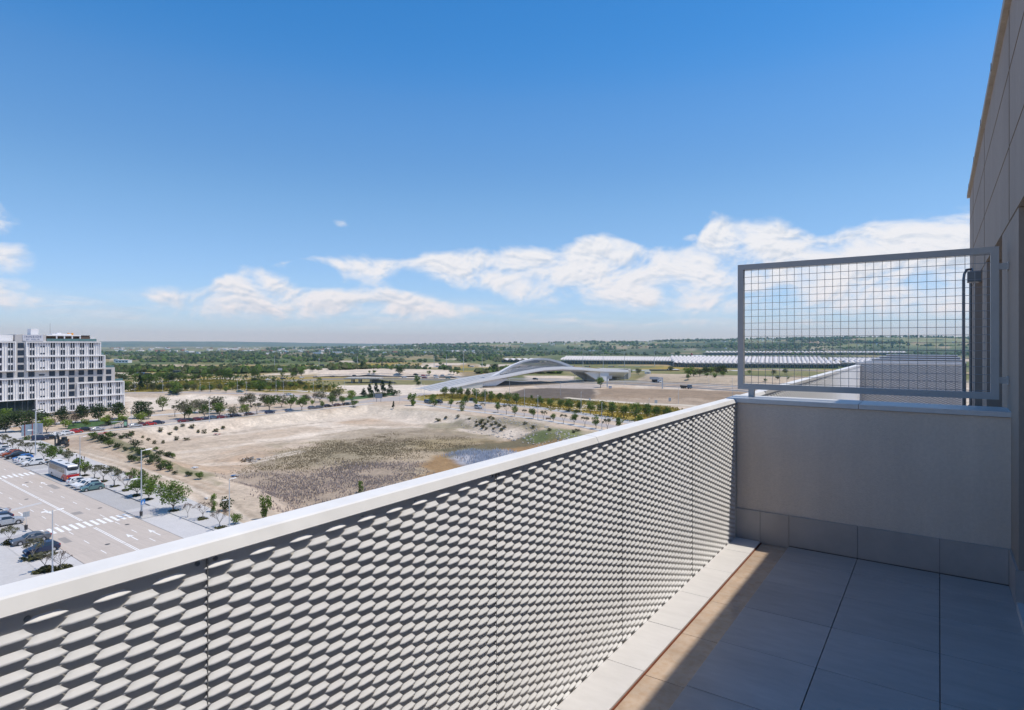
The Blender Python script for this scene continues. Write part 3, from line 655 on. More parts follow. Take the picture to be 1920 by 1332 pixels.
def hbox(k0, k1, p0, p1, cols, small=640, name='cladding_box'):
    y0, y1, z0, z1 = (HY(p0) if p0 > -500 else yL), HY(p1), ZB(k0), ZB(k1)
    t_ = 0.32; x0, x1 = HX-1.02, HX+0.15
    q = MB(); q.box(HX-0.98, HX-0.45, y0+.05, y1-.05, z0+.05, z1-.05); q.box(x0, x1, y0, y1, z1-t_, z1); q.box(x0, x1, y0, y1, z0, z0+t_*.8)
    q.box(x0, x1-.01, y0, y0+.35, z0+t_*.8, z1-t_); q.box(x0, x1-.01, y1-.35, y1, z0+t_*.8, z1-t_)
    q.build(name, M_white, hotel)
    f = STEP/4; y = CD[480]-f*80
    while y < y1-.5:
        if y > y0+.5:
            w_ = 0.08
            m_ = MB(); m_.add([(HX-.46,y-w_,z0+t_*.8),(HX+.05,y-w_*.5,z0+t_*.8),(HX+.05,y+w_*.5,z0+t_*.8),(HX-.46,y+w_*1.6,z0+t_*.8),(HX-.46,y-w_,z1-t_),(HX+.05,y-w_*.5,z1-t_),(HX+.05,y+w_*.5,z1-t_),(HX-.46,y+w_*1.6,z1-t_)], [(3,2,1,0),(4,5,6,7),(0,1,5,4),(1,2,6,5),(2,3,7,6),(3,0,4,7)])
            m_.build('fin', M_white, hotel)
        y += f
    for k in range(k0, k1):
        zc = (ZB(k)+ZB(k+1))/2
        for c_ in cols:
            for s in (-1, 1):
                if c_ == small: put('window', WM_S, hotel, (HX-.44, CD[c_]+s*.55, zc-.45))
                else: put('window', WM_N, hotel, (HX-.44, CD[c_]+s*.55, zc))
        zr = ZB(k+1)-.06
    # recessed heads of the blind bays
    q = MB(); y = CD[480]-f*79.5; i_ = 0
    while y < y1-.7:
        if y > y0+.7: q.box(HX-.45, HX-.435, y-.42, y+.42, z1-t_-0.95, z1-t_)
        y += f
    q.build('bay_head', M_bay, hotel)
hbox(6, 10, -900, 240, [10, 160]); hbox(8, 10, 390, 1515, [480, 640, 795, 940, 1085, 1228, 1390 if 1390 in CD else 1368]); hbox(6, 8, 400, 1580, [480, 640, 795, 940, 1085, 1228, 1368, 1505])
hbox(2, 5, -900, 1020, [10, 160, 312, 480, 640, 795, 940]); hbox(2, 4, 1160, 1865, [1228, 1368, 1505, 1638, 1775]); hbox(0, 2, 540, 1868, [640, 795, 940, 1085, 1228, 1368, 1505, 1638, 1775])
for c_, ks in ((312, (5, 6, 7, 8, 9)), (160, (5,)), (10, (5,)), (480, (5,)), (795, (5,)), (940, (5,)), (1085, (5, 4, 3, 2)), (1228, (5, 4)), (1368, (5, 4)), (1505, (5, 4)), (1638, (5, 4))):
    for k in ks: put('window', WM_W, hotel, (HX-.97, CD[c_], (ZB(k)+ZB(k+1))/2))
put('window', WM_V, hotel, (HX-.97, CD[640], (ZB(5)+ZB(6))/2-.4))
q = MB(); q.box(HX-3.0, HX-.98, yL, HY(535), 0, ZB(2)-.02); lob = q.build('lobby_glazing', M_lobby, hotel)
for p_ in (-150, 120, 235, 345, 430, 525):
    q = MB(); q.box(HX-.98, HX-.9, HY(p_)-.12, HY(p_)+.12, 0, ZB(2)-.03); q.build('mullion', M_dkst, lob)
zt = ZB(10)+0.3
q = MB(); q.box(HX-.95, HX-.80, HY(350), HY(660), zt+.15, zt+2.55); sg = q.build('sign_panel', M_sign, hotel)
def sign_text(txt, y, z, size, parent, m, x, sp=1.25):
    cu = bpy.data.curves.new('lettering', 'FONT'); cu.body = txt; cu.size = size; cu.align_x = 'CENTER'; cu.align_y = 'CENTER'; cu.extrude = .03; cu.space_character = sp
    o_ = bpy.data.objects.new('lettering', cu); C.objects.link(o_); bpy.context.view_layer.update()
    me = bpy.data.meshes.new_from_object(o_.evaluated_get(bpy.context.evaluated_depsgraph_get())); bpy.data.objects.remove(o_)
    me.name = 'lettering'; me.materials.clear(); me.materials.append(m)
    r = put('lettering', me, parent, (x, y, z)); r.rotation_euler = (R(90), 0, R(90)); return r
sign_text('INNSIDE', HY(505), zt+1.72, 1.25, sg, M_let, HX-.77); sign_text('BY MELIÁ', HY(505), zt+.62, .82, sg, M_let, HX-.77, 1.35)
q = MB(); q.box(HX-8, HX-4, HY(515), HY(632), zt+2.6, zt+5.0); q.build('roof_block', M_white, hotel)
q = MB(); q.box(HX-4.2, HX-3.98, HY(570)-.2, HY(570)+.2, zt+4.3, zt+4.6)
# rooftop terrace
q = MB(); q.box(HX-9, HX-1.2, HY(712), HY(1232), zt+2.15, zt+2.6); q.build('terrace_roof', M_white, hotel)
q = MB(); q.box(HX-9, HX-3.2, HY(712), HY(1232), zt, zt+2.15); q.build('terrace_back_wall', M_brown, hotel)
for p_ in (870, 987, 1104, 1222): 
    q = MB(); q.box(HX-1.9, HX-1.3, HY(p_)-.2, HY(p_)+.2, zt, zt+2.15); q.build('terrace_column', M_white, hotel)
q = MB(); q.box(HX-8, HX-1.6, HY(1234), HY(1368), zt, zt+2.25); q.build('timber_pavilion', M_brown, hotel)
q = MB(); q.box(HX-8, HX-1.4, HY(1230), HY(1372), zt+2.26, zt+2.5); q.build('pavilion_roof', M_dkst, hotel)
for a, b in ((712, 960), (962, 1200), (1202, 1464)):
    q = MB(); q.box(HX-1.0, HX-.9, HY(a), HY(b)-.05, zt, zt+1.0); q.build('glass_rail', M_green_glass, hotel)
q = MB(); q.box(HX-6, HX-3, HY(1395), HY(1455), zt, zt+1.8); q.build('terrace_shelter', M_white, hotel)
q = MB(); q.box(HX-6, HX-2, HY(810), HY(1100), zt+2.62, zt+3.1); q.box(HX-5, HX-3, HY(900), HY(960), zt+3.1, zt+3.5); q.build('roof_plant', M_white, hotel)
for p_ in (1090, 1143):
    q = MB(); q.box(HX-5, HX-4, HY(p_)-.35, HY(p_)+.35, zt+2.62, zt+3.5); q.build('orange_roof_box', M_orange, hotel)
q = MB(); q.tube((HX-5, HY(820), zt+2.6), (HX-5, HY(820), zt+7.5), .06, .03, 5); q.build('antenna', M_dkst, hotel)
q = MB(); q.box(HX-8, HX-2, HY(-60), HY(225), zt, zt+2.4); q.build('roof_shelter', M_white, hotel)
q = MB(); q.box(HX-7, HX-1.4, HY(245), HY(300), zt, zt+2.3); q.build('roof_planting_box', M_brown, hotel)
for y0, y1, z in ((1515, 1570, ZB(8)+.2), (1600, 1730, ZB(6)+.4), (1745, 1860, ZB(4)+.2)):
    q = MB(); q.box(HX-1.3, HX-1.22, HY(y0), HY(y1), z, z+.95); q.build('glass_rail', M_green_glass, hotel)
# ------------------------------------------------------------------ the balcony
FZ = EYE-1.6                                            # floor level
PX = -1.38                                              # inner face of the parapet
M_coping = mat('coping_paint', (.72,.72,.72), .5, spec=.25, var=.04, vs=1.5, var2=.06, vs2=9, streak=.03)
M_panel = mat('panel_paint', (.88,.89,.91), .5, spec=.3, var=.04, vs=2.0, var2=.05, vs2=14)
M_back = mat('panel_back_paint', (.74,.73,.71), .6, var=.06, vs=3)
M_screw = mat('steel_screw', (.45,.45,.46), .3, .9, var=0)
M_tile = mat('floor_tile', (.42,.39,.375), .34, objrand=.06, var=.10, vs=1.6, var2=.10, vs2=7, bump=.02, bs=30, spec=.45, stretch=(1, 3.5, 1))
M_sill = mat('sill_tile', (.60,.595,.605), .5, objrand=.03, var=.04, vs=2.3, var2=.06, vs2=8, spec=.4, stretch=(1, 3, 1))
M_gut = mat('channel_tile', (.53,.425,.34), .08, objrand=.08, var=.16, vs=5, var2=.16, vs2=28, tint=(.42,.31,.225), spec=.5)
M_grout = mat('grout', (.17,.16,.15), .9, var=.2, vs=12)
M_rust = mat('rust_stain', (.17,.045,.018), .85, var=.3, vs=18)
M_rend = mat('render_coat', (.66,.575,.50), .9, streak=.07, var=.06, vs=1.6, var2=.07, vs2=45, bump=.55, bs=130, spec=.2)
M_wall = mat('facade_panel', (.34,.29,.25), .85, streak=.06, var=.05, vs=.9, var2=.06, vs2=26, bump=.2, bs=90, spec=.2, stretch=(1, 1, .5))
M_joint = mat('joint_sealant', (.17,.12,.07), .9, var=.2, vs=8)
M_slab = mat('coping_stone', (.58,.58,.58), .4, var=.05, vs=3, var2=.06, vs2=22)
M_steel = mat('grey_paint_steel', (.40,.41,.41), .45, var=.05, vs=4, var2=.03, vs2=30)
M_eave = mat('eave_sheet', (.40,.34,.27), .6, .1, var=.14, vs=5, var2=.1, vs2=40)
M_seam = mat('panel_seam_grey', (.24,.24,.24), .7, var=.1)
# building below and behind
bm_ = MB(); bm_.box(-1.44, 16, -14, 24.5, 0.0, FZ-0.42); bm_.box(0.72, 16, -14, 11.6, FZ-0.42, FZ+3.86)
bld = thing('apartment_building', 'beige apartment building whose panelled wall rises along the right of the terrace', 'building', (0, 0, 0))
bm_.build('building_body', M_wall, bld)
# right-hand facade with door openings: pieces between the openings
WX = 0.39
opens = [(1.2, 4.714), (5.877, 7.695), (8.425, 10.119)]
ed = [-9.0]+[v for o_ in opens for v in o_]+[11.75]
w_ = MB()
for i in range(0, len(ed), 2): w_.box(WX, 0.72, ed[i], ed[i+1], FZ-0.42, FZ+2.415)
w_.box(WX, 0.72, -9.0, 11.75, FZ+2.418, FZ+3.86)
w_.build('facade_wall', M_wall, bld)
jn = MB()
for z in (0.814+1.6+0.006, 2.93, 3.45): jn.box(WX-0.0025, WX+0.001, -9, 11.75, FZ+z, FZ+z+0.006)
for y in (2.6, 5.3, 8.06, 10.6): jn.box(WX-0.0025, WX+0.001, y, y+0.005, FZ+2.43, FZ+3.86)
jn.build('panel_joint', M_joint, bld)
ev = MB(); ev.box(WX-0.035, 0.9, -9, 11.82, FZ+3.862, FZ+3.885); ev.box(WX-0.035, WX-0.012, -9, 11.82, FZ+3.885, FZ+3.925)
ev.build('eave_trim', M_eave, bld)
for k in range(8):
    c_ = MB(); c_.box(WX-0.04, WX-0.0355, 0.2+k*1.55, 0.205+k*1.55, FZ+3.861, FZ+3.926); c_.build('trim_joint', M_joint, bld)
for (a, b_) in opens:
    dfr = MB()
    dfr.box(0.60, 0.66, a, a+0.06, FZ+0.05, FZ+2.41); dfr.box(0.60, 0.66, b_-0.06, b_, FZ+0.05, FZ+2.41); dfr.box(0.60, 0.66, a+0.06, b_-0.06, FZ+2.35, FZ+2.41); dfr.box(0.60, 0.66, (a+b_)/2-0.03, (a+b_)/2+0.03, FZ+0.05, FZ+2.35)
    d_ = dfr.build('door_frame', M_dkst, bld)
    gl = MB(); gl.box(0.625, 0.635, a+0.06, b_-0.06, FZ+0.05, FZ+2.35); gl.build('pane', M_glass, d_)
    th = MB(); th.box(WX-0.01, 0.66, a, b_, FZ-0.02, FZ+0.05); th.build('threshold', M_slab, bld)
for (a, b_) in ((4.714, 5.16), (-3.0, 1.2)):
    sk_ = MB(); sk_.box(WX-0.012, WX, a, b_, FZ+0.004, FZ+0.24); sk_.build('skirting_tile', M_tile, bld)
sk_ = MB(); sk_.box(WX-0.016, 0.60, 4.702, 4.714, FZ+0.05, FZ+0.24); sk_.build('skirting_tile', M_tile, bld)
for (a, b_) in ((5.45, 5.877), (7.695, 8.425), (10.119, 11.75)):
    sk_ = MB(); sk_.box(WX-0.012, WX, a, b_, FZ+0.004, FZ+0.24); sk_.build('skirting_tile', M_tile, bld)
# floor: bed, tiles, channel, sill
fl = MB(); fl.box(PX-0.03, 0.72, -3.0, 5.2, FZ-0.42, FZ-0.031)
floor = struct(fl.build('balcony_floor', M_grout))
YJ = [5.15, 4.807, 4.326, 3.822, 3.305, 2.785]
while YJ[-1] > -2.6: YJ.append(YJ[-1]-0.507)
XJ = [(-0.968, -0.495), (-0.495, 0.004), (0.004, WX)]
g = 0.0018
def tile_mesh(name, x0, x1, y0, y1, z, m):
    q = MB(); bv = 0.0016
    q.add([(x0,y0,z-0.012),(x1,y0,z-0.012),(x1,y1,z-0.012),(x0,y1,z-0.012),(x0,y0,z-bv),(x1,y0,z-bv),(x1,y1,z-bv),(x0,y1,z-bv),(x0+bv,y0+bv,z),(x1-bv,y0+bv,z),(x1-bv,y1-bv,z),(x0+bv,y1-bv,z)],
          [(0,1,5,4),(1,2,6,5),(2,3,7,6),(3,0,4,7),(4,5,9,8),(5,6,10,9),(6,7,11,10),(7,4,8,11),(8,9,10,11)])
    return q.build(name, m, floor)
rs = random.Random(3)
for a, b_ in zip(YJ, YJ[1:]):
    for x0, x1 in XJ: tile_mesh('floor_tile', x0+g, x1-g, b_+g, a-g, FZ+rs.uniform(-.0006, .0006), M_tile)
    tile_mesh('channel_tile', -1.176+g, -0.968-g, b_+g, a-g, FZ-0.016+rs.uniform(-.0005, .0005), M_gut)
    tile_mesh('sill_tile', PX+0.004, -1.176-g, b_+g, a-g, FZ+rs.uniform(-.0005, .0005), M_sill)
e_ = MB(); e_.box(-1.1762, -1.1700, -3, 5.15, FZ-0.03, FZ-0.009); e_.build('rusty_edge_strip', M_rust, floor)
# parapet: expanded metal panels under a folded metal coping
par = thing('parapet', 'long white parapet of pressed scale-pattern metal panels with a folded white coping', 'parapet', (0, 0, 0))
cz = EYE-0.46
def coping(y0, y1, name='coping'):
    q = MB(); prof = [(PX-0.082, cz-0.05), (PX-0.082, cz-0.004), (PX-0.072, cz+0.001), (PX-0.010, cz-0.001), (PX-0.004, cz-0.004), (PX+0.0100, cz-0.031), (PX+0.007, cz-0.034), (PX-0.03, cz-0.034)]
    n = len(prof)
    vs = [(x, y0, z) for x, z in prof]+[(x, y1, z) for x, z in prof]
    q.add(vs, [(i, (i+1) % n, (i+1) % n+n, i+n) for i in range(n)]+[tuple(range(n))[::-1], tuple(range(n, 2*n))])
    return q.build(name, M_coping, par)
coping(-3.0, 2.6835); coping(2.6865, 6.2)
A_, B_ = 1.1195/20, 0.0364                              # half pitch along the parapet, pitch up it
PT, PB = cz-0.049, FZ+0.012                             # top and bottom of the pattern
def scale_panel():
    q = MB(); dl, pr = 0.47*B_, 0.0056
    nrow = int((PT-PB)/B_)
    for k in range(20):
        yc = (k+0.5)*A_
        for j in range(-1, nrow+1):
            zt = PT-(j+(0.5 if k % 2 else 0.0))*B_
            if zt > PT+0.001 or zt-0.5*B_ < PB-0.02: continue
            first = (zt > PT-0.001)
            rows = 5; cols = (-1, -0.72, -0.45, 0.45, 0.72, 1)
            vs = []
            for i in range(rows):
                tt = i/(rows-1); te = tt
                hw = A_*(0.37+0.31*tt**1.25)
                for u in cols:
                    bul = min(1.0, max(0.06, (1.0-abs(u))/0.55))
                    vs.append((pr*te*bul+0.0006, yc+u*hw, zt-dl*tt*(0.62 if first else 1.0)))
            nc = len(cols)
            fs = [(a*nc+b, a*nc+b+1, (a+1)*nc+b+1, (a+1)*nc+b) for a in range(rows-1) for b in range(nc-1)]
            fs = [f_[::-1] for f_ in fs]
            # returned lip under the front edge
            o = len(vs); e0 = (rows-1)*nc
            for b in range(nc):
                x, y, z = vs[e0+b]; vs.append((x-0.0012, y, z-0.0012))
            fs += [(e0+b+1, e0+b, o+b, o+b+1) for b in range(nc-1)]
            q.add(vs, fs)
    return q.mesh('scale_panel', M_panel, True)
spm = scale_panel()
pj = [0.736-1.1195*2, 0.736-1.1195, 0.736, 1.8505, 2.972, 4.094]
for y in pj: put('scale_panel', spm, par, (PX, y, 0))
bk = MB(); bk.box(PX-0.014, PX-0.004, -3.0, 5.175, FZ-0.05, cz-0.034); bk.build('backing_sheet', M_back, par)
for y in pj[1:]:
    q = MB(); q.box(PX-0.0045, PX+0.0034, y-0.0009, y+0.0009, FZ, cz-0.034); q.build('panel_seam', M_seam, par)
def screw(y, z):
    q = MB(); q.tube((PX-0.004, y, z), (PX-0.0005, y, z), 0.0062, 0.005, 10); o_ = q.build('screw', M_screw, par)
for y in pj[1:]:
    for dy in (-0.021, 0.021):
        screw(y+dy, cz-0.043); screw(y+dy, cz-0.545)
for y in (0.40, 1.20, 1.42, 2.30, 2.55, 3.4, 3.7, 4.5): screw(y, cz-0.052)
# partition at the far end with stone coping
pt = thing('partition_wall', 'low rough rendered partition wall with stone coping closing the terrace', 'wall', (0, 0, 0))
PY = 5.175
q = MB(); q.box(PX, WX, PY+0.004, PY+0.28, FZ-0.4, cz-0.034); q.build('rendered_core', M_rend, pt)
for x0, x1 in ((PX-0.075, -0.492), (-0.488, WX)):
    q = MB(); z1 = cz+0.004; q.add([(x0,PY-0.012,cz-0.030),(x1,PY-0.012,cz-0.030),(x1,PY+0.30,cz-0.030),(x0,PY+0.30,cz-0.030),(x0,PY-0.012,z1),(x1,PY-0.012,z1),(x1,PY+0.30,z1+0.006),(x0,PY+0.30,z1+0.006)],
        [(3,2,1,0),(4,5,6,7),(0,1,5,4),(1,2,6,5),(2,3,7,6),(3,0,4,7)]); q.build('coping_slab', M_slab, pt)
q = MB(); q.box(-0.492, -0.488, PY-0.011, PY+0.29, cz-0.029, cz+0.003); q.build('coping_joint', M_joint, pt)
for x0, x1 in ((PX+0.002, -1.184), (-1.184, -0.968), (-0.968, -0.495), (-0.495, 0.004), (0.004, WX-0.012)):
    q = MB(); q.box(x0+0.0015, x1-0.0015, PY-0.012, PY+0.003, FZ-0.018 if x1 < -0.9 else FZ+0.002, FZ+0.238); q.build('skirting_tile', M_tile, pt)
q = MB(); q.box(PX, WX-0.012, PY-0.004, PY+0.003, FZ-0.02, FZ+0.236); q.build('skirting_grout', M_grout, pt)
q = MB(); q.box(PX+0.0006, PX+0.012, PY-0.014, PY+0.002, FZ, cz-0.034); q.build('corner_angle', M_galv, pt)
# wire mesh screen standing on the partition
ms = thing('mesh_screen', 'grey steel framed wire mesh screen standing on the partition coping', 'screen', (0, 0, 0))
x0, x1, z0, z1, sy = -1.405, 0.338, EYE-0.388, EYE+0.668, 5.335
q = MB(); bw = 0.046
for a in ((x0, x0+bw, z0, z1), (x1-bw, x1, z0, z1), (x0+bw, x1-bw, z1-bw, z1), (x0+bw, x1-bw, z0, z0+bw)): q.box(a[0], a[1], sy, sy+0.04, a[2], a[3])
q.build('frame', M_steel, ms)
pitch = 0.0556; nv = int((x1-x0-2*bw)/pitch)
for i in range(nv+1):
    x = x0+bw+0.008+i*pitch
    q = MB(); n_ = int((z1-z0-2*bw)/pitch)
    pts = [(x, sy+0.012, z0+bw-0.012)]+[(x, sy+0.012+(0.0022 if (i+j) % 2 else -0.0022), z0+bw+0.012+j*pitch) for j in range(n_+1)]+[(x, sy+0.012, z1-bw+0.012)]
    q.path(pts, 0.0019, 5); q.build('vertical_wire', M_galv, ms)
for j in range(int((z1-z0-2*bw)/pitch)+1):
    z = z0+bw+0.012+j*pitch
    q = MB(); pts = [(x0+bw-0.012, sy+0.012, z)]+[(x0+bw+0.008+i*pitch, sy+0.012+(-0.0022 if (i+j) % 2 else 0.0022), z) for i in range(nv+1)]+[(x1-bw+0.012, sy+0.012, z)]
    q.path(pts, 0.0019, 5); q.build('horizontal_wire', M_galv, ms)
q = MB(); q.box(-1.318, -1.272, sy+0.002, sy+0.038, cz+0.002, z0); q.build('foot_post', M_steel, ms)
for z in (0.53, -0.255):
    q = MB(); q.box(x1, WX-0.002, sy+0.004, sy+0.036, EYE+z-0.021, EYE+z+0.021); q.box(WX-0.008, WX-0.001, sy-0.03, sy+0.07, EYE+z-0.026, EYE+z+0.026)
    b_ = q.build('wall_bracket', M_steel, ms)
    q = MB(); q.tube((WX-0.008, sy+0.055, EYE+z), (WX-0.016, sy+0.055, EYE+z), 0.010, 0.008, 8); q.build('bolt', M_galv, b_)
# neighbouring terrace beyond the partition
npar = thing('parapet', "neighbouring terrace's white metal parapet continuing beyond the mesh screen", 'parapet', (0, 0, 0))
q = MB(); q.box(PX-0.082, PX+0.0095, 6.203, 14.9, cz-0.034, cz); q.build('coping', M_coping, npar)
y = 5.46
while y < 14.8:
    put('scale_panel', spm, npar, (PX, y, 0)); y += 1.1195
q = MB(); q.box(PX-0.012, PX-0.0005, 5.46, 14.9, FZ-0.05, cz-0.034); q.build('backing_sheet', M_back, npar)
nf = MB(); nf.box(PX, WX, 5.46, 14.9, FZ-0.42, FZ); struct(nf.build('terrace_floor', M_tile))
M_endp = mat('screen_shade_grey', (.42,.42,.41), .45, var=.05)  # white end-screen panels, their shade put into the colour as grey
M_divd = mat('dark_divider', (.13,.135,.14), .7, var=.08)
nsc = thing('end_screen', 'shaded scale-pattern metal screen closing the far end of the neighbouring terrace', 'screen', (0, 0, 0))
zt = EYE-0.40
q = MB(); q.box(PX-0.08, WX+0.02, 14.9, 14.95, FZ-0.4, zt-0.03); q.build('backing_sheet', M_back, nsc)
q = MB(); q.box(PX-0.09, WX+0.03, 14.88, 14.98, zt-0.03, zt); q.build('coping', M_coping, nsc)
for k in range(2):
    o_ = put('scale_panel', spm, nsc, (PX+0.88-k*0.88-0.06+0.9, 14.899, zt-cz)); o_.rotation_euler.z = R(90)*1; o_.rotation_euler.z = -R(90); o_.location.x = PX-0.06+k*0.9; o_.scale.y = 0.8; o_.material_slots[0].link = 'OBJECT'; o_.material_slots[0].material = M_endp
for k, y in enumerate((16.6, 18.6, 21.2, 24.2)):
    q = MB(); q.box(PX-0.08, WX+0.1, y, y+0.09, FZ-0.4, zt-0.04+0.01*k); l_ = tag(q.build('terrace_divider', M_divd), 'dark terrace divider, the '+ordn(k)+' one beyond the end screen', 'divider', 'terrace dividers beyond the end screen')
    q = MB(); q.box(PX-0.09, WX+0.1, y-0.02, y+0.11, zt-0.04+0.01*k, zt-0.01+0.01*k); q.build('coping', M_coping, l_)
q = MB(); q.box(PX-0.08, PX, 14.98, 24.4, FZ-0.4, zt-0.08); tag(q.build('side_parapet', M_coping), 'white side parapet running on beyond the end screen', 'parapet')
M_pole = mat('pole_steel', (.17,.19,.21), .4, .3, var=.05)
# wall lamp, tall tubes and a folded bundle by the neighbour's door
lp = thing('wall_lamp', 'square grey box lamp high on the wall behind the mesh screen', 'lamp', (0, 0, 0))
q = MB(); q.box(WX-0.125, WX, 8.62, 8.80, EYE+0.80-0.1, EYE+0.80+0.02); q.build('lamp_body', M_pole, lp)
q = MB(); q.box(WX-0.11, WX-0.02, 8.64, 8.78, EYE+0.695, EYE+0.7); q.build('diffuser', M_slab, lp)
for k, dx in enumerate((0.055, 0.135)):
    rl = thing('pole', ('outer' if k == 0 else 'inner')+' dark steel pole bending to the wall behind the mesh screen', 'pole', (0, 0, 0), group='dark poles by the wall')
    X_ = 0.225+dx; Y_ = 10.6
    q = MB(); pts = [(X_, Y_, FZ), (X_, Y_, EYE+0.88), (X_+0.012, Y_+0.05, EYE+0.98), (X_+0.04, Y_+0.12, EYE+1.04), (WX, Y_+0.25, EYE+1.06)]
    q.path(pts, 0.017, 8); q.build('tube', M_pole, rl)
    q = MB(); q.tube((X_, Y_, FZ), (X_, Y_, FZ+0.02), 0.05, 0.05, 10); q.build('base_plate', M_dkst, rl)
fb = thing('folding_chair', 'black folding chair leaning by the foot of the dark poles', 'chair', (0.24, 9.9, FZ))
q = MB(); q.obox((0, 0, 0.36), 0.05, 0.42, 0.72, 0, 0, R(7)); q.build('folded_seat', M_dkst, fb)
for k in (-1, 1):
    q = MB(); q.tube((0.02, 0.22*k, 0), (0.09, 0.2*k, 0.78), 0.012, 0.012, 6); q.build('leg', M_dkst, fb)
# ------------------------------------------------------------------ trees, shrubs, grass
L_DARK = leafmat('dark_foliage', (.075,.105,.046)); L_MID = leafmat('mid_foliage', (.13,.19,.05)); L_LIME = leafmat('lime_foliage', (.21,.28,.05)); L_OLIVE = leafmat('olive_foliage', (.14,.15,.075)); L_CON = leafmat('conifer_foliage', (.034,.056,.028))
L_FRESH = leafmat('fresh_foliage', (.16,.23,.05)); L_BROWN = leafmat('brown_twigs', (.19,.135,.10)); L_GREY = leafmat('grey_foliage', (.18,.175,.115)); L_DRY = leafmat('dry_grass', (.34,.27,.17), .3); L_UND = leafmat('dry_undergrowth', (.12,.12,.055))
M_bark = mat('bark', (.14,.115,.09), .95, var=.2, vs=3)
M_barkg = mat('pale_bark', (.22,.20,.18), .95, var=.2, vs=3)
def leaves(q, rnd, centers, n, size, flat=0.5):
    """many small leaf-sized faces spread through clumps (cx,cy,cz,rx,rz)"""
    wts = [c_[3]**2*c_[4] for c_ in centers]; tot = sum(wts)
    for c_, w_ in zip(centers, wts):
        for _ in range(max(6, int(n*w_/tot))):
            u = rnd.gauss(0, 1), rnd.gauss(0, 1), rnd.gauss(0, 1); l = math.sqrt(sum(k*k for k in u))+1e-6
            r = (0.35+0.65*rnd.random()**0.55)
            p = Vector((c_[0]+u[0]/l*c_[3]*r, c_[1]+u[1]/l*c_[3]*r, c_[2]+u[2]/l*c_[4]*r))
            a = Vector((rnd.gauss(0, 1), rnd.gauss(0, 1), rnd.gauss(0, flat))).normalized(); b = a.orthogonal().normalized()
            b = (b+a.cross(b)*rnd.uniform(-1, 1)).normalized(); s = size*rnd.uniform(.6, 1.35)
            q.add([p-a*s*.5-b*s*.2, p+a*s*.1-b*s*.42, p+a*s*.55+b*s*.05, p-a*s*.05+b*s*.45], [(0, 1, 2, 3)])
def limb(q, rnd, p, d, l, r, depth, tips):
    e = p+d*l; q.tube(p, e, r, r*.62, 5, 0, False)
    if depth == 0: tips.append(e); return
    for _ in range(rnd.choice((2, 3)) if depth > 1 else 3):
        nd = (d+Vector((rnd.uniform(-.8, .8), rnd.uniform(-.8, .8), rnd.uniform(-.15, .5)))).normalized()
        limb(q, rnd, e, nd, l*rnd.uniform(.62, .82), r*.6, depth-1, tips)
PROTO = {}
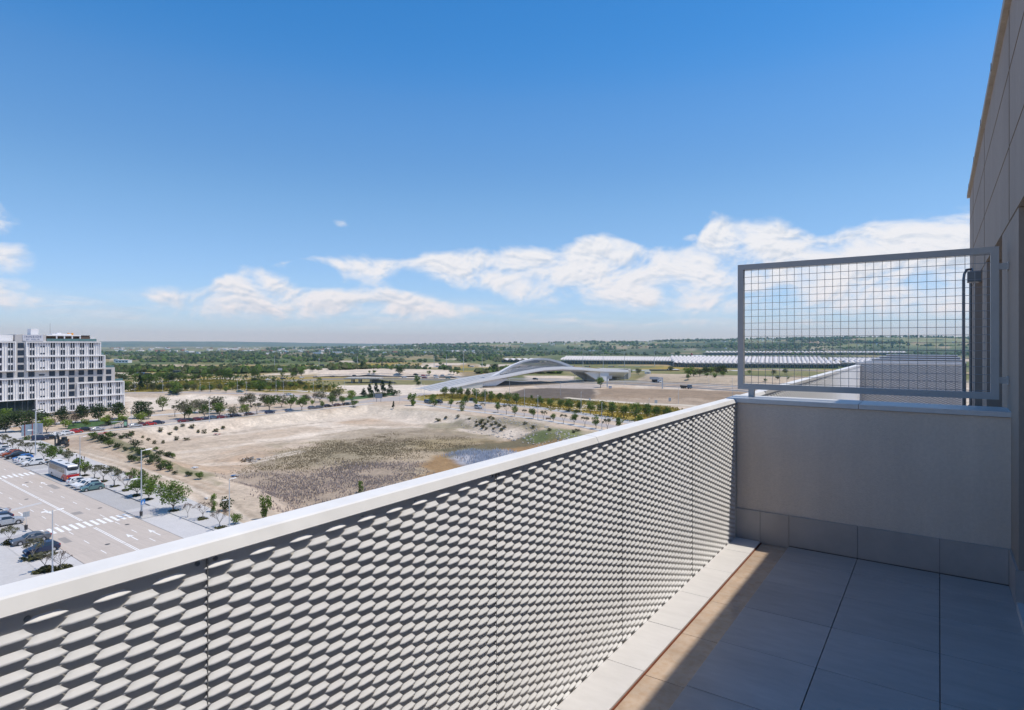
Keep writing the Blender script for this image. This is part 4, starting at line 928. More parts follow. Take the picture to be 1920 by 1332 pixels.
def proto(kind, v):
    """unit-height (1 m) tree: (trunk mesh, crown mesh)"""
    k = (kind, v)
    if k in PROTO: return PROTO[k]
    rnd = random.Random(hash(kind) % 997 if False else sum(map(ord, kind))*13+v*7)
    H, wd, th, n, sz, lm = {'round': (6, 2.9, .27, 1000, .36, L_MID), 'dark': (7, 4.1, .16, 1400, .42, L_DARK), 'lime': (6, 2.9, .22, 950, .36, L_LIME), 'fresh': (5.5, 2.5, .28, 850, .33, L_FRESH),
        'olive': (6.5, 3.4, .20, 1000, .38, L_OLIVE), 'spread': (6, 3.5, .22, 2000, .26, L_MID), 'sparse': (5, 1.9, .36, 300, .26, L_GREY), 'grey': (6, 3.2, .20, 800, .34, L_GREY), 'conifer': (8, 2.6, .03, 1000, .40, L_CON), 'brown': (5.5, 2.5, .22, 700, .28, L_BROWN),
        'shrub': (3, 2.0, .03, 620, .26, L_MID), 'tallshrub': (5, 2.4, .02, 1300, .26, L_FRESH), 'dshrub': (2, 1.5, .02, 420, .24, L_DARK), 'bare': (4.5, 1.6, .35, 70, .14, L_BROWN), 'tuft': (.5, .8, .0, 220, .22, L_UND), 'dryshrub': (1.2, 1.0, .0, 220, .2, L_UND)}[kind]
    t = MB(); tips = []
    if kind in ('shrub', 'tallshrub', 'dshrub', 'tuft', 'dryshrub'):
        for i in range(5):
            a = rnd.uniform(0, 6.28); t.tube((0, 0, -.1), (math.cos(a)*wd*.4, math.sin(a)*wd*.4, H*.6), .05, .02, 4, 0, False)
    elif kind == 'conifer':
        t.tube((0, 0, -.2), (0, 0, H*.9), .20, .03, 6, 0, False)
    else:
        hb = H*th*.8; t.tube((0, 0, -.25), (rnd.uniform(-.1, .1), rnd.uniform(-.1, .1), hb), .15 if kind != 'bare' else .1, .10 if kind != 'bare' else .07, 7, 0, False)
        dep = 3 if kind in ('bare', 'sparse') else 2
        for i in range(4):
            a = i*1.57+rnd.uniform(-.5, .5); limb(t, rnd, Vector((0, 0, hb*.95)), Vector((math.cos(a)*.7, math.sin(a)*.7, .9)).normalized(), (H-hb)*(.36 if dep == 2 else .30), .075 if dep == 2 else .05, dep, tips)
    c_ = MB(); cs = []
    cb = H*th; ch = H-cb
    if kind == 'conifer':
        for i in range(26):
            f = rnd.random()**.8; a = rnd.uniform(0, 6.28); rr_ = wd*(1-f)*.62*rnd.uniform(.5, 1.1)+.1
            cs.append((math.cos(a)*rr_, math.sin(a)*rr_, .3+cb+ch*f*.93, wd*(.44-.28*f), wd*(.40-.18*f)))
    elif kind in ('bare', 'sparse'):
        for tp in tips: cs.append((tp.x, tp.y, tp.z, .38 if kind == 'sparse' else .3, .3))
    elif kind == 'tallshrub':
        for i in range(20):
            a = rnd.uniform(0, 6.28); r_ = wd*rnd.uniform(.1, .62); hh = rnd.uniform(.1, .95); cs.append((math.cos(a)*r_*(1.15-hh*.6), math.sin(a)*r_*(1.15-hh*.6), H*hh*.9, wd*.26, H*.14))
    else:
        nl = 15 if kind in ('spread', 'dark') else 11
        for i in range(nl):
            a = rnd.uniform(0, 6.28); f = rnd.random(); env = math.sqrt(max(.08, 1-(2*f-1)**2*.85)); r_ = wd*env*rnd.uniform(.25, .72)
            cs.append((math.cos(a)*r_, math.sin(a)*r_, cb+ch*(.16+.70*f), wd*rnd.uniform(.30, .46), ch*rnd.uniform(.13, .24)))
        cs.append((0, 0, cb+ch*.5, wd*.55, ch*.32))
    leaves(c_, rnd, cs, n, sz)
    sc = 1.0/H
    for m_ in (t, c_): m_.v = [(a*sc, b*sc, d*sc) for a, b, d in m_.v]
    cm = c_.mesh('crown', lm); tm = t.mesh('trunk', M_barkg if kind in ('bare', 'sparse') else M_bark)
    PROTO[k] = (tm, cm); return PROTO[k]
NAMES = {'conifer': 'conifer', 'shrub': 'shrub', 'tallshrub': 'shrub', 'dshrub': 'shrub', 'tuft': 'grass_tuft', 'dryshrub': 'shrub'}
def tree(kind, px, py, hp, label, group=None, wide=1.0, v=None, at=None, hm=None):
    p = at if at is not None else G(px, py); h = hm if hm else hpx(p, hp)
    v = (int(px*7+py*3) % 3) if v is None else v
    tm, cm = proto(kind, v); nm = NAMES.get(kind, 'tree')
    t = thing(nm, label, 'shrub' if nm == 'shrub' else ('grass tuft' if nm == 'grass_tuft' else 'tree'), p, random.uniform(0, 6.28), group, (h*wide, h*wide, h))
    put('stems' if nm in ('shrub', 'grass_tuft') else 'trunk', tm, t); put('foliage' if nm in ('shrub', 'grass_tuft') else 'crown', cm, t)
    return t
# along the avenue's right pavement, from the parapet towards the hotel: (px, py of the foot, height, kind)
ROW1 = [(412, 992, 44, 'bare', 1), (380, 975, 40, 'bare', 1), (352, 972, 36, 'bare', .6), (325, 960, 60, 'spread', 1), (279, 939, 38, 'fresh', 1), (257, 931, 38, 'round', 1.25), (235, 922, 38, 'bare', 1), (214, 914, 40, 'sparse', 1), (194, 905, 38, 'sparse', 1.1), (177, 900, 34, 'sparse', 1), (159, 894, 32, 'fresh', .9), (145, 887, 32, 'round', .9), (129, 871, 30, 'sparse', 1), (96.5, 868, 32, 'round', 1), (82, 865, 28, 'sparse', 1.1), (58, 853, 28, 'sparse', 1.1), (47.5, 851, 27, 'sparse', 1), (35, 847, 27, 'sparse', 1), (24, 843, 24, 'sparse', 1), (14, 838, 24, 'sparse', 1), (5, 834, 24, 'sparse', 1)]
KADJ = {'bare': 'bare young', 'sparse': 'thinly leaved', 'spread': 'broad-crowned green', 'fresh': 'small fresh green', 'round': 'round-headed green'}
for i, (a, b, h, k, w_) in enumerate(ROW1):
    tree(k, a, b, h, f"{KADJ[k]} tree, {ordn(i)} from the parapet end on the avenue's right pavement", "young trees on the avenue's right pavement", w_)
    if i not in (2,): 
        p = G(a, b); tree('tuft', a, b, 5, f"grass tuft at the {ordn(i)} tree from the parapet, avenue's right pavement", 'grass tufts at tree feet', 1.5, at=p, hm=.45)
ROW2 = [(18, 1022, 42, 'sparse', .9), (61, 1050, 46, 'sparse', 1.2), (84, 1072, 46, 'sparse', 1.0), (114, 1072, 44, 'bare', 1.3)]
for i, (a, b, h, k, w_) in enumerate(ROW2):
    tree(k, a, b, h, f"{KADJ[k]} tree, {ordn(i)} from the left on the near pavement left of the avenue", 'young trees on the near left pavement', w_)
    tree('tuft', a, b, 5, f"bushy undergrowth at the {ordn(i)} tree from the left, near left pavement", 'undergrowth on the near left pavement', 1.5, at=G(a, b), hm=.7)
# shrubs behind the right pavement
for i, (a, b, h, k, w_) in enumerate([(400, 962, 38, 'tallshrub', .55), (497, 975, 52, 'tallshrub', .75), (441, 985, 22, 'shrub', 1.0), (676, 925, 24, 'tallshrub', .8), (422, 958, 26, 'dshrub', .8), (284, 915, 24, 'shrub', 1.2), (268, 905, 26, 'shrub', 1.0), (248, 900, 22, 'shrub', 1.0), (300, 925, 24, 'tallshrub', .7), (221, 893, 18, 'shrub', .8), (127, 860, 20, 'shrub', .7), (112, 852, 14, 'shrub', 1.5), (97, 848, 14, 'shrub', 1.4), (80, 842, 13, 'shrub', 1.4), (52, 826, 10, 'shrub', 1.6), (208, 885, 14, 'dshrub', .9)]):
    nm = ['bushy green shrub hugging the lamp post at the end of the dirt track', 'tall light green shrub at the parapet edge beside the dirt track', 'low ragged shrub between lamp post and parapet', 'leafy tip of a shrub poking above the parapet coping', 'dark shrub just right of the bushy one by the lamp post'][i] if i < 5 else f"green shrub behind the right pavement, {ordn(i-5)} of the clump counting from the parapet"
    tree(k, a, b, h, nm, 'shrubs along the back of the right pavement', w_)
# bushes on the earth bank
rb = random.Random(5); BB = [(176, 823), (186, 826), (196, 829), (205, 823), (215, 820), (226, 824), (206, 838), (222, 842), (234, 846), (246, 848), (258, 851), (266, 852), (276, 857), (287, 862), (298, 868), (308, 873), (316, 878), (248, 866), (262, 868), (282, 871), (300, 882), (318, 884), (330, 890), (352, 893), (374, 899), (240, 822), (255, 838), (290, 846), (302, 853), (314, 857), (325, 860)]
for i, (a, b) in enumerate(BB):
    tree('dshrub' if i % 3 else 'shrub', a+rb.uniform(-2, 2), b, rb.uniform(8, 15), f"low green bush, {ordn(i)} along the earth bank beside the building plot", 'bushes on the earth bank', rb.uniform(1.0, 1.7), v=i % 3)
SL = [(268, 822), (278, 827), (300, 810), (318, 815), (330, 806), (343, 800), (360, 803), (372, 812), (383, 813), (405, 810), (418, 804), (248, 816), (290, 833), (306, 832), (330, 826), (350, 826)]
for i, (a, b) in enumerate(SL):
    tree('dryshrub', a, b, rb.uniform(5, 8.5), f"small dry shrub, {ordn(i)} along the pale slope below the street", 'dry shrubs on the pale slope', rb.uniform(.9, 1.6), v=i % 3)
SR = [(822, 790), (836, 785), (858, 783), (880, 787), (893, 793), (900, 795), (909, 797), (915, 793), (922, 798), (930, 796), (936, 800), (945, 803), (918, 785), (924, 787), (905, 790), (893, 800), (905, 803), (912, 806), (925, 806), (940, 808), (985, 797), (1000, 803), (1030, 808), (1075, 812), (1083, 809)]
for i, (a, b) in enumerate(SR):
    tree('dryshrub', a, b, rb.uniform(3.5, 6.5), f"dark scrubby plant, {ordn(i)} from the left on the slope below the tree-lined street", 'scrub on the slope below the tree-lined street', rb.uniform(1.0, 1.7), v=i % 3)
# the hotel's forecourt
HT = [(8, 806, 40, 'fresh', .9, 'bright green tree at the left edge before the hotel lobby'), (11, 812, 36, 'dark', 1.0, 'big dark tree at the left edge, trunk in shade before the lobby'), (40, 810, 42, 'dark', 1.05, 'big dark tree left of the blue site hoarding'),
      (56, 808, 22, 'brown', 1.0, 'brownish twiggy tree behind the blue site hoarding'), (77, 800, 32, 'dark', .9, 'dark tree before the right end of the lobby glass'), (113, 796, 32, 'dark', .95, 'dark tree before the white fins, second right of the lobby'), (153, 793, 34, 'dark', .9, 'dark tree before the middle of the hotel front'), (185, 790, 33, 'dark', .9, 'dark tree right of the hotel middle, behind the limes'), (222, 786, 32, 'dark', .95, "dark tree before the hotel's right-hand corner"), (264, 785, 34, 'dark', 1.0, 'loose dark tree standing clear just right of the hotel'), (278, 786, 20, 'dark', .9, 'small dark tree at the right foot of the loose dark one'),
      (87, 813, 31, 'lime', 1.0, 'lime green tree above the parked black car'), (103, 800, 18, 'brown', 1.0, 'brownish tree peeping over the lime green one'), (137, 800, 26, 'brown', 1.0, 'tall brownish tree between two dark trees'), (124, 804, 18, 'lime', 1.3, 'pale lime tree below the tall brownish one'), (160, 803, 18, 'fresh', 1.0, 'small green tree above the parked red car'), (206, 798, 22, 'brown', .9, 'brownish tree half hidden by a lime crown'), (198, 799, 20, 'lime', 1.2, 'low lime tree left of the bus shelter'), (228, 802, 26, 'lime', .85, 'upright lime tree standing between bus shelter and totem'), (262, 795, 22, 'lime', 1.15, 'lime tree over dark shrub right of the totem'), (195, 806, 14, 'sparse', 1.0, 'thin young tree beside the silver car'), (260, 799, 9, 'dshrub', 1.5, 'dark shrub under the lime tree right of the totem'), (203, 798, 8, 'dshrub', 1.3, 'dark shrub under the low lime tree left of the shelter')]
for a, b, h, k, w_, l in HT: tree(k, a, b, h, l, None, w_*1.15)
FS = [(305, 771, 28, 'fresh', .9, 'light green tree on the vacant lot edge right of the hotel'), (328, 781, 26, 'sparse', .8, 'thin pale tree right of the light green one'), (346, 786, 38, 'grey', 1.0, 'big greyish tree behind the first bright street tree'), (365, 774, 26, 'olive', 1.0, 'olive tree between the greyish ones'), (380, 775, 28, 'grey', 1.0, 'greyish tree behind the second bright street tree'), (407, 776, 34, 'olive', 1.15, 'broad olive tree behind the third bright street tree'),
      (354, 786, 26, 'round', 1.0, 'first bright round street tree over the shaded parked cars'), (383, 784, 26, 'round', 1.05, 'second bright round street tree over the shaded parked cars'), (411, 782, 27, 'round', 1.05, 'third bright round street tree over the shaded parked cars'), (435, 783, 24, 'grey', .9, 'pale grey-green street tree behind the white car'), (458, 781, 24, 'lime', 1.0, 'lime street tree beside the brown car'), (482, 777, 26, 'sparse', .9, 'thin street tree between brown and dark cars'),
      (505, 771, 34, 'round', 1.05, 'large green street tree above the dark hatchback'), (497, 762, 24, 'olive', 1.1, 'olive tree behind the large green street tree'), (470, 762, 26, 'olive', 1.1, 'broad olive tree beyond the lime street tree'), (455, 764, 22, 'olive', .9, 'olive tree left of the broad olive tree'), (528, 764, 26, 'grey', 1.0, 'grey-brown tree right of the large green street tree'), (545, 768, 28, 'round', .95, 'green street tree above the small parked van'), (566, 770, 29, 'round', .9, 'green street tree with a straight trunk mid-row'), (575, 757, 18, 'olive', 1.0, 'olive tree behind the straight-trunked street tree'), (586, 762, 13, 'lime', .7, 'very small lime street tree'), (604, 763, 12, 'shrub', .9, 'small shrub on the street edge beside a parked car'), (600, 754, 24, 'grey', 1.05, 'grey-brown tree on the car park beyond the street'), (590, 752, 18, 'brown', .8, 'brown tree left of the grey-brown one on the car park'), (623, 763, 26, 'round', .85, 'green street tree third from the lime ball tree'), (630, 752, 26, 'olive', .9, 'olive tree behind the street tree by the car park'), (642, 759, 19, 'fresh', .9, 'small pale street tree left of the lime ball tree'), (659, 755, 24, 'lime', .85, 'round lime ball tree at the street corner'), (663, 763, 13, 'shrub', 1.1, 'grey-green shrub below the lime ball tree'),
      (682, 744, 17, 'conifer', 1.5, 'leftmost dark conifer of the clump on the lawn'), (693, 742, 22, 'conifer', 1.2, 'second dark conifer from the left of the clump'), (705, 740, 22, 'conifer', 1.1, 'slim dark conifer in the middle of the clump'), (717, 739, 26, 'conifer', 1.0, 'tallest dark conifer of the clump'), (731, 738, 24, 'conifer', .9, 'rightmost dark conifer of the clump'), (700, 745, 10, 'dshrub', 1.9, 'dark shrub at the front left of the conifer clump'), (720, 744, 10, 'dshrub', 2.2, 'broad dark shrub at the front of the conifer clump'), (737, 742, 12, 'dshrub', 1.6, 'dark shrub at the right end of the conifer clump'), (773, 761, 27, 'tallshrub', .9, 'big bright green bush alone above the plot slope'), (738, 767, 15, 'conifer', .8, 'small dark cone-shaped bush on the crest of the slope'),
      (815, 762, 14, 'shrub', 1.0, 'shrub beside the grey-blue van on the right street'), (813, 753, 16, 'fresh', 1.0, 'yellow-green tree behind the grey-blue van'), (867, 771, 22, 'tallshrub', .75, 'tall grey-green shrub left of the white van'), (873, 760, 18, 'round', .9, 'green tree behind the tall grey-green shrub'), (1199, 798, 22, 'tallshrub', 1.1, 'bushy bright shrub on the far street by the parapet'), (1066, 772, 5, 'dshrub', 2.0, 'dark low shrub by the upper street'), (1081, 774, 6, 'dshrub', 2.2, 'dark low shrub beside the lamp on the upper street')]
for a, b, h, k, w_, l in FS: tree(k, a, b, h, l, None, w_*1.18)
ROWB = [(834, 746, 24), (848, 746, 23), (862.5, 747, 22), (877, 748, 20), (892, 752, 24), (907, 754, 24), (921, 756, 23), (937, 755, 21), (952.5, 759, 24), (968, 761, 24), (997.5, 752, 13), (1013, 764, 22), (1032, 766, 21), (1050, 767, 20), (1068, 773, 26), (1086, 773, 20), (1107, 777, 25), (1128, 780, 28), (1148, 782, 29), (1169, 784, 28), (1190.5, 789, 34), (1213.5, 787, 30), (1232, 786, 27), (1250, 788, 26)]
for i, (a, b, h) in enumerate(ROWB): tree('round' if i % 4 else 'fresh', a, b, h, f"{ordn(i)} tree from the left in the row of leafy trees along the yellow verge", 'leafy trees along the yellow verge', .92 if i != 10 else .6, v=i % 3)
ROWC = [(808, 758, 16), (826, 760, 15), (845, 765, 18), (861, 767, 16), (891, 763, 17), (906, 768, 15), (933.5, 774, 20), (949.6, 778, 24), (965, 781, 20), (983, 781, 16), (1000, 785, 22), (1018.6, 788, 22), (1037.5, 791, 18), (1056.5, 795, 22), (1076.4, 797, 24), (1096.7, 801, 24), (1117.4, 805, 26), (1139, 808, 28), (1160, 806, 24)]
for i, (a, b, h) in enumerate(ROWC): tree(('fresh', 'sparse', 'round', 'sparse')[i % 4], a, b, h, f"{ordn(i)} slim tree from the left along the lower pavement above the plot slope", 'slim trees along the lower pavement', .85, v=i % 3)
UP = [(215, 735, 16), (232, 736, 18), (250, 734, 16), (262, 733, 30), (276, 731, 34), (240, 728, 15), (287, 735, 18), (300, 735, 15), (318, 733, 18), (330, 739, 26), (336, 740, 12), (350, 733, 14), (363, 734, 14), (378, 734, 12), (395, 735, 14), (413, 733, 13), (424, 737, 12), (436, 731, 16), (446, 734, 12), (452, 728, 15), (466, 733, 14), (478, 730, 17), (486, 733, 20), (494, 731, 15), (505, 735, 12), (520, 733, 18), (530, 731, 16), (548, 727, 9), (555, 727, 9), (574, 729, 8), (585, 730, 9), (598, 730, 9), (612, 730, 9), (625, 728, 8)]
UP += [(rb.uniform(215, 640), rb.uniform(717, 734), rb.uniform(7, 13)) for _ in range(22)]
UP.sort(key=lambda t_: t_[0])
for i, (a, b, h) in enumerate(UP): tree(('round', 'olive', 'fresh', 'dark', 'lime', 'olive', 'shrub')[i % 7] if (a, b) != (262, 733) else 'conifer', a, b, h, f"{ordn(i)} tree from the left in the belt beyond the upper road", 'trees in the belt beyond the upper road', 1.3 if (a, b) != (262, 733) else .9, v=i % 3)
MIDF = [(218, 712, 14), (230, 716, 14), (248, 710, 20), (255, 714, 16), (266, 712, 15), (280, 712, 12), (300, 714, 20), (312, 716, 20), (324, 717, 20), (336, 716, 18), (346, 715, 14), (362, 715, 14), (370, 713, 12), (382, 713, 15), (393, 712, 12), (404, 704, 16), (413, 712, 22), (423, 712, 20), (432, 712, 14), (444, 710, 8), (461, 711, 9), (478, 712, 20), (513, 718, 9), (520, 722, 9), (565, 707, 15), (586, 697, 8), (597, 696, 8), (693, 701, 6), (701, 701, 7), (749, 703, 16), (804, 704, 9), (782, 716, 13), (785, 724, 9), (845, 701, 8), (851, 702, 9), (858, 702, 7), (928, 698, 16), (918, 699, 9), (933, 699, 11), (879, 689, 5), (903, 688, 6), (1126, 727, 20), (1182, 701, 8), (1197, 703, 12), (1290, 712, 10), (1325, 708, 9), (1340, 708, 9), (1356, 706, 11), (1258, 697, 10), (1290, 708, 19), (1301, 706, 19), (1312, 706, 16), (1322, 704, 16), (1333, 704, 18), (1344, 704, 18), (1354, 704, 19), (1450, 704, 10), (1458, 712, 8), (1472, 703, 12), (1435, 716, 6), (1478, 712, 5), (1405, 702, 8)]
MIDF += [(rb.uniform(212, 560), rb.uniform(697, 714), rb.uniform(7, 15)) for _ in range(18)]+[(rb.uniform(560, 940), rb.uniform(686, 695), rb.uniform(4, 8)) for _ in range(24)]
MIDF.sort(key=lambda t_: t_[0])
for i, (a, b, h) in enumerate(MIDF): tree(('olive', 'dark', 'round', 'fresh', 'shrub')[i % 5], a, b, h, f"{ordn(i)} counting from the left of the scattered trees on the fields by the motorway", 'scattered trees on the fields by the motorway', 1.3, v=i % 3)
# far woodland and scrub: one mass of small clumps
def clump_mass(name, pts, mats, label, cat, tris=6):
    rnd = np.random.RandomState(4); V = []; F = []; M = []
    base = np.array([(0,0,.0),(1,0,.35),(.31,.95,.3),(-.8,.6,.4),(-.8,-.6,.3),(.31,-.95,.4),(.5,.3,.85),(-.35,.4,.95),(0,-.5,.9)])
    fc = [(1,2,6),(2,3,7),(2,7,6),(3,4,7),(4,5,8),(4,8,7),(5,1,6),(5,6,8),(6,7,8),(0,2,1),(0,3,2),(0,4,3),(0,5,4),(0,1,5)]
    for k, (x, y, z, r_, h) in enumerate(pts):
        a = rnd.uniform(0, 6.28); ca, sa = math.cos(a), math.sin(a); o = len(V)
        j = 1+rnd.uniform(-.3, .3, base.shape)
        b = base*j
        for p in b: V.append((x+(p[0]*ca-p[1]*sa)*r_, y+(p[0]*sa+p[1]*ca)*r_, z-.2+p[2]*h))
        F += [tuple(i+o for i in f_) for f_ in fc]; M += [k % len(mats)]*len(fc)
    me = bpy.data.meshes.new(name); me.from_pydata(V, [], F)
    for m_ in mats: me.materials.append(m_)
    me.polygons.foreach_set('material_index', M); me.update()
    return stuff(put(name, me), label, cat)
rn = np.random.RandomState(11)
def scatter(n, d0, d1, p0, p1, fn, rmin, rmax):
    d = np.exp(rn.uniform(math.log(d0), math.log(d1), n*6)); px = rn.uniform(p0, p1, n*6)
    x = np.array([PD(a, b).x for a, b in zip(px, d)]); y = np.array([PD(a, b).y for a, b in zip(px, d)])
    keep = fn(x, y, d, px); x, y, d = x[keep][:n], y[keep][:n], d[keep][:n]; z = hz(x, y)
    r_ = rn.uniform(rmin, rmax, len(x)); return [(a, b, c_, e, e*rn.uniform(.9, 1.7)) for a, b, c_, e in zip(x, y, z, r_)]
FW = scatter(2600, 600, 1500, 180, 1100, lambda x, y, d, px: (fbm(x/110, y/210, 4, 91) > .57) & ~((px > 860) & (d > 900)), 2.2, 5.0)
FW += scatter(2600, 1500, 3300, 100, 1900, lambda x, y, d, px: (fbm(x/300, y/300, 4, 92) > .56) & ~((px > 1030) & (d < 2350)), 4, 9)
FW += scatter(3000, 3300, 5600, 500, 1950, lambda x, y, d, px: (fbm(x/330, y/330, 5, 93) > .55), 6, 13)
FW += scatter(350, 640, 1000, 200, 560, lambda x, y, d, px: (fbm(x/60, y/120, 4, 94) > .5), 1.6, 3.4)
clump_mass('far_woodland', FW, [L_DARK, L_OLIVE, L_MID], 'scattered distant woods and scrub covering the plain and the far hillside', 'woodland')
# dried weeds and reeds on the plot floor
def weeds(name, zone_px, n, h0, h1, m, label, cat, z0=-3.0, thr=.45, seed=1, w_=.06, fz=9):
    pl = pw(zone_px, z0); xs = [p[0] for p in pl]; ys = [p[1] for p in pl]; r_ = np.random.RandomState(seed)
    x = r_.uniform(min(xs), max(xs), n*4); y = r_.uniform(min(ys), max(ys), n*4)
    k = (sstep(sdf(pl, x, y)+(fbm(x/7, y/7, 3, seed+9)-.5)*14, -3, 11) > r_.uniform(0, 1, n*4)) & (sstep(fbm(x/fz, y/fz, 4, seed+3), thr-.16, thr+.2) > r_.uniform(0, 1, n*4)); x, y = x[k][:n], y[k][:n]; z = hz(x, y); n = len(x)
    V = np.zeros((n, 2, 3, 3)); a = r_.uniform(0, 3.14, n); hh = r_.uniform(h0, h1, n)
    for j in range(2):
        an = a+j*1.57; lean = r_.uniform(-.25, .25, (n, 2))*hh[:, None]
        V[:, j, 0] = np.stack([x-np.cos(an)*w_*2.2, y-np.sin(an)*w_*2.2, z-.05], -1); V[:, j, 1] = np.stack([x+np.cos(an)*w_*2.2, y+np.sin(an)*w_*2.2, z-.05], -1)
        V[:, j, 2] = np.stack([x+lean[:, 0], y+lean[:, 1], z+hh], -1)
    me = bpy.data.meshes.new(name); me.from_pydata(V.reshape(-1, 3).tolist(), [], np.arange(n*6).reshape(-1, 3).tolist()); me.materials.append(m); me.update()
    return stuff(put(name, me), label, cat)
M_weed = leafmat('dead_weeds', (.50,.415,.36), .3); M_reed = leafmat('blue_grey_reeds', (.60,.61,.65), .2)
weeds('dead_weeds', [(430,905),(480,882),(600,874),(720,862),(800,866),(760,940),(640,1010),(520,990)], 7000, .15, .6, M_weed, 'grey-brown dead weeds covering the near floor of the building plot', 'weeds', seed=1)
weeds('dry_grass', [(440,890),(520,846),(600,826),(720,812),(860,815),(900,835),(800,852),(740,870),(560,890)], 12000, .10, .32, L_DRY, 'short dry grass across the middle of the building plot', 'grass', seed=2, thr=.42)
weeds('verge_grass', [(780,742),(850,738),(935,740),(1000,747),(1120,752),(1250,763),(1300,770),(1290,800),(1190,792),(1080,774),(960,760),(860,752)], 9000, .25, .7, leafmat('flowering_broom', (.40,.31,.07), .4), 'yellow flowering grass on the verge between the two right-hand streets', 'grass', 0.0, .40, 5, .12)
weeds('flowering_scrub', [(236,735),(420,731),(560,733),(640,738),(640,726),(540,715),(400,712),(236,722)], 9000, .4, 1.1, leafmat('broom_scrub', (.38,.31,.07), .4), 'yellow flowering scrub carpeting the slope beyond the upper road', 'scrub', 0.0, .40, 6, .2)
weeds('green_scrub', [(212,733),(420,728),(640,735),(640,720),(540,706),(400,698),(212,700)], 1700, .5, 1.5, L_MID, 'low green scrub mixed into the fields beyond the upper road', 'scrub', 0.0, .45, 7, .3)
weeds('reeds', [(852,850),(880,843),(945,843),(962,850),(930,872),(890,880)], 2600, .4, 1.1, M_reed, 'patch of blue-grey reeds standing in the wet corner of the plot', 'reeds', seed=3, thr=.30, w_=.05, fz=4)
weeds('dead_stalks', [(852,850),(880,843),(945,843),(962,850),(930,872),(890,880)], 100, .5, 1.0, M_weed, 'a few dark stalks among the blue-grey reeds', 'reeds', seed=4, thr=.30, w_=.05)
# ------------------------------------------------------------------ vehicles
def carpaint(name, col, metal=0.0): 
    m = mat(name, col, .35, metal, var=0, spec=.4); m.node_tree.nodes['Principled BSDF'].inputs['Coat Weight'].default_value = .25; return m
PAINT = {'white': carpaint('white_paint', (.72,.72,.72)), 'silver': carpaint('silver_paint', (.45,.47,.50), .3), 'black': carpaint('black_paint', (.015,.016,.02)), 'navy': carpaint('navy_paint', (.018,.03,.075)), 'blue': carpaint('blue_paint', (.015,.16,.50)), 'teal': carpaint('teal_paint', (.14,.24,.235), .3), 'red': carpaint('red_paint', (.48,.025,.03)), 'darkred': carpaint('dark_red_paint', (.16,.02,.03)), 'orange': carpaint('rust_orange_paint', (.32,.075,.03)), 'grey': carpaint('grey_paint', (.13,.14,.16), .3), 'brown': carpaint('brown_paint', (.10,.055,.05)), 'slate': carpaint('slate_blue_paint', (.10,.15,.22), .3)}
M_hl = mat('headlamp_lens', (.7,.72,.75), .1, var=0); M_tl = mat('tail_lamp_lens', (.42,.015,.015), .2, var=0); M_rim = mat('alloy_rim', (.5,.5,.52), .3, .6, var=0); M_plate = mat('number_plate', (.75,.75,.72), .5, var=0)
# stations along the car: x (front +), bottom z, belt z, top z, half width at belt, half width at top
SHAPES = {
 'hatch': (4.2, [(2.08,.35,.58,.60,.66,.60),(1.95,.22,.68,.72,.80,.70),(1.25,.20,.84,.90,.87,.74),(.95,.20,.88,.96,.88,.76),(.35,.20,.92,1.40,.88,.62),(-.4,.20,.93,1.48,.88,.64),(-1.35,.20,.95,1.42,.87,.62),(-1.85,.24,.95,1.05,.84,.70),(-2.06,.34,.86,.90,.76,.68)]),
 'suv': (4.5, [(2.24,.40,.70,.74,.70,.64),(2.1,.28,.84,.90,.84,.76),(1.35,.26,1.0,1.05,.92,.80),(1.0,.26,1.03,1.10,.92,.80),(.4,.26,1.06,1.56,.92,.68),(-.5,.26,1.08,1.66,.92,.70),(-1.6,.26,1.10,1.60,.91,.67),(-2.05,.30,1.10,1.20,.88,.74),(-2.24,.42,.95,1.0,.80,.72)]),
 'sedan': (4.8, [(2.38,.36,.58,.60,.68,.60),(2.2,.22,.68,.73,.84,.74),(1.35,.20,.84,.89,.90,.78),(.95,.20,.87,.95,.91,.78),(.3,.20,.90,1.36,.91,.62),(-.5,.20,.92,1.44,.91,.64),(-1.2,.20,.94,1.32,.90,.62),(-1.75,.22,.95,1.03,.88,.74),(-2.25,.26,.93,.98,.84,.74),(-2.4,.40,.84,.86,.74,.66)]),
 'van': (4.6, [(2.28,.38,.76,.80,.70,.64),(2.12,.26,.92,.98,.84,.76),(1.5,.24,1.08,1.14,.92,.82),(1.3,.24,1.10,1.2,.92,.82),(.75,.24,1.14,1.72,.93,.74),(-.5,.24,1.16,1.82,.93,.78),(-1.9,.24,1.16,1.80,.93,.78),(-2.2,.26,1.14,1.70,.92,.78),(-2.3,.40,1.1,1.3,.86,.78)]),
}
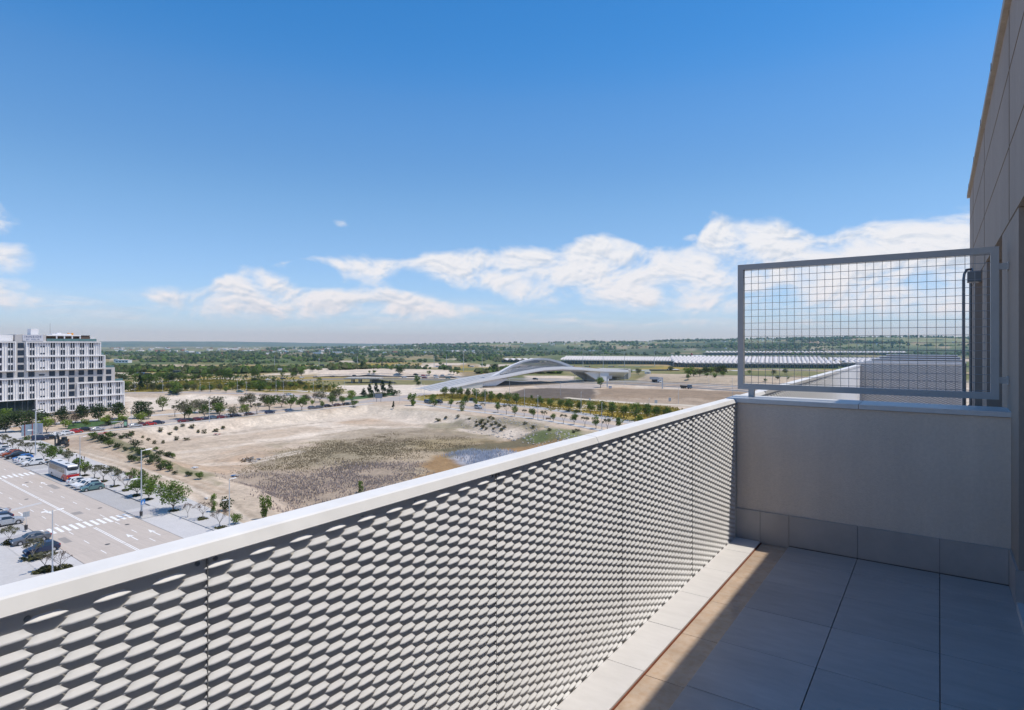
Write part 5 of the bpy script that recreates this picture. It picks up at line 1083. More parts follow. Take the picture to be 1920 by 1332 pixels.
def car_proto(shape):
    L, st = SHAPES[shape]; root = thing('parked_car', 'car', 'car')
    q = MB(); n = 8
    for x, zb, zl, zt, w, wt in st: q.v += [(x,-w*.9,zb),(x,-w,zb+.16),(x,-w,zl),(x,-wt,zt),(x,wt,zt),(x,w,zl),(x,w,zb+.16),(x,w*.9,zb)]
    for i in range(len(st)-1):
        for k in range(n): q.f.append((i*n+k, i*n+(k+1) % n, (i+1)*n+(k+1) % n, (i+1)*n+k)); q.m.append(0)
    q.f += [tuple(range(n)), tuple(range((len(st)-1)*n, len(st)*n))[::-1]]; q.m += [0, 0]
    q.f = [f_[::-1] for f_ in q.f]
    q.build('body', PAINT['white'], root)
    cab = [i for i, s_ in enumerate(st) if s_[3]-s_[2] > .25]; a, b = cab[0], cab[-1]
    def pt(i, side, f): x, zb, zl, zt, w, wt = st[i]; return Vector((x, side*(w+(wt-w)*f+.012), zl+(zt-zl)*f))
    for side in (-1, 1):
        q = MB(); lo = [pt(i, side, .10) for i in range(a, b+1)]; hi = [pt(i, side, .86) for i in range(a, b+1)]
        f0 = pt(a-1, side, .3); r0 = pt(b+1, side, .5)
        lo = [lo[0]+(f0-lo[0])*.72]+lo+[lo[-1]+(r0-lo[-1])*.55]; hi = [hi[0]+(lo[0]-hi[0])*.12]+hi+[hi[-1]+(lo[-1]-hi[-1])*.10]
        for i in range(len(lo)-1):
            p_ = (lo[i], lo[i+1], hi[i+1], hi[i]); q.quad(*(p_ if side < 0 else p_[::-1]))
        q.build('side_window', M_glass, root)
    for nm, i, j, s_ in (('windscreen', a-1, a, 1), ('rear_window', b+1, b, -1)):
        x0, _, _, zt0, _, w0 = st[i]; x1, _, _, zt1, _, w1 = st[j]
        e = Vector((.02*s_, 0, .015)); A_ = [Vector((x0, -w0*.93, zt0))+e, Vector((x0, w0*.93, zt0))+e, Vector((x1, w1*.93, zt1))+e, Vector((x1, -w1*.93, zt1))+e]
        A_ = [A_[0]+(A_[3]-A_[0])*.10, A_[1]+(A_[2]-A_[1])*.10, A_[2]+(A_[1]-A_[2])*.06, A_[3]+(A_[0]-A_[3])*.06]
        q = MB(); q.quad(*(A_ if s_ > 0 else A_[::-1])); q.build(nm, M_glass, root)
    wr = .31 if shape in ('hatch', 'sedan') else .35
    for x in (L*.30, -L*.29):
        for side in (-1, 1):
            w = st[3][4]
            q = MB(); q.tube((x, side*(w-.20), wr), (x, side*(w+.012), wr), wr, wr, 14); wh = q.build('wheel', M_rubber, root)
            q = MB(); q.tube((x, side*(w+.012), wr), (x, side*(w+.018), wr), wr*.66, wr*.62, 10); q.build('rim', M_rim, wh)
            q = MB()
            if side > 0: q.quad(*[(x+math.cos(t)*(wr+.07), w+.004, wr+math.sin(t)*(wr+.07)) for t in [math.pi*k/10 for k in range(11)][::-1]])
            else: q.quad(*[(x+math.cos(t)*(wr+.07), -w-.004, wr+math.sin(t)*(wr+.07)) for t in [math.pi*k/10 for k in range(11)]])
            q.build('wheel_arch', M_rubber, root)
    x, zb, zl, zt, w, wt = st[1]
    for side in (-1, 1):
        q = MB(); q.obox((x+.02, side*w*.80, zl-.06), .22, .26, .13); q.build('headlight', M_hl, root)
        xr, _, zlr, _, wr2, _ = st[-2]
        q = MB(); q.obox((xr-.06, side*wr2*.86, zlr-.10), .24, .20, .18); q.build('taillight', M_tl, root)
        q = MB(); q.obox((st[3][0]-.25, side*(st[3][4]+.10), st[3][2]+.08), .14, .2, .13); q.build('mirror', M_rubber, root)
    q = MB(); q.box(st[0][0]-.14, st[0][0]+.015, -.45, .45, .36, .52); q.build('grille', M_rubber, root)
    q = MB(); q.box(st[-1][0]-.015, st[-1][0]+.05, -.26, .26, .56, .68); q.build('number_plate', M_plate, root)
    return root
CARS = {k: car_proto(k) for k in SHAPES}; USED = set()
def car(shape, colour, p, rz, label, group, sc=1.0):
    if shape not in USED:
        USED.add(shape); r = CARS[shape]; r.location = p; r.rotation_euler.z = rz; r['label'] = label; r['group'] = group; r.scale = (sc, sc, sc)
        for ch in r.children:
            if ch.name.split('.')[0] == 'body': ch.material_slots[0].link = 'OBJECT'; ch.material_slots[0].material = PAINT[colour]
        return r
    return dup(CARS[shape], p, rz, label, group, sc, {'body': PAINT[colour]})
# nose-in bays: 'in' = nose away from the road
UP_ = math.atan2(-VA.y, -VA.x)                            # heading away from our building, across the avenue
GR = 'cars parked along the right side of the avenue'
for k, c_, a, b, inn, l in [('hatch', 'teal', 33.2, -2.4, 0, 'teal hatchback parked nearest the parapet on the right of the avenue'), ('suv', 'white', 35.9, -2.5, 0, 'white car between the teal hatchback and another white one'), ('hatch', 'white', 38.5, -2.4, 0, 'white hatchback parked second from the coach'), ('suv', 'white', 41.2, -2.6, 1, 'white car parked right behind the coach, tail to the road'),
    ('suv', 'white', 73.9, -2.5, 0, 'white car beyond the coach, nearest the far crossing'), ('suv', 'white', 77.8, -2.5, 1, 'white car second beyond the far crossing'), ('hatch', 'white', 80.9, -2.5, 1, 'white hatchback beside the bright blue car'), ('hatch', 'blue', 84.2, -2.9, 0, 'bright blue car hidden behind white hatchbacks'), ('suv', 'black', 88.6, -2.4, 0, 'black car between the blue and the rust orange cars'), ('suv', 'orange', 93.0, -2.5, 0, 'rust orange car near the left edge'), ('suv', 'white', 96.6, -2.5, 0, 'white car just left of the rust orange one'), ('sedan', 'navy', 100.2, -2.4, 0, 'dark saloon far along the right bays'), ('suv', 'white', 104.5, -2.5, 0, 'white car beyond the dark saloon in the right bays'), ('hatch', 'silver', 108.6, -2.5, 0, 'silver car next but one beyond the dark saloon'), ('suv', 'black', 112.5, -2.5, 0, 'black car at the far left edge in the right bays')]:
    car(k, c_, av(a, b, .03), UP_ if inn else UP_+math.pi, l, GR)
GL_ = 'cars parked along the left side of the avenue'
for k, c_, a, b, inn, l in [('sedan', 'grey', 2.7, 15.0, 1, 'dark grey saloon parked just beyond the near crossing on the left'), ('hatch', 'navy', -4.0, 15.3, 1, 'dark blue hatchback half hidden by the lamp post on the left'), ('suv', 'silver', 16.5, 14.9, 0, 'silver car with dark wheels beside the litter bin'), ('hatch', 'navy', 20.2, 15.3, 1, 'dark blue car between two silver ones on the left'), ('sedan', 'silver', 24.6, 15.2, 1, 'silver saloon at the left edge above the dark blue car')]:
    car(k, c_, av(a, b, .03), UP_+math.pi if inn else UP_, l, GL_)
# cars along the street on the far side of the plot
GS = 'cars parked along the street beyond the plot'
for k, c_, px, py, l in [('van', 'navy', 75, 826, 'dark blue van right of the blue site hoarding'), ('suv', 'black', 96, 824, 'large black car behind the site fence posts'), ('sedan', 'white', 108, 818, 'white saloon right of the large black car'), ('hatch', 'white', 126, 815, 'white hatchback left of the red car'), ('hatch', 'red', 143, 812, 'red car below the hotel middle'), ('suv', 'black', 162, 809, 'black car right of the red one below the hotel'), ('sedan', 'silver', 183, 808, 'silver car left of the bus shelter'),
    ('sedan', 'silver', 254, 801, 'silver car first of four right of the totem'), ('hatch', 'darkred', 267.5, 799, 'dark red car among the four right of the totem'), ('hatch', 'red', 282, 797.6, 'bright red car among the four right of the totem'), ('suv', 'navy', 297, 795.8, 'navy car with white panel at the end of the four'), ('hatch', 'darkred', 343, 792, 'dark red car in tree shade at the left of the shaded row'), ('hatch', 'black', 356.5, 790.5, 'black car next to the dark red one in tree shade'), ('hatch', 'darkred', 370.5, 789, 'maroon car in tree shade mid-row'), ('sedan', 'navy', 385, 787.5, 'navy saloon in tree shade beside the lamp post'), ('suv', 'slate', 400, 786, 'slate blue car in tree shade'), ('hatch', 'darkred', 415, 785, 'crimson car at the right end of the shaded row'),
    ('hatch', 'white', 429, 782, 'white car beside a dark one right of the shaded row'), ('sedan', 'navy', 442, 781.5, 'dark saloon touching the white car'), ('hatch', 'brown', 468, 779, 'brown car by the lime street tree'), ('suv', 'navy', 506, 776, 'dark car under the large green street tree'), ('hatch', 'slate', 543, 772.5, 'slate hatchback by the green street tree'), ('suv', 'grey', 586, 767.5, 'dark grey car left of three by the plot edge'), ('hatch', 'grey', 599, 766, 'grey car in the middle of three by the plot edge'), ('hatch', 'black', 615, 763.5, 'black car at the right of three by the plot edge'), ('sedan', 'black', 650, 760, 'black saloon beside the grey-green shrub'), ('sedan', 'brown', 633, 761.5, 'low brown car behind the black saloon')]:
    p = G(px, py); d = G(px+4, py-.35)-G(px-4, py+.35); car(k, c_, p+Vector((0, 0, .04)), math.atan2(d.y, d.x), l, GS, .92)
GM = 'cars on the motorway and the right-hand streets'
for k, c_, px, py, l, sl_ in [('van', 'silver', 897, 767, 'silver people carrier driving on the lower right street', .16), ('van', 'slate', 803, 756.5, 'grey-blue van on the right street left of the shrubs', .1), ('van', 'black', 823, 756.5, 'black van on the right street between shrubs', .1), ('sedan', 'black', 886, 752, 'black car on the upper street behind young trees', .15), ('suv', 'black', 665, 706.6, 'black car on the motorway above the underpass', .02), ('sedan', 'navy', 624, 707.5, 'dark car left of the underpass on the motorway', -.03), ('sedan', 'grey', 592, 708.5, 'grey car on the motorway further left of the underpass', -.04), ('hatch', 'white', 566, 709.6, 'white car on the motorway left of the bare bank', -.04), ('sedan', 'navy', 531, 711.5, 'dark car on the slip road by the yellow field', -.05), ('sedan', 'white', 503, 713.5, 'white car on the slip road by the lone bushes', -.06), ('suv', 'black', 780, 704, 'dark car on the far carriageway', .01), ('sedan', 'white', 758, 709, 'white car on the near carriageway', .02), ('hatch', 'red', 794, 706, 'small red car on the far carriageway', .02), ('sedan', 'darkred', 796, 709.8, 'dark red car on the near carriageway', .02), ('sedan', 'white', 818, 709.6, 'white saloon on the near carriageway before the ramp', .02), ('suv', 'silver', 817, 706.5, 'silver car on the far carriageway above the white saloon', .02), ('hatch', 'silver', 830, 705.8, 'silver hatchback on the far carriageway near the ramp', .02), ('suv', 'teal', 840, 710.2, 'teal car on the near carriageway before the ramp', .02), ('suv', 'black', 1004, 712.5, 'black car on the motorway under the arch bridge', .02), ('suv', 'navy', 324, 738.5, 'dark car on the upper road right of the hotel', .0), ('hatch', 'teal', 450, 736.5, 'teal car on the upper road among trees', .0), ('hatch', 'white', 543, 742.5, 'white car in the car park behind olive trees', .02)]:
    p = G(px, py); d = G(px+6, py+sl_*6)-G(px-6, py-sl_*6); car(k, c_, p+Vector((0, 0, .08)), math.atan2(d.y, d.x), l, GM, 1.0)
# pickup lorry and white lorry on the motorway
def lorry(px, py, cabm, bodm, tall, label):
    p = G(px, py); d = G(px+6, py+.5)-G(px-6, py-.5); r = thing('lorry', label, 'lorry', p+Vector((0, 0, .08)), math.atan2(d.y, d.x))
    q = MB(); q.box(2.2, 4.2, -1.15, 1.15, .5, 2.5); q.box(4.2, 4.6, -1.1, 1.1, .5, 1.5); q.build('cab', cabm, r)
    q = MB(); q.box(4.15, 4.25, -1.0, 1.0, 1.6, 2.35); q.build('windscreen', M_glass, r)
    q = MB(); q.box(-4.0, 2.0, -1.2, 1.2, .9, tall); q.build('load_body', bodm, r)
    for x in (3.2, -1.5, -2.8):
        for s_ in (-1, 1):
            q = MB(); q.tube((x, s_*.85, .5), (x, s_*1.2, .5), .5, .5, 10); q.build('wheel', M_rubber, r)
lorry(1286, 729, PAINT['slate'], PAINT['black'], 2.0, 'dark tipper lorry with blue cab on the motorway right of the gantry'); lorry(1231, 717.5, PAINT['white'], PAINT['black'], 3.3, 'lorry with white cab on the motorway under the sign gantry')
# the coach
co = thing('coach', 'white coach with red tail and dark blue roof edge parked in the right bays', 'coach', av(51.6, -2.6, .03), AZR)
M_red = PAINT['red']; M_cream = carpaint('cream_paint', (.55,.53,.52)); M_navyp = PAINT['navy']; M_tint = mat('tinted_glass', (.10,.085,.065), .12, var=.1, spec=.6)
Lc, Wc, Hc = 6.1, 1.26, 3.45
q = MB(); prof = [(-Wc, .35), (-Wc, 2.95), (-Wc+.10, 3.22), (-Wc+.34, 3.40), (0, Hc), (Wc-.34, 3.40), (Wc-.10, 3.22), (Wc, 2.95), (Wc, .35)]
st = [(-Lc, .94), (-Lc+.18, 1.0), (Lc-.5, 1.0), (Lc-.1, .95), (Lc, .86)]
for x, k in st: q.v += [(x, y*(k if k > .9 else .96), .35+(z-.35)*k) for y, z in prof]
n = len(prof)
for i in range(len(st)-1):
    for k in range(n-1): q.f.append((i*n+k, i*n+k+1, (i+1)*n+k+1, (i+1)*n+k)); q.m.append(1 if k in (1, 2, 5, 6) else (2 if k in (3, 4) else 0))
    q.f.append((i*n+n-1, i*n, (i+1)*n, (i+1)*n+n-1)); q.m.append(0)
q.f += [tuple(range(n))[::-1], tuple(range((len(st)-1)*n, len(st)*n))]; q.m += [2, 2]
q.build('body', [M_cream, M_navyp, PAINT['white']], co)
for s_ in (-1, 1):
    q = MB()
    for i in range(6): 
        x0 = -Lc+1.05+i*1.72; q.box(x0, x0+1.66, min(s_*Wc, s_*(Wc+.014)), max(s_*Wc, s_*(Wc+.014)), 1.75, 2.88)
    q.build('side_window', M_tint, co)
    q = MB(); q.box(-Lc+.02, -Lc+1.9, min(s_*Wc, s_*(Wc+.012)), max(s_*Wc, s_*(Wc+.012)), .38, 1.6); q.add([(-Lc+1.9, s_*(Wc+.006), .38), (-Lc+3.6, s_*(Wc+.006), .38), (-Lc+1.9, s_*(Wc+.006), 1.6)], [(0, 1, 2)]); q.build('red_flank', M_red, co)
    for x in (-Lc+2.0, Lc-2.5):
        q = MB(); q.tube((x, s_*(Wc-.3), .5), (x, s_*(Wc+.02), .5), .5, .5, 14); wh = q.build('wheel', M_rubber, co)
        q = MB(); q.tube((x, s_*(Wc+.02), .5), (x, s_*(Wc+.03), .5), .28, .26, 10); q.build('rim', M_rim, wh)
    q = MB(); q.obox((Lc+.25, s_*(Wc+.1), 2.6), .25, .16, .5); q.tube((Lc-.1, s_*Wc*.9, 3.0), (Lc+.25, s_*(Wc+.1), 2.85), .03, .03, 5); q.build('mirror', M_rubber, co)
q = MB(); q.box(-Lc-.03, -Lc+.02, -Wc*.93, Wc*.93, .40, 1.5); q.build('red_tail', M_red, co)
q = MB(); q.add([(-Lc-.02, -Wc*.88, 3.12), (-Lc-.02, Wc*.88, 3.12), (-Lc-.02, Wc*.84, 2.55), (-Lc-.02, Wc*.5, 2.36), (-Lc-.02, -Wc*.5, 2.36), (-Lc-.02, -Wc*.84, 2.55)], [(0, 1, 2, 3, 4, 5)]); q.build('rear_window', M_glass, co)
q = MB(); q.box(-Lc-.03, -Lc, -.8, .8, 1.62, 1.74); q.box(-Lc-.03, -Lc, -.35, .35, 2.75, 2.86); q.build('vent_slot', M_rubber, co)
for x in (-2.6, 2.4):
    q = MB(); q.box(x-.45, x+.45, -.35, .35, Hc-.03, Hc+.07); q.build('roof_hatch', M_dkst, co)
for s_ in (-1, 1):
    q = MB(); q.box(-Lc-.05, -Lc, s_*1.0-.08, s_*1.0+.08, .75, 1.1); q.build('taillight', M_orange, co)
q = MB(); q.box(Lc-.2, Lc+.02, -1.1, 1.1, 1.3, 2.9); q.build('windscreen', M_glass, co)
# ------------------------------------------------------------------ arch bridge to the airport
M_bw = mat('bridge_white', (.66,.66,.665), .6, var=.03, vs=.1)
M_conc = mat('concrete', (.40,.385,.35), .9, var=.10, vs=.35, var2=.08, vs2=2, stretch=(1, 1, .25))
M_concg = mat('grey_concrete', (.24,.245,.255), .9, var=.06, vs=.3)
M_deck = mat('bridge_deck', (.48,.48,.49), .8, var=.05, vs=.3)
M_net = mat('bridge_net', (.17,.19,.23), .5, .3, var=0)
BN = Vector((-262.0, 278.0, 0)); BD = Vector((.287, .958, 0)).normalized(); BP = Vector((-BD.y, BD.x, 0)); BWD = 20.0
def bs(px, off):                                        # how far along the bridge a photo column falls, for a line offset across it
    a = BN+BP*off; k = (px-CX)/FPX
    lat = lambda v: v.x*CS+v.y*SN; dep = lambda v: -v.x*SN+v.y*CS
    return (k*dep(a)-lat(a))/(lat(BD)-k*dep(BD))
def bz(px, py, off): 
    p = BN+BP*off+BD*bs(px, off); return ZD(py, depth_of(p))
near_top = [(770, 743.5), (800, 737), (850, 725), (903, 713), (948.5, 705), (984, 698), (1019, 692), (1055, 690), (1090, 691.5), (1125.6, 694.3), (1160, 695.5), (1178, 696)]
DK = [(bs(a, 0), bz(a, b, 0)) for a, b in near_top]
ds = [d[0] for d in DK]; dz = [d[1] for d in DK]
def dkz(s): return float(np.interp(s, ds, dz))
S0, S1, SE = ds[0], bs(905, 0), ds[-1]; SA = bs(1133, 0)
br = thing('arch_bridge', 'white road bridge with a netted arch rising over the motorway', 'bridge', (0, 0, 0))
def bpt(s, off, z): v = BN+BD*s+BP*off; return Vector((v.x, v.y, z))
N = 44; SS = [S0+(SE-S0)*i/N for i in range(N+1)]
q = MB()
for i, s in enumerate(SS):
    z = dkz(s); th = 1.1 if s > S1 else 0.9
    k = max(0, min(1, (s-S1)/25)); kk = max(0, min(1, (SA-s)/22)); sof = 1.5+2.6*(1-min(k, kk))**2 if s > S1 else .9
    q.v += [bpt(s, -.5, z), bpt(s, -.5, z-th), bpt(s, BWD*.28, z-sof-1.0), bpt(s, BWD*.72, z-sof-1.0), bpt(s, BWD+.5, z-th), bpt(s, BWD+.5, z)]
for i in range(N):
    for k in range(6): q.f.append((i*6+k, (i+1)*6+k, (i+1)*6+(k+1) % 6, i*6+(k+1) % 6)); q.m.append(0 if k != 5 else 1)
q.build('deck', [M_bw, M_deck], br)
for off, nm in ((.2, 'parapet'), (BWD-.2, 'parapet')):
    q = MB()
    for i in range(N):
        a, b = SS[i], SS[i+1]
        for o0, o1 in ((off-.14, off+.14),):
            q.add([bpt(a, o0, dkz(a)), bpt(b, o0, dkz(b)), bpt(b, o1, dkz(b)), bpt(a, o1, dkz(a)), bpt(a, o0, dkz(a)+1.0), bpt(b, o0, dkz(b)+1.0), bpt(b, o1, dkz(b)+1.0), bpt(a, o1, dkz(a)+1.0)], [(4,5,6,7),(0,1,5,4),(2,3,7,6)])
    q.build(nm, M_bw, br)
for off in (4.2, BWD/2, BWD-4.2):
    q = MB(); q.path([bpt(s, off, dkz(s)+.45) for s in SS[:30]], .16, 4); q.build('lane_barrier', M_galv, br)
# ramp walls and abutments
q = MB()
for s0, s1 in ((S0+6, S1),):
    n = 10
    for i in range(n):
        a, b = s0+(s1-s0)*i/n, s0+(s1-s0)*(i+1)/n
        for off in (.1, BWD-.1): q.quad(bpt(a, off, -.3), bpt(b, off, -.3), bpt(b, off, dkz(b)-.9), bpt(a, off, dkz(a)-.9))
q.quad(bpt(S1, .1, -.3), bpt(S1, BWD-.1, -.3), bpt(S1, BWD-.1, dkz(S1)-.6), bpt(S1, .1, dkz(S1)-.6)); q.build('ramp_wall', M_white if False else mat('pale_ramp_wall', (.47,.475,.45), .9, var=.04, vs=.2), br)
q = MB()
for off in (2.0, BWD-4):
    q.add([bpt(S1, off, -.5), bpt(S1+9, off, -.5), bpt(S1+24, off, dkz(S1+24)-2.6), bpt(S1, off, dkz(S1)-.8), bpt(S1, off+2, -.5), bpt(S1+9, off+2, -.5), bpt(S1+24, off+2, dkz(S1+24)-2.6), bpt(S1, off+2, dkz(S1)-.8)], [(0,1,2,3),(7,6,5,4),(0,4,5,1),(1,5,6,2),(2,6,7,3)])
q.build('springing', M_bw, br)
q = MB()
for off in (2.0, BWD-4):
    q.add([bpt(SA-3, off, -.5), bpt(SA-20, off, dkz(SA-20)-2.4), bpt(SA-3, off, dkz(SA)-1.2), bpt(SA-3, off+2, -.5), bpt(SA-20, off+2, dkz(SA-20)-2.4), bpt(SA-3, off+2, dkz(SA)-1.2)], [(0,1,2),(5,4,3),(0,3,4,1)])
q.build('springing', M_bw, br)
q = MB(); q.prism([tuple(bpt(a, o, 0))[:2] for a, o in ((SA-4, .6), (SA+6, .6), (SA+6, BWD-.6), (SA-4, BWD-.6))], -.5, dkz(SA)-1.0); q.build('abutment', M_bw, br)
q = MB(); e_ = []
for i in range(13):
    s = S1-2+i*6.0; k = min(1, i/9)
    for off, z in ((-1.5-k*2, -.3), (4+k*3, 2.3-k*1.2), (12+k*4, max(.3, min(dkz(s)-2.6, 5.6)-k*4.6)), (BWD+2, max(.2, min(dkz(s)-2.6, 5.8)-k*4.8))): q.v.append(bpt(s, off, z))
for i in range(12):
    for j in range(3): q.f.append((i*4+j, (i+1)*4+j, (i+1)*4+j+1, i*4+j+1))
struct(q.build('embankment', mat('dark_soil', (.15,.125,.10), .95, var=.2, vs=.3, var2=.15, vs2=2)))
# arch on the centre line
oc = BWD/2; arc_px = [(905, 711), (918, 706.7), (930, 701.5), (945, 692.8), (960, 684.6), (980, 676.6), (1000, 672.6), (1014, 671.6), (1030, 673), (1048, 677.5), (1062, 683), (1077, 690.5)]
AR = [(bs(a, oc), bz(a, b, oc)) for a, b in arc_px]; as_, az_ = [a[0] for a in AR], [a[1] for a in AR]
n = 60; q = MB(); 
for i in range(n+1):
    s = as_[0]+(as_[-1]-as_[0])*i/n; z = float(np.interp(s, as_, az_)); f = abs(2*i/n-1); w_ = 1.1+1.2*f**2; h_ = 1.2+1.0*f**2
    if i == 0: z = dkz(s)+.5
    q.v += [bpt(s, oc-w_, z), bpt(s, oc+w_, z), bpt(s, oc+w_*.7, z-h_), bpt(s, oc-w_*.7, z-h_)]
for i in range(n):
    for k in range(4): q.f.append((i*4+k, i*4+(k+1) % 4, (i+1)*4+(k+1) % 4, (i+1)*4+k))
q.f += [(0, 1, 2, 3), (n*4+3, n*4+2, n*4+1, n*4)]
q.build('arch', M_bw, br, smooth=False)
q = MB()
for side in (-1, 1):
    offd = oc+side*2.2
    for k in range(-40, 60):
        for dr in (-1, 1):
            pts = []
            for t in range(0, 41):
                f = t/40; s = as_[0]+(as_[-1]-as_[0])*((k+dr*t*.25)/44.0)
                if not (as_[0] < s < as_[-1]): pts = []; break
                zt = float(np.interp(s, as_, az_))-1.0; zd = dkz(s)+.3
                if zt-zd < .6: continue
                z = zd+(zt-zd)*f; pts.append(bpt(s, oc+side*(2.6-1.9*f), z))
            if len(pts) > 3: q.path(pts[::5]+[pts[-1]], .085, 3)
netm = q.build('hanger_net', M_net, br); netm['kind'] = 'stuff'
# rough concrete retaining block at the far end
q = MB(); nseg = 24; pts_ = []
a0 = PD(1139, 505); a1 = PD(1178, 505); a2 = PD(1183, 540); a3 = PD(1120, 560)
fr = [a0+(a1-a0)*i/nseg for i in range(nseg+1)]
for i in range(nseg):
    a, b = fr[i], fr[i+1]; d = (b-a).normalized(); nrm = Vector((d.y, -d.x, 0)); k = .25 if i % 2 else 0
    q.prism([tuple(v)[:2] for v in (a+nrm*(.3+k), b+nrm*(.3+k), b-nrm*6, a-nrm*6)], -.5, ZD(694.5-i*.12, 505))
q.build('pile_wall', M_conc, br)
q = MB(); q.prism([tuple(v)[:2] for v in (a0, a1, a2, a3)], -.5, ZD(695, 505)); q.build('fill_block', M_conc, br)
q = MB(); b0 = PD(1131, 498); b1 = PD(1138, 500); q.prism([tuple(v)[:2] for v in (b0, b1, b1+BP*8, b0+BP*8)], -.5, ZD(694.8, 500)); q.build('end_pier', mat('pale_pier', (.55,.52,.45), .9, var=.05), br)
# underpass of the motorway
up = thing('underpass_bridge', 'short grey concrete motorway bridge over a dirt underpass', 'bridge', (0, 0, 0))
o0 = G(650, 719); o1 = G(712, 719); dd = (o1-o0).normalized(); nn = Vector((-dd.y, dd.x, 0)); Lb = (o1-o0).length; zt = ZD(709.3, depth_of(o0)); zt = max(zt, 3.2)
def ub(s, t, z): v = o0+dd*s+nn*t; return Vector((v.x, v.y, z))
q = MB(); q.prism([tuple(ub(*a, 0))[:2] for a in ((-2, -1), (Lb, -1), (Lb, 13), (-2, 13))], zt-.9, zt); q.build('deck', M_conc, up)
for s in (3, 8.5, 17):
    for t in (1.0, 7.0):
        q = MB(); q.prism([tuple(ub(*a, 0))[:2] for a in ((s, t), (s+1.1, t), (s+1.1, t+.9), (s, t+.9))], -.5, zt-.9); q.build('column', M_conc, up)
q = MB(); q.add([ub(18.5, 4, -.5), ub(Lb+14, -2, -.5), ub(Lb+12, -2, 1.0), ub(Lb-3, 2, zt-.9), ub(18.5, 6, zt-.9)], [(0, 1, 2, 3, 4)]); q.add([ub(18.5, 4, -.5), ub(18.5, 6, zt-.9), ub(18.5, 14, zt-.9), ub(18.5, 14, -.5)], [(0, 1, 2, 3)]); q.build('wing_wall', M_concg, up)
for t in (-.8, 12.8):
    q = MB()
    for i in range(9): q.box(*[f_(a) for a in (0,) for f_ in ()], ) if False else None
    a, b = ub(-2, t, zt+.8), ub(Lb, t, zt+.8); q.tube(a, b, .07, .07, 4)
    for i in range(10): c_ = a+(b-a)*i/9; q.tube((c_.x, c_.y, zt), c_, .06, .06, 4)
    q.build('railing', M_galv, up)
# ------------------------------------------------------------------ airport terminal
M_roof = mat('terminal_roof', (.60,.575,.56), .55, .1, var=.04, vs=.05)
M_roofd = mat('roof_valley_shade', (.35,.33,.33), .7, var=.05, vs=.05)  # shading of the scallops painted as a darker strip in each valley
M_tglass = mat('terminal_glass', (.05,.075,.10), .2, var=.3, vs=.04, spec=.5)
M_tdark = mat('terminal_dark', (.05,.05,.055), .8, var=.2, vs=.05)  # near-black colour of the sheds below the terminal
M_yel = mat('yellow_strut', (.58,.40,.06), .5, var=.05)
M_tcon = mat('terminal_concrete', (.36,.36,.37), .9, var=.06, vs=.05)
def terminal(name, label, px0, d0, px1, d1, nb, rows, eave_py, top_py, base_py, depth_w, part_sup=True):
    A, B = PD(px0, d0), PD(px1, d1); U = (B-A); L = U.length; U.normalize(); V = Vector((-U.y, U.x, 0))
    if V.dot(Vector((-SN, CS, 0))) < 0: V = -V
    dm = (d0+d1)/2; ze = ZD(eave_py, dm); zt = ZD(top_py, dm); zb = ZD(base_py, dm)
    t = thing(name, label, 'terminal', (0, 0, 0))
    lam = L/nb; per = 8; rw = depth_w/rows
    for r_ in range(rows):
        q = MB(); nu = nb*per; nv = 6; ov = 5.0 if r_ == 0 else 0
        for i in range(nu+1):
            u = i*L/nu; w = (i % per)/per; prof = math.sin(math.pi*w**.8)**.9*lam*.34
            for j in range(nv+1):
                f = j/nv; v_ = -ov+(rw+ov)*f; k = math.sin(math.pi*(f*.85+.10))
                z = ze+(zt-ze)*((r_+.0)/rows)*.55+(zt-ze)*(.55+.0*r_)*k*(.9)+prof*(.55+.45*k)
                # the crest leans along the front: the photo's fan of skewed scallops
                p = A+U*(u+f*lam*.85)+V*(r_*rw+v_); q.v.append((p.x, p.y, z))
        for i in range(nu):
            for j in range(nv): q.f.append((i*(nv+1)+j, (i+1)*(nv+1)+j, (i+1)*(nv+1)+j+1, i*(nv+1)+j+1)); q.m.append(1 if i % per == per-1 else 0)
        q.build('wave_roof', [M_roof, M_roofd], t)
    q = MB(); q.prism([tuple(A+U*a+V*b)[:2] for a, b in ((2, 4), (L-2, 4), (L-2, depth_w), (2, depth_w))], zb-2, ze+.4); q.build('glass_hall', M_tglass, t)
    q = MB(); q.prism([tuple(A+U*a+V*b)[:2] for a, b in ((0, 1.0), (L, 1.0), (L, 3.9), (0, 3.9))], zb-2, zb+(ze-zb)*.36); q.build('plinth', M_tcon, t)
    if part_sup:
        q = MB(); n = nb//2
        for i in range(n):
            c_ = A+U*((i+.5)*L/n)+V*1.5
            for s_ in (-1, 1):
                e = c_+U*(s_*lam*.62)-V*3.5; q.tube((c_.x, c_.y, zb+(ze-zb)*.30), (e.x, e.y, ze+.2), .38, .3, 4)
        q.build('roof_strut', M_yel, t)['kind'] = 'stuff'
        q = MB(); 
        for i in range(nb*2): c_ = A+U*((i+.5)*L/(nb*2))+V*3.8; q.box(c_.x-.25, c_.x+.25, c_.y-.25, c_.y+.25, zb+(ze-zb)*.36, ze)
        q.build('glass_mullion', M_tcon, t)['kind'] = 'stuff'
    return t
terminal('airport_terminal', 'long airport terminal wing with a scalloped wave roof, right of the arch', 1050, 1420, 1275, 1330, 42, 2, 677.6, 668.5, 690, 60)
terminal('airport_terminal', 'nearest airport terminal hall with wave roof on yellow struts behind the mesh screen', 1262, 1235, 1575, 1175, 36, 4, 684.3, 671.0, 693.5, 150)
terminal('airport_terminal', 'low end of the airport terminal just left of the terrace screen, wave roofed', 1583, 1215, 1720, 1200, 14, 3, 683.0, 673, 693, 110)
terminal('satellite_terminal', 'thin satellite terminal with white wave roof far behind the main hall', 1322, 2450, 1700, 2400, 52, 1, 662.8, 659.0, 668.5, 45, False)
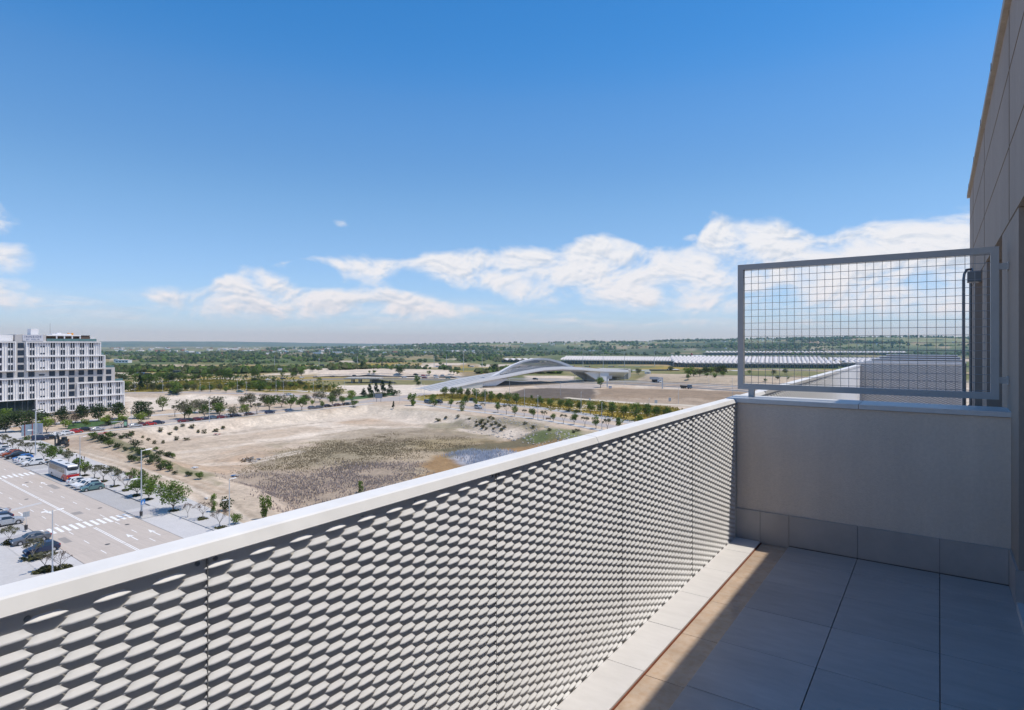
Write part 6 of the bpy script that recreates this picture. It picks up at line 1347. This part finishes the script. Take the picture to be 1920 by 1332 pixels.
terminal('satellite_terminal', 'flat white roofed airport building left of the arch crown', 940, 1500, 1010, 1500, 6, 1, 676.5, 675.3, 688, 30, False)
# access viaduct in front of the terminal
q = MB(); a, b = PD(1040, 1290), PD(1720, 1130); d = (b-a).normalized(); n_ = Vector((-d.y, d.x, 0))
q.prism([tuple(v)[:2] for v in (a, b, b+n_*12, a+n_*12)], ZD(693.4, 1210), ZD(691.6, 1210)); vd = thing('viaduct', 'long grey access viaduct along the foot of the terminal', 'viaduct'); q.build('deck', M_tcon, vd)
q = MB()
for i in range(40): c_ = a+(b-a)*(i+.5)/40+n_*5; q.box(c_.x-.8, c_.x+.8, c_.y-.8, c_.y+.8, -20, ZD(693.4, 1210))
q.build('pier', M_tcon, vd)['kind'] = 'stuff'
# airport buses on the viaduct
for i, (px, c_) in enumerate(((1072, 'red'), (1101, 'red'), (1146, 'red'), (1165, 'red'), (1196, 'red'))):
    dp = 1290-(px-1040)*.235-4; p = PD(px, dp); zz = ZD(691.6, 1210)
    r = thing('airport_bus', f"white bus with red nose on the terminal viaduct, {ordn(i)} from the left", 'bus', (p.x, p.y, zz), math.atan2(d.y, d.x), 'buses on the terminal viaduct')
    q = MB(); q.box(-6, 4.4, -1.3, 1.3, .4, 3.3); q.build('body', PAINT['white'], r)
    q = MB(); q.box(4.4, 6.2, -1.3, 1.3, .4, 3.3); q.build('red_nose', PAINT['red'], r)
    q = MB(); q.box(-5.5, 4, -1.33, 1.33, 1.5, 2.6); q.build('window_band', M_glass, r)
# an aircraft tail and fuselage beyond
p = PD(1309, 1900); r = thing('airliner', 'white airliner with red tail parked beyond the terminal roof', 'aircraft', (p.x, p.y, ZD(667.5, 1900)), math.atan2(d.y, d.x))
q = MB(); q.tube((-12, 0, 0), (14, 0, 0), 2.0, 2.0, 10); q.tube((14, 0, 0), (19, 0, -.4), 2.0, .5, 10); q.tube((-12, 0, 0), (-22, 0, 1.2), 2.0, .4, 10); q.build('fuselage', PAINT['white'], r)
q = MB(); q.add([(-22, -.3, 1), (-14, -.3, 1.6), (-19, -.3, 8), (-22.5, -.3, 8), (-22, .3, 1), (-14, .3, 1.6), (-19, .3, 8), (-22.5, .3, 8)], [(0,1,2,3),(7,6,5,4),(1,5,6,2),(0,3,7,4),(3,2,6,7)]); q.build('tail_fin', PAINT['red'], r)
q = MB(); q.add([(3, -15, -.4), (8, 0, -.8), (3, 15, -.4), (-2, 15, -.4), (-1, 0, -.8), (-2, -15, -.4)], [(0,1,4,5),(1,2,3,4)]); q.build('wing', PAINT['white'], r)
# sheds below the terminal
for i, (px0, px1, py0, py1, dp, m_, l) in enumerate(((1175, 1222, 701, 695.5, 800, M_tglass, 'low glassy shed right of the bridge end'), (1222, 1256, 702, 694.5, 790, M_tdark, 'black hall below the terminal road'), (1256, 1274, 704, 694, 780, M_tdark, 'dark shed with slanted white roof below the terminal'), (1354, 1375, 703, 697, 780, M_tdark, 'dark low shed right of the tree group'), (1375, 1400, 703, 696.5, 775, M_bw, 'white shed beside the mesh screen edge'), (1400, 1450, 702, 697.5, 790, M_tglass, 'grey-blue low shed seen through the mesh screen'))):
    a_, b_ = PD(px0, dp), PD(px1, dp); dv = Vector((-SN, CS, 0))*14; zb = ZD(py0, dp); zt_ = ZD(py1, dp)
    r = thing('shed', l, 'shed'); q = MB(); q.prism([tuple(v)[:2] for v in (a_, b_, b_+dv, a_+dv)], min(zb, onground(a_.x, a_.y))-1, zt_); q.build('hall', m_, r)
    q = MB(); e = -Vector((-SN, CS, 0))*1.2; q.prism([tuple(v)[:2] for v in (a_+e, b_+e, b_+dv, a_+dv)], zt_+.02, zt_+.55); q.build('roof', M_bw if i != 1 else M_tdark, r)
# far buildings on the plain
def far_building(px, py, w, h, m_, label, roof=None):
    p = G(px, py); dp = depth_of(p); W_, H_ = w*dp/FPX, h*dp/FPX; r = thing('far_building', label, 'building', p, YAW)
    q = MB(); q.box(-W_/2, W_/2, 0, W_*.5, -1, H_); q.build('hall', m_, r)
    q = MB(); q.box(-W_/2-.3, W_/2+.3, -.3, W_*.5+.3, H_+.02, H_+.4); q.build('roof', roof or m_, r)
    n = max(1, int(w/6))
    for i in range(n):
        x = -W_/2+(i+.5)*W_/n; q = MB(); q.box(x-W_/n*.28, x+W_/n*.28, -.06, -.01, H_*.35, H_*.7); q.build('window', M_win, r)
M_bluep = mat('blue_sheet', (.06,.22,.48), .5, var=.1, vs=.2); M_tileR = mat('red_tile', (.36,.15,.09), .9, var=.15, vs=.2)
for a in ((228, 681, 24, 5.5, M_white, 'long white building on the low hill right of the hotel'), (217, 679.5, 8, 6, M_white, 'tall white block beside the long white building'), (262, 703, 11, 3.5, M_bluep, 'blue roofed shed among trees right of the hotel', M_bluep), (275, 703, 8, 2.5, M_dkst, 'small dark shed beside the blue roofed one'), (330, 700, 12, 4, M_dkst, 'dark hall by the road among the far trees'), (470, 694, 12, 4.5, M_sign, 'pale sign board building beyond the yellow field'), (591, 690, 8, 4, M_white, 'small white house on the bare bank'), (603, 689, 8, 5, M_dkst, 'dark hut beside the mast on the bare bank'), (700, 690, 8, 3, M_white, 'small white villa among trees left of the ramp'), (746, 688, 9, 3.6, M_white, 'larger white villa among trees left of the ramp'), (820, 689, 8, 3, M_white, 'white shed with reddish end beyond the motorway', M_tileR), (832, 689, 9, 3, M_tileR, 'terracotta shed beyond the motorway'), (843, 689, 7, 3.4, M_white, 'white cabin right of the terracotta shed', M_tileR), (884, 689, 10, 2.4, M_white, 'pale low building left of the arch foot'), (664, 690, 7, 2, M_white, 'white cottage at the edge of the wood'), (1215, 701, 10, 3, M_white, 'white cabin below the terminal road')): far_building(*a)
rnv = np.random.RandomState(8)
q = MB()
for _ in range(560):
    px = rnv.uniform(560, 1800); d_ = rnv.uniform(3300, 5400); p = PD(px, d_)
    if not (fbm(np.array([p.x/420]), np.array([p.y/420]), 3, 101)[0] > .55 or (880 < px < 1090 and d_ < 4600 and rnv.rand() < .6)): continue
    z = onground(p.x, p.y); s = rnv.uniform(5, 13); q.obox((p.x, p.y, z+2.5), s, s*.8, 7, rnv.uniform(0, 3), int(rnv.randint(0, 3) == 0))
stuff(q.build('far_village', [M_white, M_tileR]), 'specks of houses scattered over the far hillside villages', 'village')
q = MB()
for _ in range(150):
    px = rnv.uniform(200, 900); d_ = rnv.uniform(2600, 6500); p = PD(px, d_); z = onground(p.x, p.y); s = rnv.uniform(12, 50); q.obox((p.x, p.y, z+3), s, 15, rnv.uniform(6, 10), rnv.uniform(0, 3), int(rnv.randint(0, 4) == 0))
stuff(q.build('far_village', [M_white, M_tileR]), 'pale specks of sheds and towns on the hazy plain at left', 'village')
# ------------------------------------------------------------------ lamp posts, signs, site things
def lamp_proto(double):
    r = thing('street_lamp', 'lamp', 'street lamp')
    q = MB(); q.tube((0, 0, 0), (0, 0, 8.6), .10, .06, 8); q.build('pole', M_lamp, r)
    q = MB(); q.tube((0, 0, 0), (0, 0, .5), .16, .14, 8); q.build('base', M_lamp, r)
    def head(z, s):
        h = MB(); h.tube((0, 0, z), (0, s*.55, z+.10), .035, .03, 6); a = h.build('arm', M_lamp, r)
        h = MB(); h.add([(-.16, s*.5, z+.06), (.16, s*.5, z+.06), (.13, s*1.25, z+.12), (-.13, s*1.25, z+.12), (-.10, s*.5, z+.16), (.10, s*.5, z+.16), (.07, s*1.2, z+.20), (-.07, s*1.2, z+.20)], [(3,2,1,0),(4,5,6,7),(0,1,5,4),(1,2,6,5),(2,3,7,6),(3,0,4,7)]); h.build('lantern', PAINT['white'], r)
    head(8.45, -1)
    head(8.45 if double == 2 else 4.9, 1)
    return r
LP = {1: lamp_proto(1), 2: lamp_proto(2)}; LU = set()
def lamp(px, py, hp, label, kind=1, rz=0.0, at=None):
    p = at if at is not None else G(px, py); s = hpx(p, hp)/8.6
    if kind not in LU: LU.add(kind); r = LP[kind]; r.location = p; r.rotation_euler.z = rz; r.scale = (max(s, .8),)*2+(s,); r['label'] = label; r['group'] = 'street lamps'; return r
    return dup(LP[kind], p, rz, label, 'street lamps', (max(s, .8), max(s, .8), s))
for px, py, hp, l, k in ((265, 970, 126, 'tall street lamp above the blue crossing sign', 1), (430, 990, 92, 'street lamp beside the green shrubs at the dirt track end', 1), (150, 893, 74, 'street lamp behind the coach, second along the right pavement', 1), (66.5, 855, 84, 'street lamp left of the digger', 1), (98.5, 1079, 122, 'near street lamp with two arms on the left pavement', 2), (68, 823, 55, 'street lamp just right of the blue hoarding', 1),
    (246, 802, 38, 'street lamp right of the totem sign', 1), (253, 739, 23, 'street lamp on the upper road just right of the hotel', 1), (305, 737, 25, 'street lamp behind the tall conifer on the upper road', 1), (375, 737, 26, 'street lamp on the upper road left of the yellow field', 1), (392.5, 792, 46, 'street lamp in front of the shaded parked cars', 1), (392.5, 739, 22, 'slim street lamp on the upper road amid broom', 1), (445, 739, 27, 'street lamp beside the teal car on the upper road', 1), (462, 739, 24, 'street lamp right of the teal car on the upper road', 1), (517.5, 741, 29, 'street lamp with bracket at the end of the broom field', 1), (531.5, 738, 22, 'slim street lamp right of the bracketed one', 1), (587.5, 733, 22, 'street lamp in the pale field left of the conifer clump', 1), (605.5, 738, 21, 'short street lamp in the pale field before the underpass', 1), (646, 728, 14, 'small street lamp beside the underpass', 1), (701, 751, 32, 'street lamp left of the grey board in the conifer clump', 1), (737, 723, 14, 'small street lamp right of the underpass', 1), (749.5, 756, 18, 'low street lamp between lawn and bright bush', 1), (789.5, 735, 24, 'left street lamp of the pair at the ramp foot', 1), (795.5, 748, 28, 'right street lamp of the pair at the ramp foot', 1), (893, 756, 26, 'street lamp among trees below the ramp wall', 1), (909.5, 775, 43, 'street lamp on the lower pavement beside the people carrier', 1), (983.5, 762, 35, 'street lamp by the sandy path below the arch', 1), (1008.5, 787, 46, 'street lamp in the row of slim trees', 1), (1089.5, 776, 41, 'street lamp on the upper right street', 1), (1128.5, 805, 50, 'street lamp before the bushy shrub by the parapet', 1), (1217, 783, 36, 'rightmost street lamp, close above the parapet', 1),
    (955.5, 745, 33, 'lone street lamp against the dark bridge underside', 1), (1051, 741, 24, 'slim lamp before the brown bank under the bridge', 1), (1077, 716, 24, 'lamp on the far carriageway by the bridge leg', 1), (1172, 722, 30, 'tall lamp before the concrete pile wall', 1), (1272, 757, 30, 'slim lamp on the brown embankment', 1), (1373, 745, 36, 'slim lamp left of the mesh screen', 1), (1329, 726, 22, 'curved lamp on the motorway edge left of the screen', 1)):
    lamp(px, py, hp, l, k, (UA.y and AZR) if py > 840 else YAW)
# tall high-mast poles on the plain
for i, (px, py, hp, l) in enumerate(((515, 695, 27, 'tall pale floodlight mast left of the bare bank'), (670, 690, 21, 'tall pale floodlight mast over the bare bank'), (814, 690, 20, 'floodlight mast beyond the motorway, left of two'), (837, 692, 26, 'slim grey floodlight mast beyond the motorway'), (869, 697, 36, 'tallest floodlight mast left of the arch'), (904, 690, 24, 'floodlight mast close left of the arch'), (1093, 689, 28, 'mast above the left terminal roof'), (1131, 691, 30, 'tall white mast before the terminal glass'), (1171, 688, 25, 'slim mast behind the terminal roof'), (1227, 688, 30, 'stout white mast before the terminal wing'), (1260, 680, 16, 'slim mast behind the right end of the wing'))):
    p = G(px, py); h = hpx(p, hp); r = thing('floodlight_mast', l, 'mast', p); k = depth_of(p)/FPX*.5
    q = MB(); q.tube((0, 0, 0), (0, 0, h), k*1.2, k*.6, 6); q.build('pole', M_lamp, r)
    q = MB(); q.tube((0, 0, h), (0, 0, h+k*1.4), k*2.2, k*2.2, 8); q.build('lamp_ring', M_lamp, r)
p = G(598, 690); r = thing('lattice_mast', 'lattice telecoms mast standing on the bare bank', 'mast', p); h = hpx(p, 18); w = .9
q = MB()
for a in ((-w, -w), (w, -w), (w, w), (-w, w)): q.tube((a[0], a[1], 0), (a[0]*.5, a[1]*.5, h), .16, .1, 4)
for i in range(7):
    f0, f1 = i/7, (i+1)/7; k0, k1 = w*(1-.5*f0), w*(1-.5*f1)
    for s in ((-1, -1, 1, -1), (1, -1, 1, 1), (1, 1, -1, 1), (-1, 1, -1, -1)): q.tube((s[0]*k0, s[1]*k0, h*f0), (s[2]*k1, s[3]*k1, h*f1), .08, .08, 3)
q.build('lattice', M_galv, r)
q = MB(); q.box(-1.6, 1.6, -.3, .3, h-3.5, h-.3); q.build('antenna_panel', M_sign, r)
# crossing signs with litter bins
M_bsign = mat('blue_sign', (.04,.20,.55), .4, var=0); M_wsign = mat('white_sign_mark', (.8,.8,.8), .5, var=0); M_bin = mat('dark_bin', (.05,.045,.045), .6, var=.1); M_sback = mat('sign_back', (.42,.45,.48), .5, .3, var=.05)
def cross_sign(p, face, label):
    r = thing('crossing_sign', label, 'road sign', p, face)
    q = MB(); q.tube((0, 0, 0), (0, 0, 3.0), .035, .035, 6); q.build('pole', M_lamp, r)
    q = MB(); q.box(.04, .07, -.42, .42, 2.15, 2.95); b = q.build('sign_plate', [M_bsign], r)
    q = MB(); q.add([(.073, -.30, 2.24), (.073, .30, 2.24), (.073, 0, 2.80)], [(0, 1, 2)]); q.build('white_triangle', M_wsign, b)
    q = MB(); q.tube((.076, 0, 2.60), (.080, 0, 2.60), .045, .045, 8); q.obox((.078, .01, 2.47), .004, .05, .18); q.obox((.078, .06, 2.34), .004, .04, .17, 0); q.obox((.078, -.05, 2.34), .004, .04, .17, 0); q.build('walking_figure', M_bsign, b)
    q = MB(); q.box(.02, .04, -.43, .43, 2.14, 2.96); q.build('sign_back', M_sback, r)
def litter_bin(p, label):
    r = thing('litter_bin', label, 'litter bin', p)
    q = MB(); q.tube((0, 0, .30), (0, 0, 1.02), .20, .25, 10); q.build('basket', M_bin, r)
    q = MB(); q.tube((-.30, 0, 0), (-.30, 0, 1.15), .03, .03, 5); q.tube((-.30, 0, .9), (-.2, 0, .9), .02, .02, 5); q.build('post', M_bin, r)
cs = av(3.6, -.75, .13); face = math.atan2(-UA.y, -UA.x)
cross_sign(cs, face+.35, 'blue pedestrian crossing sign on the right kerb'); litter_bin(av(3.9, -.65, .13)+Vector((0.45, -.25, 0)), 'dark litter bin under the blue crossing sign')
c2 = av(10.0, 13.8, .13); cross_sign(c2, face+math.pi, 'crossing sign seen from the back on the left kerb'); litter_bin(av(9.3, 14.0, .13), 'dark litter bin under the back of the crossing sign')
# blue site hoarding on red posts, fence posts, digger
hb = thing('site_hoarding', 'blue-grey site hoarding on red posts left of the lamp', 'hoarding', G(56, 821), math.atan2((G(56, 818)-G(44, 820)).y, (G(56, 818)-G(44, 820)).x))
k = depth_of(hb.location)/FPX; hb.location.z -= .1
M_hoard = mat('hoarding_sheet', (.24,.32,.40), .5, var=.1, vs=.6); M_rpost = mat('red_post', (.32,.05,.05), .6, var=.1)
for i in range(4):
    for j in range(2):
        q = MB(); q.box((-1+j)*2.9+.03, (j)*2.9-.03, -.05, .05, 1.0+i*.85, 1.82+i*.85); q.build('panel', M_hoard, hb)
for x in (-2.0, .6):
    q = MB(); q.box(x, x+.16, -.25, -.09, 0, 4.5); q.build('post', M_rpost, hb)
q = MB(); q.box(2.95, 3.05, -1.6, .05, 1.2, 4.3); q.build('side_panel', M_sign, hb)
for i, (px, py) in enumerate(((72.5, 825), (79.5, 825), (92.5, 823.5))):
    p = G(px, py); r = thing('fence_post', f"white fence post standing by the black cars, {ordn(i)} from the left", 'post', p, 0, 'white posts by the parked cars'); q = MB(); q.tube((0, 0, -.1), (0, 0, 2.2), .07, .07, 6); q.build('shaft', PAINT['white'], r); q = MB(); q.tube((0, 0, 2.2), (0, 0, 2.26), .09, .09, 6); q.build('cap', M_galv, r)
dg = thing('excavator', 'black and orange tracked excavator working on the dirt by the plot', 'excavator', G(116, 839), YAW+R(-70), None, 1.0)
M_exb = mat('excavator_black', (.025,.03,.035), .5, var=.2, vs=2); M_exo = mat('excavator_orange', (.55,.20,.05), .5, var=.15, vs=2)
for s in (-1, 1):
    q = MB(); prof = [(-1.7, .15), (-1.9, .45), (-1.7, .8), (1.7, .8), (1.9, .45), (1.7, .15), (1.4, 0), (-1.4, 0)]
    y0, y1 = s*.75, s*1.3; n = len(prof); q.v += [(x, min(y0, y1), z) for x, z in prof]+[(x, max(y0, y1), z) for x, z in prof]
    q.f += [tuple(range(n)), tuple(range(n, 2*n))[::-1]]+[(i, i+n, (i+1) % n+n, (i+1) % n) for i in range(n)]; q.m += [0]*(n+2); q.build('track', M_exb, dg)
q = MB(); q.box(-1.9, 1.2, -1.2, 1.2, .95, 1.35); q.box(-2.0, -.3, -1.2, 1.2, 1.35, 2.1); q.build('engine_house', M_exb, dg)
q = MB(); q.box(-2.05, -1.2, -1.22, 1.22, 1.4, 1.9); q.build('counterweight', M_exo, dg)
q = MB(); q.box(-.25, 1.2, .2, 1.2, 1.35, 2.85); q.build('cab', M_glass, dg)
q = MB(); q.box(-.3, 1.25, .15, 1.25, 2.86, 2.98); q.build('cab_roof', M_exb, dg)
q = MB(); q.tube((1.0, -.3, 1.4), (2.6, -.3, 4.1), .30, .24, 6); q.tube((2.6, -.3, 4.1), (4.2, -.3, 3.3), .24, .2, 6); q.build('boom', M_exb, dg)
q = MB(); q.tube((4.2, -.3, 3.5), (4.4, -.3, 1.0), .22, .15, 6); q.build('stick', M_exb, dg)
q = MB(); q.add([(4.0, -.9, .9), (4.9, -.9, .9), (4.6, -.9, .1), (3.9, -.9, .2), (4.0, .3, .9), (4.9, .3, .9), (4.6, .3, .1), (3.9, .3, .2)], [(0,1,2,3),(7,6,5,4),(1,5,6,2),(2,6,7,3),(3,7,4,0)]); q.build('bucket', M_conc, dg)
q = MB(); q.box(1.95, 2.15, -1.3, 1.3, .05, .7); q.build('blade', M_conc, dg)
# bus shelter and lit totem on the street
sh = thing('bus_shelter', 'grey bus shelter with thin posts on the street by the plot', 'bus shelter', G(219, 804), R(80))
q = MB(); q.box(-1.7, 1.7, -.7, .7, 2.4, 2.5); q.build('roof', M_sback, sh)
for x in (-1.6, -.55, .55, 1.6):
    q = MB(); q.tube((x, .6, 0), (x, .6, 2.4), .04, .04, 5); q.build('post', M_dkst, sh)
for z in (.5, 1.2, 2.1):
    q = MB(); q.box(-1.6, 1.6, .58, .62, z, z+.05); q.build('back_rail', M_dkst, sh)
q = MB(); q.box(-1.2, 1.2, .1, .5, .42, .48); q.build('bench', M_sback, sh)
tt = thing('totem_sign', 'green fronted advertising totem right of the bus shelter', 'sign', G(235.5, 802.5), YAW+R(8))
q = MB(); q.box(-.58, .58, -.18, .18, 0, 2.85); q.build('case', M_dkst, tt)
q = MB(); q.box(-.44, .44, -.21, -.185, .8, 2.2); q.build('poster', mat('pale_green_poster', (.34,.62,.42), .4, var=.12, vs=.8), tt)
# board on posts near the conifers, small boards, gantries
def board(px, py, w, h, post, m_, label, name='sign_board', frame=True):
    p = G(px, py); k = depth_of(p)/FPX; r = thing(name, label, 'sign', p, YAW); W_, H_, P_ = w*k, h*k, post*k
    q = MB(); q.box(-W_/2, W_/2, -.08, .08, P_, P_+H_); b = q.build('panel', m_, r)
    if frame:
        for z in (P_+.02, P_+H_-.14): q = MB(); q.box(-W_/2, W_/2, -.12, -.085, z, z+.12); q.build('frame_bar', M_galv, b)
    for x in (-W_*.3, W_*.3): q = MB(); q.box(x-.12, x+.12, .09, .25, -.2, P_+H_*.8); q.build('post', M_galv, r)
board(710, 754, 13.5, 8.5, 7, mat('grey_blue_board', (.22,.26,.31), .5, var=.05), 'grey-blue board on posts by the conifer clump'); board(525, 701, 8, 4, 6.5, M_sign, 'pale road sign board on tall posts in the fields'); board(1144, 729, 6, 4.5, .5, M_sign, 'small white information board by the motorway'); board(1106, 751, 3, 3.5, .5, M_sign, 'tiny white notice on the verge below the brown bank', frame=False)
board(1230, 757, 5, 6, .5, M_sback, 'grey box sign at the foot of the brown embankment, left one', frame=False); board(1256, 753, 4.5, 6.5, .5, M_sback, 'grey box sign at the foot of the brown embankment, right one', frame=False)
def gantry(px, py, hp, side, pw_, ph_, label, arm):
    p = G(px, py); k = depth_of(p)/FPX; r = thing('sign_gantry', label, 'road sign', p, YAW); H_ = hp*k
    q = MB(); q.box(-.35, .35, -.35, .35, -.3, H_); q.build('column', M_lamp, r)
    q = MB(); q.box(min(0, side*arm*k), max(0, side*arm*k), -.25, .25, H_-.9, H_); q.build('beam', M_lamp, r)
    q = MB(); c_ = side*(arm-pw_/2)*k; q.box(c_-pw_*k/2, c_+pw_*k/2, -.42, -.27, H_-ph_*k*.75, H_+ph_*k*.25); q.build('sign_panel', M_sback, r)
gantry(1138.5, 727, 21, 1, 9, 6, 'road sign on a single stout column by the bridge end', 9); gantry(1242, 729, 21, -1, 16, 5, 'wide overhead road sign gantry spanning left from its column', 24)
# rubble heap, litter
rub = thing('debris_heap', 'heap of broken timber and rubble on the bare plot', 'debris heap', G(466, 864)); rr_ = random.Random(2); rub.location.z -= .15
M_wood = mat('old_timber', (.22,.155,.10), .9, var=.3, vs=2); M_rubb = mat('pale_rubble', (.46,.42,.38), .9, var=.2, vs=2)
for i in range(64):
    x, y = rr_.gauss(-.2, 1.5), rr_.gauss(0, .9); z = max(.1, 1.15-abs(x)*.38-abs(y)*.4); q = MB()
    q.obox((0, 0, 0), rr_.uniform(.7, 2.4), rr_.uniform(.10, .3), rr_.uniform(.06, .2)); o_ = q.build('plank', M_wood if i % 3 else M_rubb, rub, (x, y, z*rr_.uniform(.4, 1))); o_.rotation_euler = (rr_.uniform(-.4, .4), rr_.uniform(-.5, .5), rr_.uniform(0, 3.1))
for i in range(26):
    q = MB(); q.ball((0, 0, 0), rr_.uniform(.15, .4), rr_.uniform(.15, .4), rr_.uniform(.12, .25), 6, 4, 0, .3); q.build('rubble_piece', M_rubb, rub, (rr_.gauss(1.9, .9), rr_.gauss(0, .6), .2))
def scrap(px, py, w, h, m_, label, name='debris'):
    p = G(px, py); k = depth_of(p)/FPX; r = thing(name, label, 'debris', p+Vector((0, 0, .05)), YAW)
    for i in range(5):
        q = MB(); q.obox((rr_.uniform(-.4, .4)*w*k, rr_.uniform(-.6, .6)*w*k*.4, .1+.06*i), w*k*rr_.uniform(.3, .7), w*k*rr_.uniform(.2, .5), .1, rr_.uniform(0, 3), 0, rr_.uniform(-.15, .15)); q.build('sheet', m_ if i % 2 == 0 else M_rubb, r)
scrap(408, 816, 14, 4, M_rpost, 'flattened red and blue scrap on the pale plot floor'); scrap(364, 879, 14, 3, PAINT['white'], 'crumpled white sheeting on the earth bank'); scrap(386, 937, 8, 5, PAINT['white'], 'white rubbish bags beside the dirt track'); scrap(440, 894, 14, 3, M_bluep, 'dark blue-green tarpaulin lying on the plot'); scrap(484, 862, 12, 4, M_sign, 'pale broken slabs right of the rubble heap'); scrap(1046, 825, 4, 3, M_bluep, 'small turquoise plastic on the plot by the parapet')
for i, (px, py) in enumerate(((174, 817), (186, 815), (196, 813))): scrap(px, py, 10, 2.5, PAINT['red'], f"red plastic barrier lying on the dirt below the cars, {ordn(i)} from the left", 'plastic_barrier')
for i, (px, py) in enumerate(((143.5, 862), (153, 866), (158, 866))):
    p = G(px, py); r = thing('steel_stake', f"rusty steel stake on the dirt track edge, {ordn(i)} from the left", 'stake', p, 0, 'stakes on the dirt track edge'); q = MB(); q.tube((0, 0, -.1), (.1, 0, 1.5), .05, .05, 5); q.build('rod', M_wood, r); q = MB(); q.box(-.25, .25, -.03, .03, .9, 1.3); q.build('plate', M_wood, r)
# bench and bollards by the right street, pedestrian
bn = thing('bench', 'dark bench on the lower pavement below the slim trees', 'bench', G(1028, 788), R(20)); q = MB(); q.box(-1, 1, -.25, .25, .42, .5); q.build('seat', M_wood, bn); q = MB(); q.box(-1, 1, .22, .28, .5, .95); q.build('backrest', M_wood, bn)
for x in (-.8, .8): q = MB(); q.box(x-.05, x+.05, -.2, .25, 0, .42); q.build('leg', M_dkst, bn)
# stones scattered on the plot
rk = MB(); rk_r = np.random.RandomState(6); pl = pw([(860,790),(960,790),(1050,815),(1100,830),(1040,838),(960,818),(880,803)], -1.5)
xs = [p[0] for p in pl]; ys = [p[1] for p in pl]
for _ in range(900):
    x, y = rk_r.uniform(min(xs), max(xs)), rk_r.uniform(min(ys), max(ys))
    if sdf(pl, np.array([x]), np.array([y]))[0] < 0: continue
    s = rk_r.uniform(.12, .5); rk.ball((x, y, onground(x, y)+s*.2), s, s*.8, s*.6, 5, 3, 0, .25)
stuff(rk.build('loose_stones', M_rubb), 'loose pale stones tumbled down the slope by the parapet', 'stones')
# ------------------------------------------------------------------ air
hzm = bpy.data.materials.new('haze'); hzm.use_nodes = True
t = hzm.node_tree; t.nodes.clear()
o = t.nodes.new('ShaderNodeOutputMaterial'); pv = t.nodes.new('ShaderNodeVolumePrincipled')
pv.inputs['Color'].default_value = (.46, .82, 1.0, 1); pv.inputs['Absorption Color'].default_value = (1, 1, 1, 1); pv.inputs['Density'].default_value = 6.5e-5; pv.inputs['Anisotropy'].default_value = 0.15
t.links.new(pv.outputs[0], o.inputs['Volume'])
q = MB(); q.box(-17000, 17000, -17000, 17000, -60, 330)
haze = stuff(q.build('haze', hzm), 'thin pale blue haze lying over the whole plain', 'haze')
